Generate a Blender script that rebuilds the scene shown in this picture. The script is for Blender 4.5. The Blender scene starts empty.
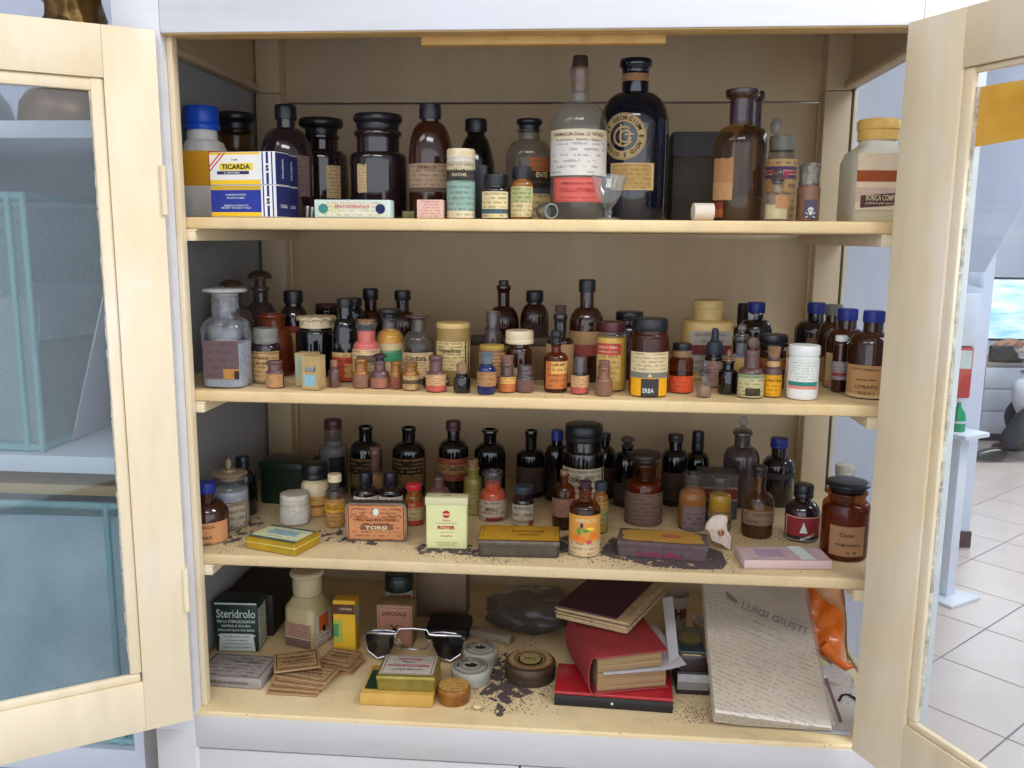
import bpy, bmesh, math, random
from mathutils import Vector, Matrix, Euler, noise
random.seed(7)
SC = bpy.context.scene
COL = SC.collection
PI = math.pi
def R(d): return math.radians(d)

# ------------------------------------------------------------------ camera
FPX = 879.8
CAM = Vector((.5231, -1.1367, .7166))
YAW, PITCH, ROLL = -.0802, -.1659, .0085
FWD = Vector((math.sin(YAW)*math.cos(PITCH), math.cos(YAW)*math.cos(PITCH), math.sin(PITCH)))
RT0 = Vector((math.cos(YAW), -math.sin(YAW), 0)); UP0 = RT0.cross(FWD)
RT = RT0*math.cos(ROLL) + UP0*math.sin(ROLL); UP = UP0*math.cos(ROLL) - RT0*math.sin(ROLL)
cd = bpy.data.cameras.new('camera'); cam = bpy.data.objects.new('camera', cd); COL.objects.link(cam)
cd.sensor_fit = 'HORIZONTAL'; cd.sensor_width = 36; cd.lens = 36*FPX/1024
cd.clip_start = .02; cd.clip_end = 60
cam.matrix_world = Matrix(((RT.x, UP.x, -FWD.x, CAM.x), (RT.y, UP.y, -FWD.y, CAM.y), (RT.z, UP.z, -FWD.z, CAM.z), (0, 0, 0, 1)))
SC.camera = cam

# ------------------------------------------------------------------ light and exposure
vs = SC.view_settings
vs.view_transform = 'Standard'; vs.look = 'None'; vs.exposure = -.17; vs.gamma = 1; vs.use_curve_mapping = False
SC.cycles.transparent_max_bounces = 40
SC.cycles.sample_clamp_indirect = 6
W = bpy.data.worlds.new('world'); SC.world = W; W.use_nodes = True
bg = W.node_tree.nodes['Background']; bg.inputs[0].default_value = (.86, .92, 1, 1); bg.inputs[1].default_value = 2.15
def area(name, loc, sx, sy, watt, col=(1, 1, 1), rot=(0, 0, 0)):
    l = bpy.data.lights.new(name, 'AREA'); l.shape = 'RECTANGLE'; l.size = sx; l.size_y = sy; l.energy = watt; l.color = col
    o = bpy.data.objects.new(name, l); COL.objects.link(o); o.location = loc; o.rotation_euler = rot
    return o
area('overhead_light', (.55, -1.75, 1.86), 1.3, .5, 25, (1, .985, .96))
area('overhead_light', (-1.0, -1.3, 1.86), 1.2, .5, 9, (.93, .97, 1))
area('overhead_light', (3.6, 2.2, 1.86), 1.6, .6, 70, (.93, .96, 1))
area('overhead_light', (1.9, -.5, 1.86), 1.2, .5, 55, (.93, .96, 1))  # added, unseen: brightens the wall behind the right side pane
area('overhead_light', (4.6, 8.0, 1.86), 1.6, .6, 70, (.95, .97, 1))  # added, unseen: brightens the far wall
area('overhead_light', (4.4, 4.6, 1.86), 1.6, .6, 100, (.93, .96, 1))  # unseen, made strong to brighten the far wall

# ------------------------------------------------------------------ materials
def H(h):
    c = [int(h[i:i+2], 16)/255 for i in (0, 2, 4)]
    return tuple([x/12.92 if x <= .04045 else ((x+.055)/1.055)**2.4 for x in c] + [1])
class NT:
    def __init__(s, name):
        s.m = bpy.data.materials.new(name); s.m.use_nodes = True; s.t = s.m.node_tree
        s.b = s.t.nodes['Principled BSDF']; s.out = s.t.nodes['Material Output']
    def n(s, typ, **kw):
        nd = s.t.nodes.new(typ)
        for k, v in kw.items(): setattr(nd, k, v)
        return nd
    def l(s, a, b): s.t.links.new(a, b)
    def put(s, sock, v):
        if hasattr(v, 'is_linked'): s.l(v, sock)
        else: sock.default_value = v
    def math(s, op, a, b=0.0, c=None):
        nd = s.n('ShaderNodeMath', operation=op); s.put(nd.inputs[0], a); s.put(nd.inputs[1], b)
        if c is not None: s.put(nd.inputs[2], c)
        return nd.outputs[0]
    def mix(s, f, a, b):
        nd = s.n('ShaderNodeMix', data_type='RGBA'); s.put(nd.inputs[0], f); s.put(nd.inputs[6], a); s.put(nd.inputs[7], b)
        return nd.outputs[2]
    def noise(s, vec, scale, detail=3, rough=.5):
        nd = s.n('ShaderNodeTexNoise'); nd.inputs['Scale'].default_value = scale; nd.inputs['Detail'].default_value = detail
        nd.inputs['Roughness'].default_value = rough
        if vec is not None: s.l(vec, nd.inputs['Vector'])
        return nd.outputs[0]
    def ramp(s, f, a, b):
        nd = s.n('ShaderNodeMapRange'); s.put(nd.inputs[0], f); nd.inputs[1].default_value = a; nd.inputs[2].default_value = b
        return nd.outputs[0]
    def bump(s, h, st=.2, d=.002):
        nd = s.n('ShaderNodeBump'); nd.inputs['Strength'].default_value = st; nd.inputs['Distance'].default_value = d
        s.l(h, nd.inputs['Height']); s.l(nd.outputs[0], s.b.inputs['Normal'])
    def obj(s, scale=(1, 1, 1)):
        t = s.n('ShaderNodeTexCoord'); mp = s.n('ShaderNodeMapping'); mp.inputs['Scale'].default_value = scale
        s.l(t.outputs['Object'], mp.inputs[0]); return mp.outputs[0]
MC = {}
def plain(name, col, rough=.5, metal=0, spec=.5, coat=0, var=.0, vscale=40, col2=None, bump=0, emit=0, emcol=None):
    if name in MC: return MC[name]
    t = NT(name); c = H(col) if isinstance(col, str) else col
    t.b.inputs['Roughness'].default_value = rough; t.b.inputs['Metallic'].default_value = metal
    t.b.inputs['Specular IOR Level'].default_value = spec; t.b.inputs['Coat Weight'].default_value = coat
    if var or col2:
        v = t.obj(); nz = t.ramp(t.noise(v, vscale, 5, .6), .3, .7)
        c2 = H(col2) if col2 else tuple([x*(1-var) for x in c[:3]]+[1])
        t.l(t.mix(nz, c, c2), t.b.inputs['Base Color'])
        if bump: t.bump(nz, bump, .001)
    else: t.b.inputs['Base Color'].default_value = c
    if emit: t.b.inputs['Emission Color'].default_value = H(emcol or col); t.b.inputs['Emission Strength'].default_value = emit
    MC[name] = t.m; return t.m
def thin_glass(name, tint, gloss=.12, rough=.03, dirt_sheen=0, dirt_sheen_col='b8b4a8', dscale=30, dlo=.3, dhi=.8):
    # clear or coloured glass wall: what passes is tinted, what is reflected grows towards grazing angles
    if name in MC: return MC[name]
    t = NT(name); t.t.nodes.remove(t.b)
    tr = t.n('ShaderNodeBsdfTransparent'); tr.inputs[0].default_value = H(tint) if isinstance(tint, str) else tint
    gl = t.n('ShaderNodeBsdfGlossy'); gl.inputs['Roughness'].default_value = rough; gl.inputs[0].default_value = (1, 1, 1, 1)
    lw = t.n('ShaderNodeLayerWeight'); lw.inputs[0].default_value = .5
    f = t.math('ADD', t.math('MULTIPLY', t.math('POWER', lw.outputs['Facing'], 4.0), gloss*1.6), .035)
    mx = t.n('ShaderNodeMixShader'); t.l(f, mx.inputs[0]); t.l(tr.outputs[0], mx.inputs[1]); t.l(gl.outputs[0], mx.inputs[2])
    o = mx
    if dirt_sheen:  # diffuse film: real dirt, also painted reflections and transmitted light
        df = t.n('ShaderNodeBsdfDiffuse'); df.inputs[0].default_value = H(dirt_sheen_col)
        nz = t.ramp(t.noise(t.obj(), dscale, 5, .6), dlo, dhi)
        m2 = t.n('ShaderNodeMixShader'); t.l(t.math('MULTIPLY', nz, dirt_sheen), m2.inputs[0]); t.l(mx.outputs[0], m2.inputs[1]); t.l(df.outputs[0], m2.inputs[2]); o = m2
    t.l(o.outputs[0], t.out.inputs[0]); MC[name] = t.m; return t.m

def paint(name, base, yellow, streak=(6, 6, 60), amt=.5, rough=.45, specks=None, wear=0):
    t = NT(name); v = t.obj(); st = t.noise(t.obj(streak), 3, 4, .6); big = t.noise(v, 5, 3, .55)
    f = t.math('MULTIPLY', t.ramp(big, .35, .75), amt)
    c = t.mix(f, H(base), H(yellow))
    if wear: c = t.mix(t.math('MULTIPLY', t.ramp(t.noise(t.obj((1.6, 1.6, .7)), 5, 4, .5), .53, .66), wear), c, H('ece6da')); c = t.mix(t.math('MULTIPLY', t.ramp(t.noise(t.obj((2.2, 2.2, .8)), 3.1, 3, .5), .5, .75), .45), c, H('d9b676'))
    c = t.mix(t.math('MULTIPLY', t.ramp(st, .45, .8), .18), c, H('8d7f68'))
    if specks:
        sp = t.ramp(t.noise(v, 260, 3, .7), .62, .70); ar = t.ramp(t.noise(v, 14, 2, .5), .42, .62)
        c = t.mix(t.math('MULTIPLY', t.math('MULTIPLY', sp, ar), specks), c, H('4a3a34'))
        c = t.mix(t.math('MULTIPLY', t.ramp(t.noise(v, 22, 4, .6), .5, .8), .35), c, H('a58d6a'))
    t.l(c, t.b.inputs['Base Color']); t.b.inputs['Roughness'].default_value = rough; t.bump(st, .12, .001)
    MC[name] = t.m; return t.m
P_CREAM = paint('cream_paint', 'e9dabc', 'dfc592', (8, 8, 1.5), .55, wear=.6)
P_INNER = paint('inner_paint', 'd8c3a2', 'c3a880', (10, 10, 1.5), .6, .55)
P_SHELF = paint('shelf_paint', 'e6cd9c', 'd2ac70', (1.5, 8, 8), .6, .5, .5)
P_SHELFD = paint('stained_shelf_paint', 'd6bf93', 'b99a6e', (1.5, 8, 8), .5, .6, .9)
P_BASE = paint('base_board_paint', 'e4cfa2', 'cfae78', (1.5, 8, 8), .6, .55, .8)
P_WHITE = paint('white_paint', 'dadadf', 'd5d2cb', (1.2, 8, 12), .4, .5)
P_APRON = paint('lower_white_paint', 'c9c5c5', 'c0bbb4', (1.2, 8, 12), .5, .55)
M_PANE = thin_glass('window_pane_glass', 'eef3f4', .1, .02, .05, 'aab0b8', 9)
M_SIDEPANE = thin_glass('side_pane_glass', 'dfe2e4', .08, .02, .16, 'b4b4b8', 3)
M_LPANE = thin_glass('transmitted_light_pane', 'd5d8dc', .06, .05, .88, 'a9a9aa', 2, -.2, .5)  # grey film painted in for light coming through the left pane
GL = {
 'clear': thin_glass('clear_glass', 'f0f2f2', .42, .05, .13, 'cfd0d2'),  # pale film paints in whitish reflections besides residue
 'streak_shine': thin_glass('streak_shine_glass', 'e4e6e8', .45, .05, .45, 'c6c9d0', 45, .4, .75),  # pale streaks painted in for reflections on the square bottle
 'clean': thin_glass('stemware_glass', 'f6f8f8', .5, .03, .14, 'e4e8ec', 120),  # white film paints in the bright lines of the stem glass
 'dusty': thin_glass('dusty_clear_glass', 'd6d2ca', .3, .1, .22, 'a8a198'),
 'amber': thin_glass('amber_glass', 'cc9464', .28, .08, .16, '7a4a2c'),
 'violet': thin_glass('violet_brown_glass', 'dcc2a0', .34, .08, .2, '8a6c52', 14),
 'brown': plain('brown_glass', '3d1d12', .12, coat=.5, col2='2a120c', vscale=18),
 'red': plain('rust_brown_glass', '7a3413', .3, coat=.3, col2='5a2410', vscale=25),
 'dark': plain('dark_plum_glass', '1c1416', .1, coat=.6, col2='2a1a1c', vscale=16),
 'black': plain('black_glass', '0d0c10', .1, coat=.6),
 'blue': plain('deep_blue_glass', '0d1220', .08, coat=.7, col2='141a2c', vscale=9),
 'cobalt': plain('cobalt_glass', '16265e', .15, coat=.4, col2='0e1740', vscale=60),
 'plum': plain('dusty_plum_glass', '50363a', .3, coat=.2, col2='6a4a40', vscale=60),
 'tan': plain('dusty_tan_glass', '8a6248', .35, coat=.2, col2='6e4632', vscale=60),
 'gold': plain('yellow_amber_glass', '9a6220', .22, coat=.3, col2='6b3d16', vscale=60),
}
CM = {
 'black': plain('black_bakelite', '191a20', .32), 'blue': plain('blue_plastic', '1f2f86', .4),
 'brightblue': plain('bright_blue_plastic', '1450c8', .35), 'cork': plain('cork', 'a57f5c', .85, col2='6f4f38', vscale=150, bump=.4),
 'darkcork': plain('dark_cork', '4a332b', .8, col2='2e1f1c', vscale=120, bump=.3), 'maroon': plain('maroon_bakelite', '4c1f22', .4),
 'cream': plain('cream_ceramic', 'e9d9b8', .45, col2='cdb78e', vscale=60), 'grey': plain('grey_cap', '85857c', .5, col2='6c6b62', vscale=60),
 'white': plain('white_plastic', 'e6e8e4', .4), 'dwhite': plain('dusty_white_plastic', 'd9d4c8', .5, col2='b5ab9a', vscale=70),
 'yellow': plain('yellow_plastic', 'e0b45c', .45), 'lyellow': plain('yellowed_plastic', 'd8bb7c', .45, col2='c9a560', vscale=12),
 'red': plain('red_plastic', 'c22a33', .4), 'slate': plain('slate_rubber', '2c3340', .55), 'foil': plain('crumpled_foil', '9a948a', .42, .55, col2='6d675e', vscale=140, bump=.9),
 'metal': plain('dull_metal', '9c9c96', .35, .85, col2='77766f', vscale=90), 'greyblue': plain('dusty_grey_cork', '6c7478', .8, col2='4d5358', vscale=90, bump=.3),
 'brown': plain('brown_stopper', '33231f', .4, col2='241a18', vscale=40), 'pinkcork': plain('pink_cork', '8c6258', .8, col2='6a463e', vscale=120),
 'chrome': plain('chrome', 'c8c8cc', .12, 1.0), 'reddark': plain('dark_red_lid', '5e2a28', .5, col2='40201f', vscale=50),
 'ochre': plain('ochre_lid', 'b79a45', .45, col2='9c7f33', vscale=70), 'dim': plain('smoky_glass', '43383a', .15, coat=.4, col2='5b4c4c', vscale=40),
 'ghost': plain('cloudy_stopper_glass', 'a5a6a2', .2, coat=.4, col2='8c8d8a', vscale=60), 'tanglass': plain('tan_stopper_glass', 'a8937a', .25, coat=.3, col2='8a775f', vscale=60),
 'plumc': plain('plum_cap', '3b2530', .5, col2='2b1a22', vscale=60),
}
FILL = {k: plain('powder_'+k, c, .8, col2=c2, vscale=90, bump=.2) for k, c, c2 in (
 ('coral', 'e8645a', 'd85448'), ('yellow', 'efae12', 'd9920c'), ('bright', 'f2c417', 'e0ac10'), ('orange', 'e0521f', 'c8431a'), ('redorange', 'e5502c', 'b83c20'),
 ('white', 'efeff2', 'd6d8e0'), ('tan', 'a87d56', '8a6242'), ('amberpowder', 'd98a26', 'b86f1c'), ('dark', '15110f', '201815'),
 ('rust', '8a4a28', '6e3a20'), ('grey', '8a8d94', '70737c'), ('brown', '4a2c18', '3a2214'), ('cream', 'e3d2a0', 'd0bb84'), ('milky', 'c3c6d0', 'a2a6b2'))}

def prt(name, bgc, ink='3a2c22', rows=9, cols=26, dens=.48, strength=.52, bands=(), marg=.08, blot=.45, blotcol='7d5a3c', rough=.7, border=None, vr=(0.04, .96), waves=0):
    # flat print on paper: coloured bands and rows of small type, laid out in the sheet's own UV
    if name in MC: return MC[name]
    t = NT(name); uvn = t.n('ShaderNodeTexCoord'); sep = t.n('ShaderNodeSeparateXYZ'); t.l(uvn.outputs['UV'], sep.inputs[0])
    u, v = sep.outputs[0], sep.outputs[1]
    def rng(s, a, b): return t.math('MULTIPLY', t.math('GREATER_THAN', s, a), t.math('LESS_THAN', s, b))
    c = H(bgc)
    for bd in bands:
        f = rng(v, bd[0], bd[1])
        if len(bd) > 3: f = t.math('MULTIPLY', f, rng(u, bd[3], bd[4]))
        c = t.mix(f, c, H(bd[2]))
    if rows:
        rv = t.math('MULTIPLY', v, float(rows)); fr = t.math('FRACT', rv); fl = t.math('FLOOR', rv)
        cmb = t.n('ShaderNodeCombineXYZ'); t.l(t.math('MULTIPLY', u, float(cols)), cmb.inputs[0]); t.l(t.math('MULTIPLY', fl, 7.31), cmb.inputs[1]); t.l(t.math('MULTIPLY', fr, .8), cmb.inputs[2])
        nz = t.noise(cmb.outputs[0], 1.0, 2, .6)
        wob = t.noise(cmb.outputs[0], .13, 1, .5)
        ln = t.math('SUBTRACT', .5, t.math('MULTIPLY', t.ramp(wob, .3, .7), .32))
        f = t.math('MULTIPLY', t.math('GREATER_THAN', nz, dens), rng(fr, .28, .72))
        f = t.math('MULTIPLY', f, t.math('LESS_THAN', t.math('ABSOLUTE', t.math('SUBTRACT', u, .5)), t.math('MINIMUM', t.math('ADD', ln, .12), .5-marg)))
        f = t.math('MULTIPLY', f, rng(v, vr[0], vr[1]))
        c = t.mix(t.math('MULTIPLY', f, strength), c, H(ink))
    if border:
        d = t.math('MINIMUM', t.math('MINIMUM', u, t.math('SUBTRACT', 1.0, u)), t.math('MINIMUM', v, t.math('SUBTRACT', 1.0, v)))
        c = t.mix(rng(d, .03, .055), c, H(border))
    if blot:
        nz = t.ramp(t.noise(uvn.outputs['UV'], 4.5, 5, .65), .42, .8)
        c = t.mix(t.math('MULTIPLY', nz, blot), c, H(blotcol))
    t.put(t.b.inputs['Base Color'], c); t.b.inputs['Roughness'].default_value = rough
    t.b.inputs['Specular IOR Level'].default_value = .25
    MC[name] = t.m; return t.m
INK = {k: plain('ink_'+k, c, .6, spec=.2) for k, c in (('dark', '2a221e'), ('red', 'b0303a'), ('navy', '20264f'), ('white', 'eeece4'), ('gold', 'b59a6c'), ('brown', '5a3a24'), ('black', '15120f'), ('blue', '2c3a94'), ('yellow', 'ecc93a'), ('green', '2c6a4c'), ('cream', 'd9c59a'), ('orange', 'd9772c'), ('teal', '3e8078'), ('rust', '7a3420'), ('rose', 'c44a50'), ('leaf', '5d8a3c'), ('pale', 'cfd8d4'))}

# ------------------------------------------------------------------ mesh helpers
def mk(name, V, F, mat, parent=None, smooth=True, uv=None, sharp=40, loc=None, rot=None):
    me = bpy.data.meshes.new(name); me.from_pydata([tuple(v) for v in V], [], F)
    if uv:
        ul = me.uv_layers.new(name='UVMap')
        for p in me.polygons:
            for li, vi in zip(p.loop_indices, p.vertices): ul.data[li].uv = uv[vi]
    me.update()
    if smooth:
        me.polygons.foreach_set('use_smooth', [True]*len(me.polygons))
        if sharp: me.set_sharp_from_angle(angle=R(sharp))
    if mat: me.materials.append(mat)
    o = bpy.data.objects.new(name, me); COL.objects.link(o)
    if parent: o.parent = parent
    if loc is not None: o.location = loc
    if rot is not None: o.rotation_euler = rot
    return o
def from_bm(name, bm, mat, parent=None, smooth=True, sharp=35, loc=None, rot=None):
    bmesh.ops.recalc_face_normals(bm, faces=bm.faces)
    me = bpy.data.meshes.new(name); bm.to_mesh(me); bm.free()
    if smooth:
        me.polygons.foreach_set('use_smooth', [True]*len(me.polygons)); me.set_sharp_from_angle(angle=R(sharp))
    if mat: me.materials.append(mat)
    o = bpy.data.objects.new(name, me); COL.objects.link(o)
    if parent: o.parent = parent
    if loc is not None: o.location = loc
    if rot is not None: o.rotation_euler = rot
    return o
def bbox(bm, x0, x1, y0, y1, z0, z1, bev=0, seg=2):
    r = bmesh.ops.create_cube(bm, size=1); vs_ = r['verts']
    for v in vs_: v.co = Vector((x0+(v.co.x+.5)*(x1-x0), y0+(v.co.y+.5)*(y1-y0), z0+(v.co.z+.5)*(z1-z0)))
    if bev:
        es = list({e for v in vs_ for e in v.link_edges})
        bmesh.ops.bevel(bm, geom=es, offset=bev, segments=seg, affect='EDGES', profile=.5)
def box(name, x0, x1, y0, y1, z0, z1, mat, parent=None, bev=.0015, loc=None, rot=None):
    bm = bmesh.new(); bbox(bm, x0, x1, y0, y1, z0, z1, bev); return from_bm(name, bm, mat, parent, loc=loc, rot=rot)
def thing(name, label, cat, loc=(0, 0, 0), rz=0, group=None, rot=None):
    o = bpy.data.objects.new(name, None); o.empty_display_size = .01; COL.objects.link(o); o.location = loc
    o.rotation_euler = rot if rot else (0, 0, rz); o['label'] = label; o['category'] = cat
    if group: o['group'] = group
    return o
def tag(o, label, cat, group=None, kind=None):
    if label: o['label'] = label
    if cat: o['category'] = cat
    if group: o['group'] = group
    if kind: o['kind'] = kind
    return o
def struct(o): o['kind'] = 'structure'; return o
SEG = 32
def lathe(prof, seg=SEG, sq=None, ph=0):
    # prof: (r, z) from bottom to top; sq: list of squareness 0..1 per profile point
    V, F = [], []
    for i, (r, z) in enumerate(prof):
        for k in range(seg):
            a = 2*PI*k/seg+ph; c, s = math.cos(a), math.sin(a); q = r
            if sq and sq[i] > 0:
                n = 2+sq[i]*6; q = r*(1-sq[i]) + sq[i]*r/((abs(c)**n+abs(s)**n)**(1/n))
            V.append((q*c, q*s, z))
    for i in range(len(prof)-1):
        for k in range(seg):
            a, b = i*seg+k, i*seg+(k+1) % seg
            F.append((a, b, b+seg, a+seg))
    if prof[0][0] > 1e-6: F.append(tuple(reversed(range(seg))))
    if prof[-1][0] > 1e-6: F.append(tuple(range((len(prof)-1)*seg, len(prof)*seg)))
    return V, F
def tube(name, pts, r, mat, parent=None, seg=8, closed=False, loc=None, rot=None):
    V, F = [], []; n = len(pts); pts = [Vector(p) for p in pts]
    for i, p in enumerate(pts):
        t = (pts[(i+1) % n]-pts[i-1]) if closed else (pts[min(i+1, n-1)]-pts[max(i-1, 0)])
        t.normalize(); a = t.orthogonal() if abs(t.z) > .9 else t.cross(Vector((0, 0, 1))); a.normalize(); b = t.cross(a)
        rr = r[i] if isinstance(r, (list, tuple)) else r
        for k in range(seg):
            w = 2*PI*k/seg; V.append(p+a*math.cos(w)*rr+b*math.sin(w)*rr)
    for i in range(n if closed else n-1):
        for k in range(seg):
            a0, b0 = i*seg+k, i*seg+(k+1) % seg; j = ((i+1) % n)*seg
            F.append((a0, b0, j+(k+1) % seg, j+k))
    if not closed: F.append(tuple(reversed(range(seg)))); F.append(tuple(range((n-1)*seg, n*seg)))
    return mk(name, V, F, mat, parent, loc=loc, rot=rot)
TXT = {}
def text_shape(s, bold=0, shear=0):
    k = (s, bold, shear)
    if k not in TXT:
        cu = bpy.data.curves.new('t', 'FONT'); cu.body = s; cu.align_x = 'CENTER'; cu.resolution_u = 2; cu.offset = bold; cu.shear = shear
        cu.fill_mode = 'FRONT'
        ob = bpy.data.objects.new('t', cu); me = bpy.data.meshes.new_from_object(ob)
        V = [(v.co.x, v.co.y) for v in me.vertices]; F = [tuple(p.vertices) for p in me.polygons]
        bpy.data.objects.remove(ob); bpy.data.curves.remove(cu); bpy.data.meshes.remove(me)
        ys = [v[1] for v in V]; xs = [v[0] for v in V]; y0, y1 = min(ys), max(ys); cx = (min(xs)+max(xs))/2
        V = [((x-cx), (y-(y0+y1)/2)) for x, y in V]; TXT[k] = (V, F, max(xs)-min(xs), y1-y0)
    return TXT[k]
def letters(parent, s, fn, h=None, w=None, at=(0, 0), mat=None, bold=.012, rot=0, name='lettering', shear=0):
    # fn maps sheet coordinates (u, v) in metres to a point just proud of the surface
    V, F, tw, th = text_shape(s, bold, shear)
    sy = h/th if h else w/tw
    sx = w/tw if w else sy
    c, sn = math.cos(rot), math.sin(rot); P = []
    for x, y in V:
        x *= sx; y *= sy; P.append(fn(at[0]+x*c-y*sn, at[1]+x*sn+y*c))
    # glyph triangles are long on curved glass, so they stay a hair proud of it
    return mk(name, P, F, mat or INK['dark'], parent, smooth=False)
def cyl_fn(r, face=0, e=.0009): return lambda u, v: (math.sin(u/r+face)*(r+e), -math.cos(u/r+face)*(r+e), v)

# ------------------------------------------------------------------ where things stand
SZ = {1: .7393, 2: .5082, 3: .2749, 4: .0546}   # half a millimetre above the boards
def ray(px, py): return FWD + RT*((px-512)/FPX) + UP*((384-py)/FPX)
def onY(px, py, Y): d = ray(px, py); return CAM + d*((Y-CAM.y)/d.y)
def onZ(px, py, Z): d = ray(px, py); return CAM + d*((Z-CAM.z)/d.z)
def mpp(px, py, Y): return (onY(px+.5, py, Y)-onY(px-.5, py, Y)).x

def ell(r0, z0, r1, z1, n=7, p=2.0):
    # shoulder from the body (r0, z0) up and in to the neck (r1, z1)
    out = []
    for i in range(n+1):
        a = PI/2*i/n; out.append((r1+(r0-r1)*math.cos(a)**(2/p), z0+(z1-z0)*math.sin(a)**(2/p)))
    return out
def patch(r, z0, z1, half, face=0, n=14, e=.0005, torn=0, seed=0):
    V, F, uv = [], [], []; rr = random.Random(seed)
    for j in range(2):
        for i in range(n+1):
            u = i/n; a = face-half+2*half*u; dz = rr.uniform(-torn, torn) if torn else 0
            V.append((math.sin(a)*(r+e), -math.cos(a)*(r+e), (z0, z1)[j]+dz)); uv.append((u, j))
    for i in range(n): F.append((i, i+1, n+2+i, n+1+i))
    return V, F, uv
def cap_part(root, kind, mat, zc, zt, cw, nw, name=None):
    h = zt-zc; m = CM[mat] if mat in CM else GL[mat]
    if kind == 'screw':
        pr = [(cw*.96, zc), (cw, zc+h*.06), (cw, zc+h*.82), (cw*.95, zc+h*.96), (cw*.86, zt), (0, zt)]
        V, F = lathe(pr, 48)
        for i in range(48*1, 48*3):
            if i % 2: V[i] = (V[i][0]*.965, V[i][1]*.965, V[i][2])
        return mk(name or 'screw_cap', V, F, m, root, sharp=50)
    if kind == 'smooth':
        pr = [(cw*.98, zc), (cw, zc+h*.1), (cw, zc+h*.3), (cw*.97, zc+h*.34), (cw*.99, zc+h*.4), (cw*.98, zc+h*.85), (cw*.93, zc+h*.97), (cw*.8, zt), (0, zt)]
    elif kind == 'stop':     # wide flat apothecary stopper over a ground plug
        pr = [(nw*.86, zc-h*.2), (nw*.95, zc), (nw*1.0, zc+h*.3), (nw*.98, zc+h*.38), (cw*.93, zc+h*.48), (cw, zc+h*.6), (cw, zc+h*.8), (cw*.93, zc+h*.95), (cw*.7, zt), (0, zt)]
    elif kind == 'cork':
        pr = [(nw*.8, zc-h*.5), (nw*.86, zc), (cw, zt-h*.06), (cw*.93, zt), (0, zt)]
    elif kind == 'mush':     # domed mushroom on a stem
        pr = [(nw*.75, zc-h*.2), (nw*.8, zc), (nw*.72, zc+h*.4), (nw*.74, zc+h*.5), (cw*.99, zc+h*.52), (cw, zc+h*.58), (cw*.86, zc+h*.76), (cw*.55, zc+h*.93), (cw*.2, zt), (0, zt)]
    elif kind == 'disc':     # upright flat disc finial
        pr = [(nw*.8, zc-h*.3), (nw*.95, zc), (nw*1.15, zc+h*.06), (nw*1.1, zc+h*.12), (nw*.45, zc+h*.2), (nw*.4, zc+h*.32)]
        V, F = lathe(pr, 20); rc = h*.36; cz = zt-rc; n = 20; b = len(V)
        for j, (sc, dy) in enumerate(((.55, -.0035), (.93, -.0028), (1, 0), (.93, .0028), (.55, .0035))):
            for k in range(n):
                a = 2*PI*k/n; V.append((math.cos(a)*cw*sc, dy, cz+math.sin(a)*rc*sc))
        for j in range(4):
            for k in range(n): F.append((b+j*n+k, b+j*n+(k+1) % n, b+(j+1)*n+(k+1) % n, b+(j+1)*n+k))
        F.append(tuple(b+k for k in range(n))); F.append(tuple(b+4*n+k for k in reversed(range(n))))
        return mk(name or 'glass_stopper', V, F, m, root)
    elif kind == 'ball':
        pr = [(nw*.8, zc-h*.3), (nw*.95, zc), (nw*1.2, zc+h*.08), (nw*1.1, zc+h*.16), (nw*.5, zc+h*.24), (cw*.6, zc+h*.34), (cw, zc+h*.6), (cw*.85, zc+h*.84), (cw*.4, zc+h*.98), (0, zt)]
    elif kind == 'drop':
        o = mk('dropper_collar', *lathe([(cw*.97, zc), (cw, zc+h*.05), (cw*.96, zc+h*.35), (cw*.8, zc+h*.46), (cw*.5, zc+h*.5), (0, zc+h*.5)], 32), m, root)
        mk('rubber_bulb', *lathe([(cw*.46, zc+h*.47), (cw*.5, zc+h*.55), (cw*.42, zc+h*.7), (cw*.43, zc+h*.86), (cw*.3, zc+h*.97), (0, zt)], 20), m, root)
        return o
    elif kind == 'scallop':
        V, F = lathe([(cw*.86, zc), (cw*.86, zc+h*.62), (cw*.93, zc+h*.72), (cw, zc+h*.8), (cw, zc+h*.94), (cw*.9, zt), (0, zt)], 48)
        for i in range(48*2, 48*6):
            k = i % 48; q = 1+.03*math.cos(k*PI*2*12/48); V[i] = (V[i][0]*q, V[i][1]*q, V[i][2]-.0016*math.cos(k*PI*24/48) if i < 48*5 else V[i][2])
        return mk('ruffled_lid', V, F, m, root)
    elif kind == 'foil':
        V, F = lathe([(cw*.9, zc), (cw*.98, zc+h*.1), (cw*.9, zc+h*.3), (cw*.95, zc+h*.6), (cw*.98, zc+h*.85), (cw*.8, zt), (0, zt)], 30); rr = random.Random(3)
        V = [(x*rr.uniform(.92, 1.06), y*rr.uniform(.92, 1.06), z+rr.uniform(-.001, .001)) for x, y, z in V]
        return mk('foil_wrap', V, F, m, root, sharp=20)
    n_ = {'stop': 'ground_stopper', 'cork': 'cork_stopper', 'mush': 'mushroom_stopper', 'ball': 'ball_stopper', 'smooth': 'lid'}[kind]
    return mk(name or n_, *lathe(pr, 32), m, root)

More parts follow.
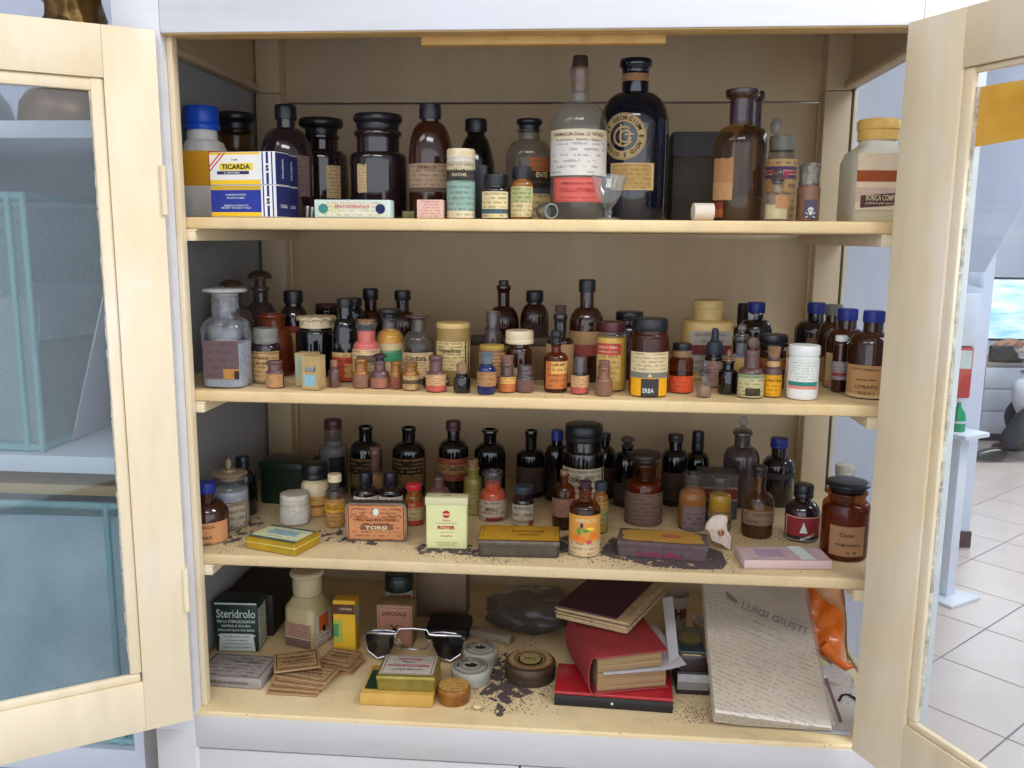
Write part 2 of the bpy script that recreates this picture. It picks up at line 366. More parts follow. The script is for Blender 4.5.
BOT = {}
def bottle(label, sh, cx, Y, wpx, ys, glass='dark', cap=('screw', 'black'), nw=None, cw=None, labs=(), fill=None, words=(), cat='bottle', name='medicine_bottle',
           group=None, face=0, sq=0, p=2.0, lip=1.12, straight=False, front=None, key=None):
    """ys = (top, cap bottom, shoulder top, shoulder bottom) as picture heights over the axis at depth Y on shelf sh."""
    zs = SZ[sh]; m0 = mpp(cx, (ys[0]+ys[3])/2, Y); r = wpx/2*m0
    if front is not None:                      # depth of the front of the base is known instead of the axis
        Y = front; m0 = mpp(cx, ys[3], Y); r = wpx/2*m0; Y = front + r; m0 = mpp(cx, ys[3], Y); r = wpx/2*m0
    P = onY(cx, ys[3], Y)
    z = [onY(cx, y, Y).z-zs for y in ys]
    zt, zc, zn, zb = z
    if cap[0] == 'none': zc = zt
    rn = (nw or wpx*.45)/2*m0; rc = (cw or (nw or wpx*.45)*1.15)/2*m0
    # seen from above or below, a lid shows its far or near rim: correct the top for it
    zt -= (rc if P.z+0 < CAM.z and zs+zt < CAM.z else -rc)*abs(CAM.z-(zs+zt))/(Y-CAM.y)*.6
    if zt < zc+.002: zt = zc+.003
    root = thing(name, label, cat, (P.x, Y, zs), face, group)
    rb = min(.004, r*.18)
    prof = [(r*.8, 0), (r-rb*.35, rb*.2), (r, rb)]
    if straight: prof += [(r, zb), (r*.985, zb+(zn-zb)*.5), (rn, zn)]
    else: prof += ell(r, zb, rn, zn, 7, p)
    if cap[0] in ('none', 'cork', 'disc', 'ball', 'mush', 'stop') and lip > 1:
        nz = zc-zn
        prof += [(rn, zn+nz*.6), (rn*1.02, zn+nz*.72), (rn*lip, zn+nz*.8), (rn*lip, zn+nz*.94), (rn*lip*.94, zc)]
    else: prof += [(rn, zc)]
    g = GL.get(glass) or CM.get(glass) or glass
    sqv = None
    if sq: sqv = [sq if q[0] > r*.9 or q[1] < zb else (sq*.4 if q[0] > (r+rn)/2 else 0) for q in prof]
    see = glass in ('streak_shine', 'clear', 'clean', 'dusty', 'amber', 'violet')
    if cap[0] == 'none':
        prof += [(rn*.86, zc), (rn*.84, zc-(zc-zn)*.5)] + ([] if see else [(0, zc-(zc-zn)*.5)])
        if sqv: sqv += [0]*(3 if not see else 2)
    V, F = lathe(prof, SEG, sqv, PI/SEG)
    if see and cap[0] == 'none': F.pop()
    mk('glass_body' if glass not in CM else 'jar_body', V, F, g, root, sharp=50)
    if fill:
        ft = (onY(cx, fill[0], Y).z-zs); q = [(max(a-.0016, .001), max(b, .0022)) for a, b in prof if b < ft and a > rn*.8]
        q = q[1:] or [(r*.9, .002)]
        rt = q[-1][0]
        for a, b in prof:
            if b >= ft: rt = max(min(rt, a-.0016), .001); break
        q += [(rt, ft), (0, ft)]
        sq2 = [sq if a_ > r*.85 else 0 for a_, b_ in q] if sq else None
        mk('contents', *lathe(q, SEG, sq2, PI/SEG), FILL[fill[1]], root)
    if cap[0] != 'none': cap_part(root, cap[0], cap[1], zc, zt, rc, rn)
    lb = None
    for i, L in enumerate(labs):
        y0, y1, mt = L[0], L[1], L[2]; half = R(L[3]) if len(L) > 3 else R(72); fc = R(L[4]) if len(L) > 4 else 0
        za, zb_ = onY(cx, y1, Y).z-zs, onY(cx, y0, Y).z-zs
        za = max(za, .0015); rl = r
        if sq: continue
        if za > zn-.001: rl = rn*1.01
        V, F, uv = patch(rl, za, zb_, half, fc, torn=(L[5] if len(L) > 5 else 0), seed=i)
        lb = mk('paper_label', V, F, mt, root, uv=uv)
    for w in words:
        # (text, picture height, letter height px, ink, face deg, width px)
        zc_ = onY(cx, w[1], Y).z-zs; fc = R(w[4]) if len(w) > 4 else 0
        rl = (rn*1.02 if zc_ > zn else r)
        letters(lb or root, w[0], cyl_fn(rl, fc), h=w[2]*m0, w=(w[5]*m0 if len(w) > 5 else None), at=(0, zc_), mat=INK[w[3]])
    root['_r'] = r
    BOT[key or label] = (root, r, dict(zt=zt, zc=zc, zn=zn, zb=zb, rn=rn, rc=rc, m=m0, zs=zs, Y=Y, x=P.x))
    return root
def sheet(root, fn, u0, u1, v0, v1, mat, name='paper_label', nu=1, nv=1):
    V, F, uv = [], [], []
    for j in range(nv+1):
        for i in range(nu+1):
            V.append(fn(u0+(u1-u0)*i/nu, v0+(v1-v0)*j/nv)); uv.append((i/nu, j/nv))
    for j in range(nv):
        for i in range(nu):
            a = j*(nu+1)+i; F.append((a, a+1, a+nu+2, a+nu+1))
    return mk(name, V, F, mat, root, smooth=nu > 1, uv=uv)
def f_front(d, e=.0006): return lambda u, v: (u, -d/2-e, v)
def f_right(w, e=.0006): return lambda u, v: (w/2+e, u, v)
def f_top(h, e=.0006): return lambda u, v: (u, v, h+e)
def carton(label, sh, pl, pr, depth, h=None, ytop=None, mat=None, cat='box', name='carton', group=None, lift=0, bev=.0012, Y=None, part='carton_body', rc=0):
    """A box whose lower front corners are seen at pl and pr; returns root, width, depth, height."""
    zs = SZ[sh]+lift
    if Y is not None:
        ya, yb = Y if isinstance(Y, tuple) else (Y, Y); A, B = onY(pl[0], pl[1], ya), onY(pr[0], pr[1], yb); A.z = B.z = zs
    else: A, B = onZ(pl[0], pl[1], zs), onZ(pr[0], pr[1], zs)
    d = B-A; w = d.length; rz = math.atan2(d.y, d.x); nrm = Vector((-d.y, d.x, 0)).normalized()
    if h is None: h = onY(pl[0], ytop, A.y).z-zs
    c = (A+B)/2 + nrm*depth/2
    root = thing(name, label, cat, (c.x, c.y, zs), rz, group)
    if rc:
        pr_ = []
        for cx, cy, a0 in ((w/2-rc, depth/2-rc, 0), (-w/2+rc, depth/2-rc, 90), (-w/2+rc, -depth/2+rc, 180), (w/2-rc, -depth/2+rc, 270)):
            for k in range(6): a = R(a0+90*k/5); pr_.append((cx+rc*math.cos(a), cy+rc*math.sin(a)))
        bm = bmesh.new(); vv = [bm.verts.new((x, y, 0)) for x, y in pr_]; f = bm.faces.new(vv)
        e = bmesh.ops.extrude_face_region(bm, geom=[f]); tv = [v for v in e['geom'] if isinstance(v, bmesh.types.BMVert)]
        for v in tv: v.co.z = h
        te = [ed for ed in bm.edges if abs(ed.verts[0].co.z-ed.verts[1].co.z) < 1e-6]
        bmesh.ops.bevel(bm, geom=te, offset=min(.0015, rc*.4), segments=2, affect='EDGES')
        from_bm(part, bm, mat, root)
    else: box(part, -w/2, w/2, -depth/2, depth/2, 0, h, mat, root, bev)
    return root, w, depth, h

# ------------------------------------------------------------------ room
def sbox(name, x0, x1, y0, y1, z0, z1, mat, bev=0): return struct(box(name, x0, x1, y0, y1, z0, z1, mat, None, bev))
FZ = -.85
M_WALL = plain('wall_paint', 'd9dbe4', .7, var=.04, vscale=3)
M_COOL = plain('cool_wall_paint', 'd3d8e6', .7, var=.04, vscale=3)
M_GROUT = plain('tile_grout', '8a8486', .8)
M_TILE = plain('floor_tile_glaze', 'dccbc4', .3, col2='d2bfb8', vscale=4)
floor = sbox('floor', -3, 7.5, -4, 9.5, FZ-.1, FZ-.004, M_GROUT)
sbox('ceiling', -3, 7.5, -4, 9.5, 1.9, 2.0, M_WALL)
sbox('wall_left', -3.1, -3, -4, 9.5, FZ, 1.9, M_WALL)
sbox('wall_right', 7.5, 7.6, -4, 9.5, FZ, 1.9, M_COOL)
sbox('wall_far', -3, 7.5, 9.5, 9.6, FZ, 1.9, M_COOL)
sbox('wall_back', -3, 1.12, .53, .65, FZ, 1.9, M_COOL)
# tiles laid on the diagonal, where the floor shows through the glazed door
ta = R(44.1); tn = .391; tw = tn-.006
bm = bmesh.new(); bbox(bm, -tw/2, tw/2, -tw/2, tw/2, -.02, 0, .0015, 1)
tile0 = from_bm('tile', bm, M_TILE, floor)
o0 = onZ(1024, 604.6, FZ); nt = 0
for i in range(-14, 16):
    for j in range(-14, 16):
        x = o0.x + (i+.5)*tn*math.cos(ta) - (j+.5)*tn*math.sin(ta); y = o0.y + (i+.5)*tn*math.sin(ta) + (j+.5)*tn*math.cos(ta)
        if not (1.0 < x < 5.4 and -.6 < y < 7.4): continue
        o = tile0 if nt == 0 else tile0.copy()
        if nt: COL.objects.link(o); o.parent = floor
        o.location = (x, y, FZ); o.rotation_euler = (0, 0, ta); nt += 1

# ------------------------------------------------------------------ the cabinet
XL, XR, YB, YP, T = -.0672, .964, .47, .43, .0305
ZH, ZB = .9619, .054
EX = lambda px, py, Y: onY(px, py, Y).x
cab = thing('medicine_cabinet', 'cream painted wooden cabinet with four crowded shelves and open glazed doors', 'cabinet', (0, 0, 0))
box('stile', -.0685, -.0068, -T, 0, FZ+.06, 1.2, P_WHITE, cab)
box('jamb_face', -.0065, .0008, -.016, -.0003, ZB+.0005, ZH-.0005, P_CREAM, cab, .001)
box('stile', .908, .984, -T, 0, FZ+.06, 1.2, P_WHITE, cab)
box('header_rail', -.0067, .908, -T, 0, ZH, 1.2, P_WHITE, cab)
box('header_soffit', -.0067, .908, -T+.003, .004, ZH-.0015, ZH+.02, plain('bare_edge_wood', 'cfae72', .6, col2='b8935a', vscale=20), cab, .0005)
st = box('stop_strip', .3145, .6164, .0, .016, .9508, ZH+.001, plain('yellow_pine', 'd2ab66', .6, col2='b98d4c', vscale=30), cab)
box('back_panel', -.06, .965, YB, YB+.012, ZB-.02, .9475, P_INNER, cab)
box('back_rail', -.06, .965, YB-.004, YB+.012, .950, 1.16, P_INNER, cab, .002)
box('roof_board', -.0685, .984, -.0, YB+.012, 1.16, 1.18, P_INNER, cab)
for x0, x1 in ((EX(263, 300, YP), EX(287, 300, YP)), (EX(825, 100, YP), EX(852, 100, YP))):
    box('post', x0, x1, YP, YB, ZB-.02, .961, P_INNER, cab, .002)
    box('post', x0+.001, x1-.001, YP+.002, YB, .962, 1.16, P_INNER, cab, .002)
for x0, x1 in ((EX(287, 300, YB)+.008, EX(296, 300, YB)), (.915, .9265)): box('corner_bead', x0, x1, YB-.014, YB, ZB, .9475, P_INNER, cab, .003)
for s, x in ((1, XL), (-1, XR)):
    xa, xb = sorted((x-.008*s, x+.006*s))
    box('side_rail', xa, xb, 0, YB, .9655, 1.16, P_INNER, cab, .002)
    xa, xb = sorted((x-.002*s, x+.017*s))
    box('rail_moulding', xa, xb, 0, YP, .9635, .9765, P_INNER, cab, .004)
    xa, xb = sorted((x-.008*s, x))
    box('side_bottom_rail', xa, xb, 0, YB, FZ+.06, ZB-.001, P_INNER, cab, .002)
    box('side_pane', x-.0015, x+.0015, .002, YP+.02, ZB, .9644, M_LPANE if s > 0 else M_SIDEPANE, cab, 0)
    xa, xb = sorted((x-.008*s, x-.0018*s)); box('pane_stop', xa, xb, YP-.0, YB+.01, ZB, .9644, P_CREAM, cab, .001)
for i, z in enumerate((.7387, .5076, .2743)):
    bm = bmesh.new(); bbox(bm, -.063, .960, .0005, YB-.015, z-.0155, z, .003, 3)
    from_bm('shelf', bm, P_SHELFD if i == 2 else P_SHELF, cab)
    for s, x0, x1 in ((1, -.063, .0135), (-1, .889, .960)):
        b_ = bmesh.new(); bbox(b_, x0, x1-.002 if s > 0 else x1, .001, YP-.002, z-.031, z-.0185, .001)
        bbox(b_, x0, x1, .001, YP-.002, z-.0185, z-.0157, .0006)
        from_bm('shelf_batten', b_, P_CREAM, cab)
bm = bmesh.new(); bbox(bm, -.063, .960, -T+.0005, YB-.001, ZB-.022, ZB, .003, 3); from_bm('base_board', bm, P_BASE, cab)
box('apron_rail', -.0115, .912, -T-.0005, -.002, -.0015, ZB-.006, P_APRON, cab, .0015)
box('stile_foot', -.068, -.0125, -T-.0008, -.004, FZ+.06, ZB-.03, P_APRON, cab, .001)
for x0, x1 in ((-.0105, .448), (.4505, .908)):
    dl = box('lower_door', x0, x1, -T+.0005, -.003, FZ+.09, -.0035, P_APRON, cab, .0015)
    box('raised_panel', x0+.06, x1-.06, -T-.0035, -T+.002, FZ+.16, -.07, P_APRON, dl, .003)
box('plinth', -.07, .98, -.01, YB, FZ, FZ+.085, P_APRON, cab, .002)
box('cabinet_bottom', -.064, .974, .0, YB+.01, FZ+.06, FZ+.09, P_INNER, cab, .002)

def door(pivot, ang, sgn, width, zb, zt, bead_in, glass_in, tr, br):
    d = thing('door', None, None); del d['label']; del d['category']; d.parent = cab
    d.location = pivot; d.rotation_euler = (0, 0, R(ang) if sgn < 0 else -R(ang))
    th = .021
    def X(a, b): return (a, b) if sgn > 0 else (-b, -a)
    def bx(nm, a, b, y0, y1, z0, z1, m=P_CREAM, bev=.0015):
        x0, x1 = X(a, b); return box(nm, x0, x1, y0, y1, z0, z1, m, d, .0006 if nm in ('door_stile', 'door_rail') else bev)
    bx('door_stile', 0, bead_in, 0, th, zb, zt); bx('door_stile', width-bead_in, width, 0, th, zb, zt)
    bx('door_rail', bead_in+.0001, width-bead_in-.0001, .0002, th, tr[0], zt); bx('door_rail', bead_in+.0001, width-bead_in-.0001, .0002, th, zb, br[0])
    bx('glazing_bead', bead_in, glass_in, .003, .012, br[1], tr[0], bev=.003); bx('glazing_bead', width-glass_in, width-bead_in, .003, .012, br[1], tr[0], bev=.003)
    bx('glazing_bead', bead_in+.002, width-bead_in-.002, .0045, .012, tr[1], tr[0], bev=.003); bx('glazing_bead', bead_in+.002, width-bead_in-.002, .0035, .012, br[0], br[1], bev=.003)
    bx('glass_pane', bead_in+.003, width-bead_in-.003, .0132, .0162, br[0], tr[0], M_PANE, 0)
    rr = random.Random(sgn+5)                       # crumbling putty along the inner edge of the hinge side bead
    bm = bmesh.new(); z = br[1]+.02
    while z < tr[1]-.02:
        a, b = X(glass_in-.0015, glass_in+rr.uniform(.0002, .0016)); L = rr.uniform(.006, .022); bbox(bm, a, b, .008, .0131, z, z+L, .0003, 1); z += L+rr.uniform(-.004, .003)
    o = from_bm('putty', bm, plain('old_putty', 'd8d2c4', .8, col2='8f877a', vscale=80), d); o['kind'] = 'stuff'
    for z in (zb+.19, zt-.19):
        if sgn > 0: continue
        tube('hinge', [(0, -.001, z-.03), (0, -.001, z+.03)], .004, P_CREAM, d, 10)
        if sgn < 0: box('hinge_leaf', -.0205, -.0078, -T-.0012, -T, z-.026, z+.026, P_CREAM, cab, .0005)
    return d
pL = onY(155, 30, -.053); pR = onY(905, 22, -.053)
DL = door((pL.x, pL.y, 0), 33, -1, .46, .0545, .9601, .0605, .0757, (.8995, .8842), (.1246, .1365))
DR = door((pR.x+.004, pR.y, 0), 64, 1, .46, .062, .9595, .0795, .0925, (.8975, .8905), (.1405, .149))
# yellow paper stuck behind the pane of the right hand door
nq = NT('amber_sheet'); nv_ = nq.ramp(nq.noise(nq.obj(), 30, 4, .6), .3, .7); nc_ = nq.mix(nv_, H('e9ae40'), H('d8962c')); nq.l(nc_, nq.b.inputs['Base Color'])
ntr = nq.n('ShaderNodeBsdfTranslucent'); nq.l(nc_, ntr.inputs[0]); nmx = nq.n('ShaderNodeMixShader'); nmx.inputs[0].default_value = .55; nq.l(nq.b.outputs[0], nmx.inputs[1]); nq.l(ntr.outputs[0], nmx.inputs[2]); nq.l(nmx.outputs[0], nq.out.inputs[0]); nt_ = nq.m
t = thing('paper_sheet', 'orange yellow paper sheet stuck on the glazed door at its upper corner', 'paper', DR.location, -R(64))
V, F, uv = [], [], []
for j in range(7):
    for i in range(9):
        u, v = i/8, j/6; V.append((.0865+.2*u, .0172+.001*math.sin(u*9+v*5)+.0004, .8155+.062*v+.012*u*(1-v))); uv.append((u, v))
for j in range(6):
    for i in range(8): a = j*9+i; F.append((a, a+1, a+10, a+9))
mk('sheet', V, F, nt_, t, uv=uv)

# ------------------------------------------------------------------ paper stocks
LB = {
 'tan': prt('tan_label', 'b98a5c', rows=8, cols=16, dens=.44), 'cream': prt('cream_label', 'cdb083', rows=9, cols=18),
 'creambr': prt('cream_ruled_label', 'c3a06c', '4a3018', rows=7, cols=14, border='6a4a2a'), 'pale': prt('pale_label', 'cdbfa2', rows=8, cols=18, dens=.5),
 'grey': prt('grey_brown_label', '6c5a54', '3a2e2c', rows=8, cols=14, blot=.5), 'mauve': prt('mauve_label', '75605f', '463638', rows=9, cols=16, strength=.35, blot=.3, blotcol='4c3d40'),
 'pinkbr': prt('pink_brown_label', '87614f', '4a3230', rows=8, cols=14, blot=.5), 'dusty': prt('dusty_plum_label', '6f514b', '433030', rows=7, cols=14, blot=.4),
 'orange': prt('orange_label', 'c07038', '5a3018', rows=5, cols=12, bands=((.55, 1, 'd9a85c', .25, 1),), blot=.4),
 'redcream': prt('red_band_label', 'c49468', '5a2a20', rows=8, cols=14, bands=((0, .3, 'b8503c'), (.86, 1, 'a8402f')), blot=.4),
 'pinkcream': prt('pink_patch_label', 'c9a070', '6a3024', rows=7, cols=12, bands=((0, .34, 'c05a4c'),), blot=.5, blotcol='8a4a44'),
 'darkgold': prt('black_gold_label', '241d18', 'a8894e', rows=8, cols=14, border='9a7b40', bands=((.08, .45, '7a6240', .08, .92),), blot=.2),
 'darkbrown': prt('dark_brown_label', '4a3a30', '241a16', rows=8, cols=14, blot=.4), 'white': prt('white_label', 'dcd6cc', '4a4a4a', rows=8, cols=16, dens=.55, blot=.15),
 'redtan': prt('red_tan_label', 'a85a40', '3c1a14', rows=7, cols=13, bands=((.3, .72, 'b98c58'),), blot=.3),
 'wine': prt('wine_label', '4a3434', '2a1c1e', rows=6, cols=12, blot=.4),
}
# ------------------------------------------------------------------ shelf 1
G1 = 'bottles along the top shelf'
# white jar with an offset neck
t = thing('plastic_jar', 'white plastic jar with a bright blue screw lid and orange label', 'jar')
Y0 = .14; A = onY(200, 218, Y0); zs = SZ[1]; t.location = (A.x+.0155, Y0, zs)
def zof(px, y, Y, sh): return onY(px, y, Y).z-SZ[sh]
zb_, zn_, zc_, zt_ = zof(200, 166, Y0, 1), zof(200, 140, Y0, 1), zof(200, 130, Y0, 1), zof(200, 107, Y0, 1)
pf = [(.033, 0, 0), (.036, .003, 0), (.036, zb_-.008, 0), (.035, zb_, -.000), (.027, zn_-.004, -.004), (.0215, zn_, -.006), (.0215, zc_, -.006)]
V, F = lathe([(a, b) for a, b, c in pf], 36, [.6, .6, .6, .6, .2, 0, 0])
V = [(x+pf[i//36][2], y, z) for i, (x, y, z) in enumerate(V)]
mk('jar_body', V, F, plain('milk_plastic', 'f4f2ee', .35, col2='cfccc4', vscale=20), t)
V, F = lathe([(.0245, zc_-.001), (.0255, zc_+.003), (.0255, zc_+.006), (.0235, zc_+.008), (.0245, zc_+.010), (.0245, zt_-.002), (.023, zt_), (0, zt_)], 60)
for i in range(60*3, 60*6):
    if i % 2: V[i] = (V[i][0]*.975, V[i][1]*.975, V[i][2])
V = [(x-.006, y, z) for x, y, z in V]; mk('screw_lid', V, F, CM['brightblue'], t, sharp=50)
V, F = lathe([(.0364, zof(200, 187, Y0, 1)), (.0364, zof(200, 153, Y0, 1))], 36, [.6, .6]); F = F[:36]
uv = [(k % 36/36, k//36) for k in range(72)]
mk('paper_label', V, F, prt('orange_jar_label', 'f7b02a', rows=0, bands=((0, 1, 'd6661c', .82, .97),), blot=.12), t, uv=uv)
# four cartons in two stacks
tic_t = prt('tic_top', 'e9e6e0', rows=0, bands=((.0, .14, 'efc431'), (.93, 1, 'efc431')), blot=0)
tic_b = prt('tic_blue', '2d3a94', 'cfd4ea', rows=0, bands=((0, .14, 'efc431'), (.86, 1, 'cfa83a')), blot=0)
stripe = prt('tic_stripe', 'e9e8ea', rows=0, bands=((0, 1, '27306a', .12, .22), (0, 1, '27306a', .42, .6), (0, 1, '27306a', .8, .9)), blot=0)
M_NAVY = plain('navy_card', '1e2558', .5); M_WCARD = plain('white_card', 'e8e6e2', .55)
def ticarda(lab, Y, lift, top, dx=0):
    r_, w, d, h = carton(lab, 1, (211.8+dx*7, 218), (276.6+dx*9, 218), .038, h=.0415 if lift == 0 else .0425, mat=M_WCARD, Y=(Y+.017, Y), lift=lift, group='navy ended medicine cartons', name='medicine_carton')
    f = f_front(d); a = -w/2+.0008
    p = sheet(r_, f, a, w*.28, .0008, h-.0008, tic_t if top else tic_b, 'printed_panel')
    q = sheet(r_, f, w*.283, w/2-.0008, .0008, h-.0008, stripe, 'printed_panel')
    mid = (a+w*.28)/2; f2 = f_front(d, .0009)
    if top:
        sheet(r_, f2, mid-.0225, mid+.027, h*.44, h*.66, plain('tic_yellow', 'efcf45', .5), 'name_plate')
        sheet(r_, f2, mid-.0265, mid+.021, h*.32, h*.42, M_NAVY, 'name_plate')
        letters(r_, 'TICARDA', f_front(d, .0012), h=h*.155, w=.042, at=(mid+.002, h*.55), mat=INK['black'], bold=.03)
        letters(r_, 'C. ANONIMA', f_front(d, .0012), h=h*.05, w=.024, at=(mid-.004, h*.37), mat=INK['white'])
        letters(r_, 'TUBI', f_front(d, .0012), h=h*.05, w=.009, at=(mid, h*.76), mat=INK['navy'])
        for k in range(2):
            V = [f2(a+x, h-.0012-y) for x, y in ((0, .016+.006*k), (0, .0185+.006*k), (.0185+.006*k, 0), (.016+.006*k, 0))]
            mk('red_stripe', V, [(0, 3, 2, 1)], INK['rose'], r_, smooth=False)
    else:
        for s_, y, ww in (('LABORATORIO', .70, .03), ('PRODOTTI CHIMICI', .6, .026), ('FABBRICA DI PRODOTTI', .36, .036), ('MILANO  VIA CARLO  ITALIA', .29, .044)):
            letters(r_, s_, f2, h=h*.055, w=ww, at=(mid, h*y), mat=INK['pale'])
    fr = f_right(w)
    sheet(r_, fr, -d/2+.001, d/2-.001, .001, h-.001, M_NAVY, 'printed_panel')
    letters(r_, 'TICARDA', f_right(w, .0009), h=.0045, w=.026 if top else .018, at=(0, h*.5 if top else h*.35), mat=INK['pale'], rot=PI/2 if top else 0)
    em = [f_front(d, .0011)(w*.392+.005*math.cos(k*PI/8), h*.5+.006*math.sin(k*PI/8)) for k in range(16)]
    mk('emblem', em, [tuple(range(16))], INK['white'], r_, smooth=False)
    letters(r_, 'S', f_front(d, .0014), h=.008, at=(w*.392, h*.5), mat=INK['navy'], bold=.06, name='emblem')
    return r_
ticarda('navy and yellow medicine carton, front lower one beside the white jar', .01, 0, False)
ticarda('white and yellow carton lettered in black, front upper one of four', .01, .0417, True)
ticarda('navy carton directly behind the lower front one of the stack', .053, 0, False, 1)
ticarda('navy carton directly behind the upper front one of the stack', .053, .0417, True, 1)
for k, (px, py) in enumerate(((307.5, 206), (312, 207), (317, 205))):
    P = onY(px, 219, .06+.004*k); r_ = thing('ointment_tube', 'crimped end of a silver tube, %s one to the right of the navy cartons' % ('first', 'second', 'third')[k], 'tube', (P.x, P.y, SZ[1]), group='silver tubes standing between cartons')
    h_ = onY(px, py, P.y).z-SZ[1]
    V, F = [], []
    for j, (a, b, z) in enumerate(((.0028, .0028, 0), (.0028, .0028, h_*.5), (.003, .0016, h_*.8), (.0033, .0005, h_))):
        for i in range(10): V.append((a*math.cos(i*PI/5), b*math.sin(i*PI/5), z))
    for j in range(3):
        for i in range(10): F.append((j*10+i, j*10+(i+1) % 10, j*10+10+(i+1) % 10, j*10+10+i))
    F += [tuple(reversed(range(10))), tuple(range(30, 40))]
    mk('tube_body', V, F, CM['metal'], r_)
r_, w, d, h = carton('long flat pale blue carton with coloured print lying on its edge', 1, (314.6, 219.5), (390.5, 219.5), .024, ytop=199.5, mat=plain('pale_blue_card', 'bfd0cc', .5), Y=.018, name='ampoule_carton')
sheet(r_, f_front(d), -w/2+.006, w/2-.005, .0015, h-.0015, prt('flora_print', 'ccd4bd', 'c07a6a', rows=4, cols=30, bands=((.2, .85, 'c9cfa6', .12, .3),), blot=.25, blotcol='c98a6a'), 'printed_panel')
for x, m_ in ((-w*.38, 'teal'), (w*.37, 'navy')):
    mk('badge', [f_front(d, .0009)(x+.0065*math.cos(k*PI/8), h*.5+.0065*math.sin(k*PI/8)) for k in range(16)], [tuple(range(16))], INK[m_], r_, smooth=False)
letters(r_, 'EPATOSTENOLO', f_front(d, .0009), h=.005, w=.046, at=(0, h*.62), mat=INK['rose'])
bottle('wide brown jar with black stopper behind the navy cartons', 1, 237, .24, 46, (114, 130, 149, 160), 'violet', ('stop', 'black'), nw=30, cw=37, fill=(153, 'tan'), cat='jar', name='apothecary_jar')
bottle('black capped bottle with greyish pink label right of navy cartons', 1, 287, .14, 50, (106, 120, 128, 160), 'dark', ('screw', 'black'), nw=17, cw=21, labs=((157, 197, LB['mauve'], 75),))
bottle('brown wide necked jar with black stopper and cream label on its side', 1, 322, .225, 50, (120, 136, 150, 160), 'dark', ('stop', 'black'), nw=32, cw=43, labs=((167, 199, LB['cream'], 17, 42),), cat='jar', name='apothecary_jar')
bottle('big dark violet apothecary jar with a wide black stopper and torn label scrap', 1, 378.5, .14, 56, (116, 131, 153, 163), 'dark', ('stop', 'black'), nw=42, cw=48, labs=((167, 194, LB['cream'], 11, -22, .002),), cat='jar', name='apothecary_jar', p=3)
bottle('tall brown bottle, black cap, faded tan label, behind pink carton', 1, 430.5, .115, 43, (105, 119, 122, 158), 'brown', ('screw', 'black'), nw=17, cw=21.5, labs=((165, 193, prt('faded_tan', 'a58c72', '5a4a40', rows=6, cols=16, bands=((.0, .16, '5a4a40'),), blot=.4), 80),), words=(('FARMACIA', 169, 3, 'brown'),))
r_, w, d, h = carton('small pink carton with red print in front of the tall brown bottle', 1, (416.8, 220), (443, 220), .03, ytop=199.5, mat=plain('pink_card', 'd9b0a2', .6), Y=.03, name='medicine_carton')
sheet(r_, f_front(d), -w/2+.001, w/2-.001, .001, h-.001, prt('pink_print', 'd8b3a4', 'a8433f', rows=6, cols=16, blot=.3), 'printed_panel')
r_, w, d, h = carton('tiny olive green carton between violet jar and pink carton', 1, (402, 220), (414.5, 220), .02, ytop=211, mat=plain('olive_card', '7d7a45', .6, col2='5d5a30', vscale=90), Y=.05, name='medicine_carton')
# tin of tablets
r_ = bottle('cylindrical tablet tin with dark and teal bands beside pink carton', 1, 461, .05, 28, (150, 158, 159, 160), CM['dwhite'], ('smooth', 'cream'), nw=28, cw=28.4, cat='tin', name='tablet_tin',
     labs=((162.5, 218, prt('teal_tin', '8aa79a', '3e5a55', rows=10, cols=18, bands=((.0, .12, 'd8caa4'), (.66, .86, '33302e'), (.86, 1, 'b8ab8e')), blot=.35), 88),), words=(('ANTOPON', 169, 4.5, 'cream', 0, 27), ('ROCHE', 175.5, 3, 'cream', 0, 14)), straight=True)
bottle('dark sloping shouldered bottle with black cap behind the tablet tin', 1, 476, .22, 38, (120, 132, 136, 172), 'black', ('screw', 'black'), nw=18, cw=22, p=1.5)
r_, w, d, h = carton('narrow dark slate box standing behind the teal tin', 1, (474, 220), (486.5, 220), .02, ytop=165, mat=plain('slate_card', '2b3038', .5), Y=.095, name='narrow_box')
bottle('small dark jar, black cap, cream label with a blue stripe', 1, 495.5, .05, 27, (175, 186, 187.5, 191), 'dark', ('screw', 'black'), nw=20, cw=23, labs=((192, 219, prt('cream_blue', 'd6c594', '4a4a3a', rows=6, cols=12, bands=((.16, .34, '3f5a6c'),), blot=.2), 70),), cat='jar', name='medicine_jar')
bottle('small orange bottle with black cap and green cream label', 1, 522, .05, 22, (167, 179, 181, 186), 'gold', ('screw', 'black'), nw=15, cw=19.5, labs=((187, 217, prt('green_art', 'cdb98a', '4d5a3c', rows=7, cols=12, bands=((.5, .95, 'a9ab78', .1, .9),), blot=.5, blotcol='6f7a44'), 75),))
bottle('clear round bottle, flared black stopper, label in orange and black', 1, 529, .165, 46, (120, 130, 140, 160), 'dusty', ('stop', 'black'), nw=21, cw=26, labs=((159, 220, prt('ente_label', 'd6c189', '5a4a30', rows=9, cols=16, bands=((.5, .78, '1d1a1a'), (.78, 1, '9a5a34'), (.42, .5, '3a4c62')), blot=.3), 34, 38),), words=(('ENTE', 176, 5, 'cream', 38, 13),), lip=1.2)
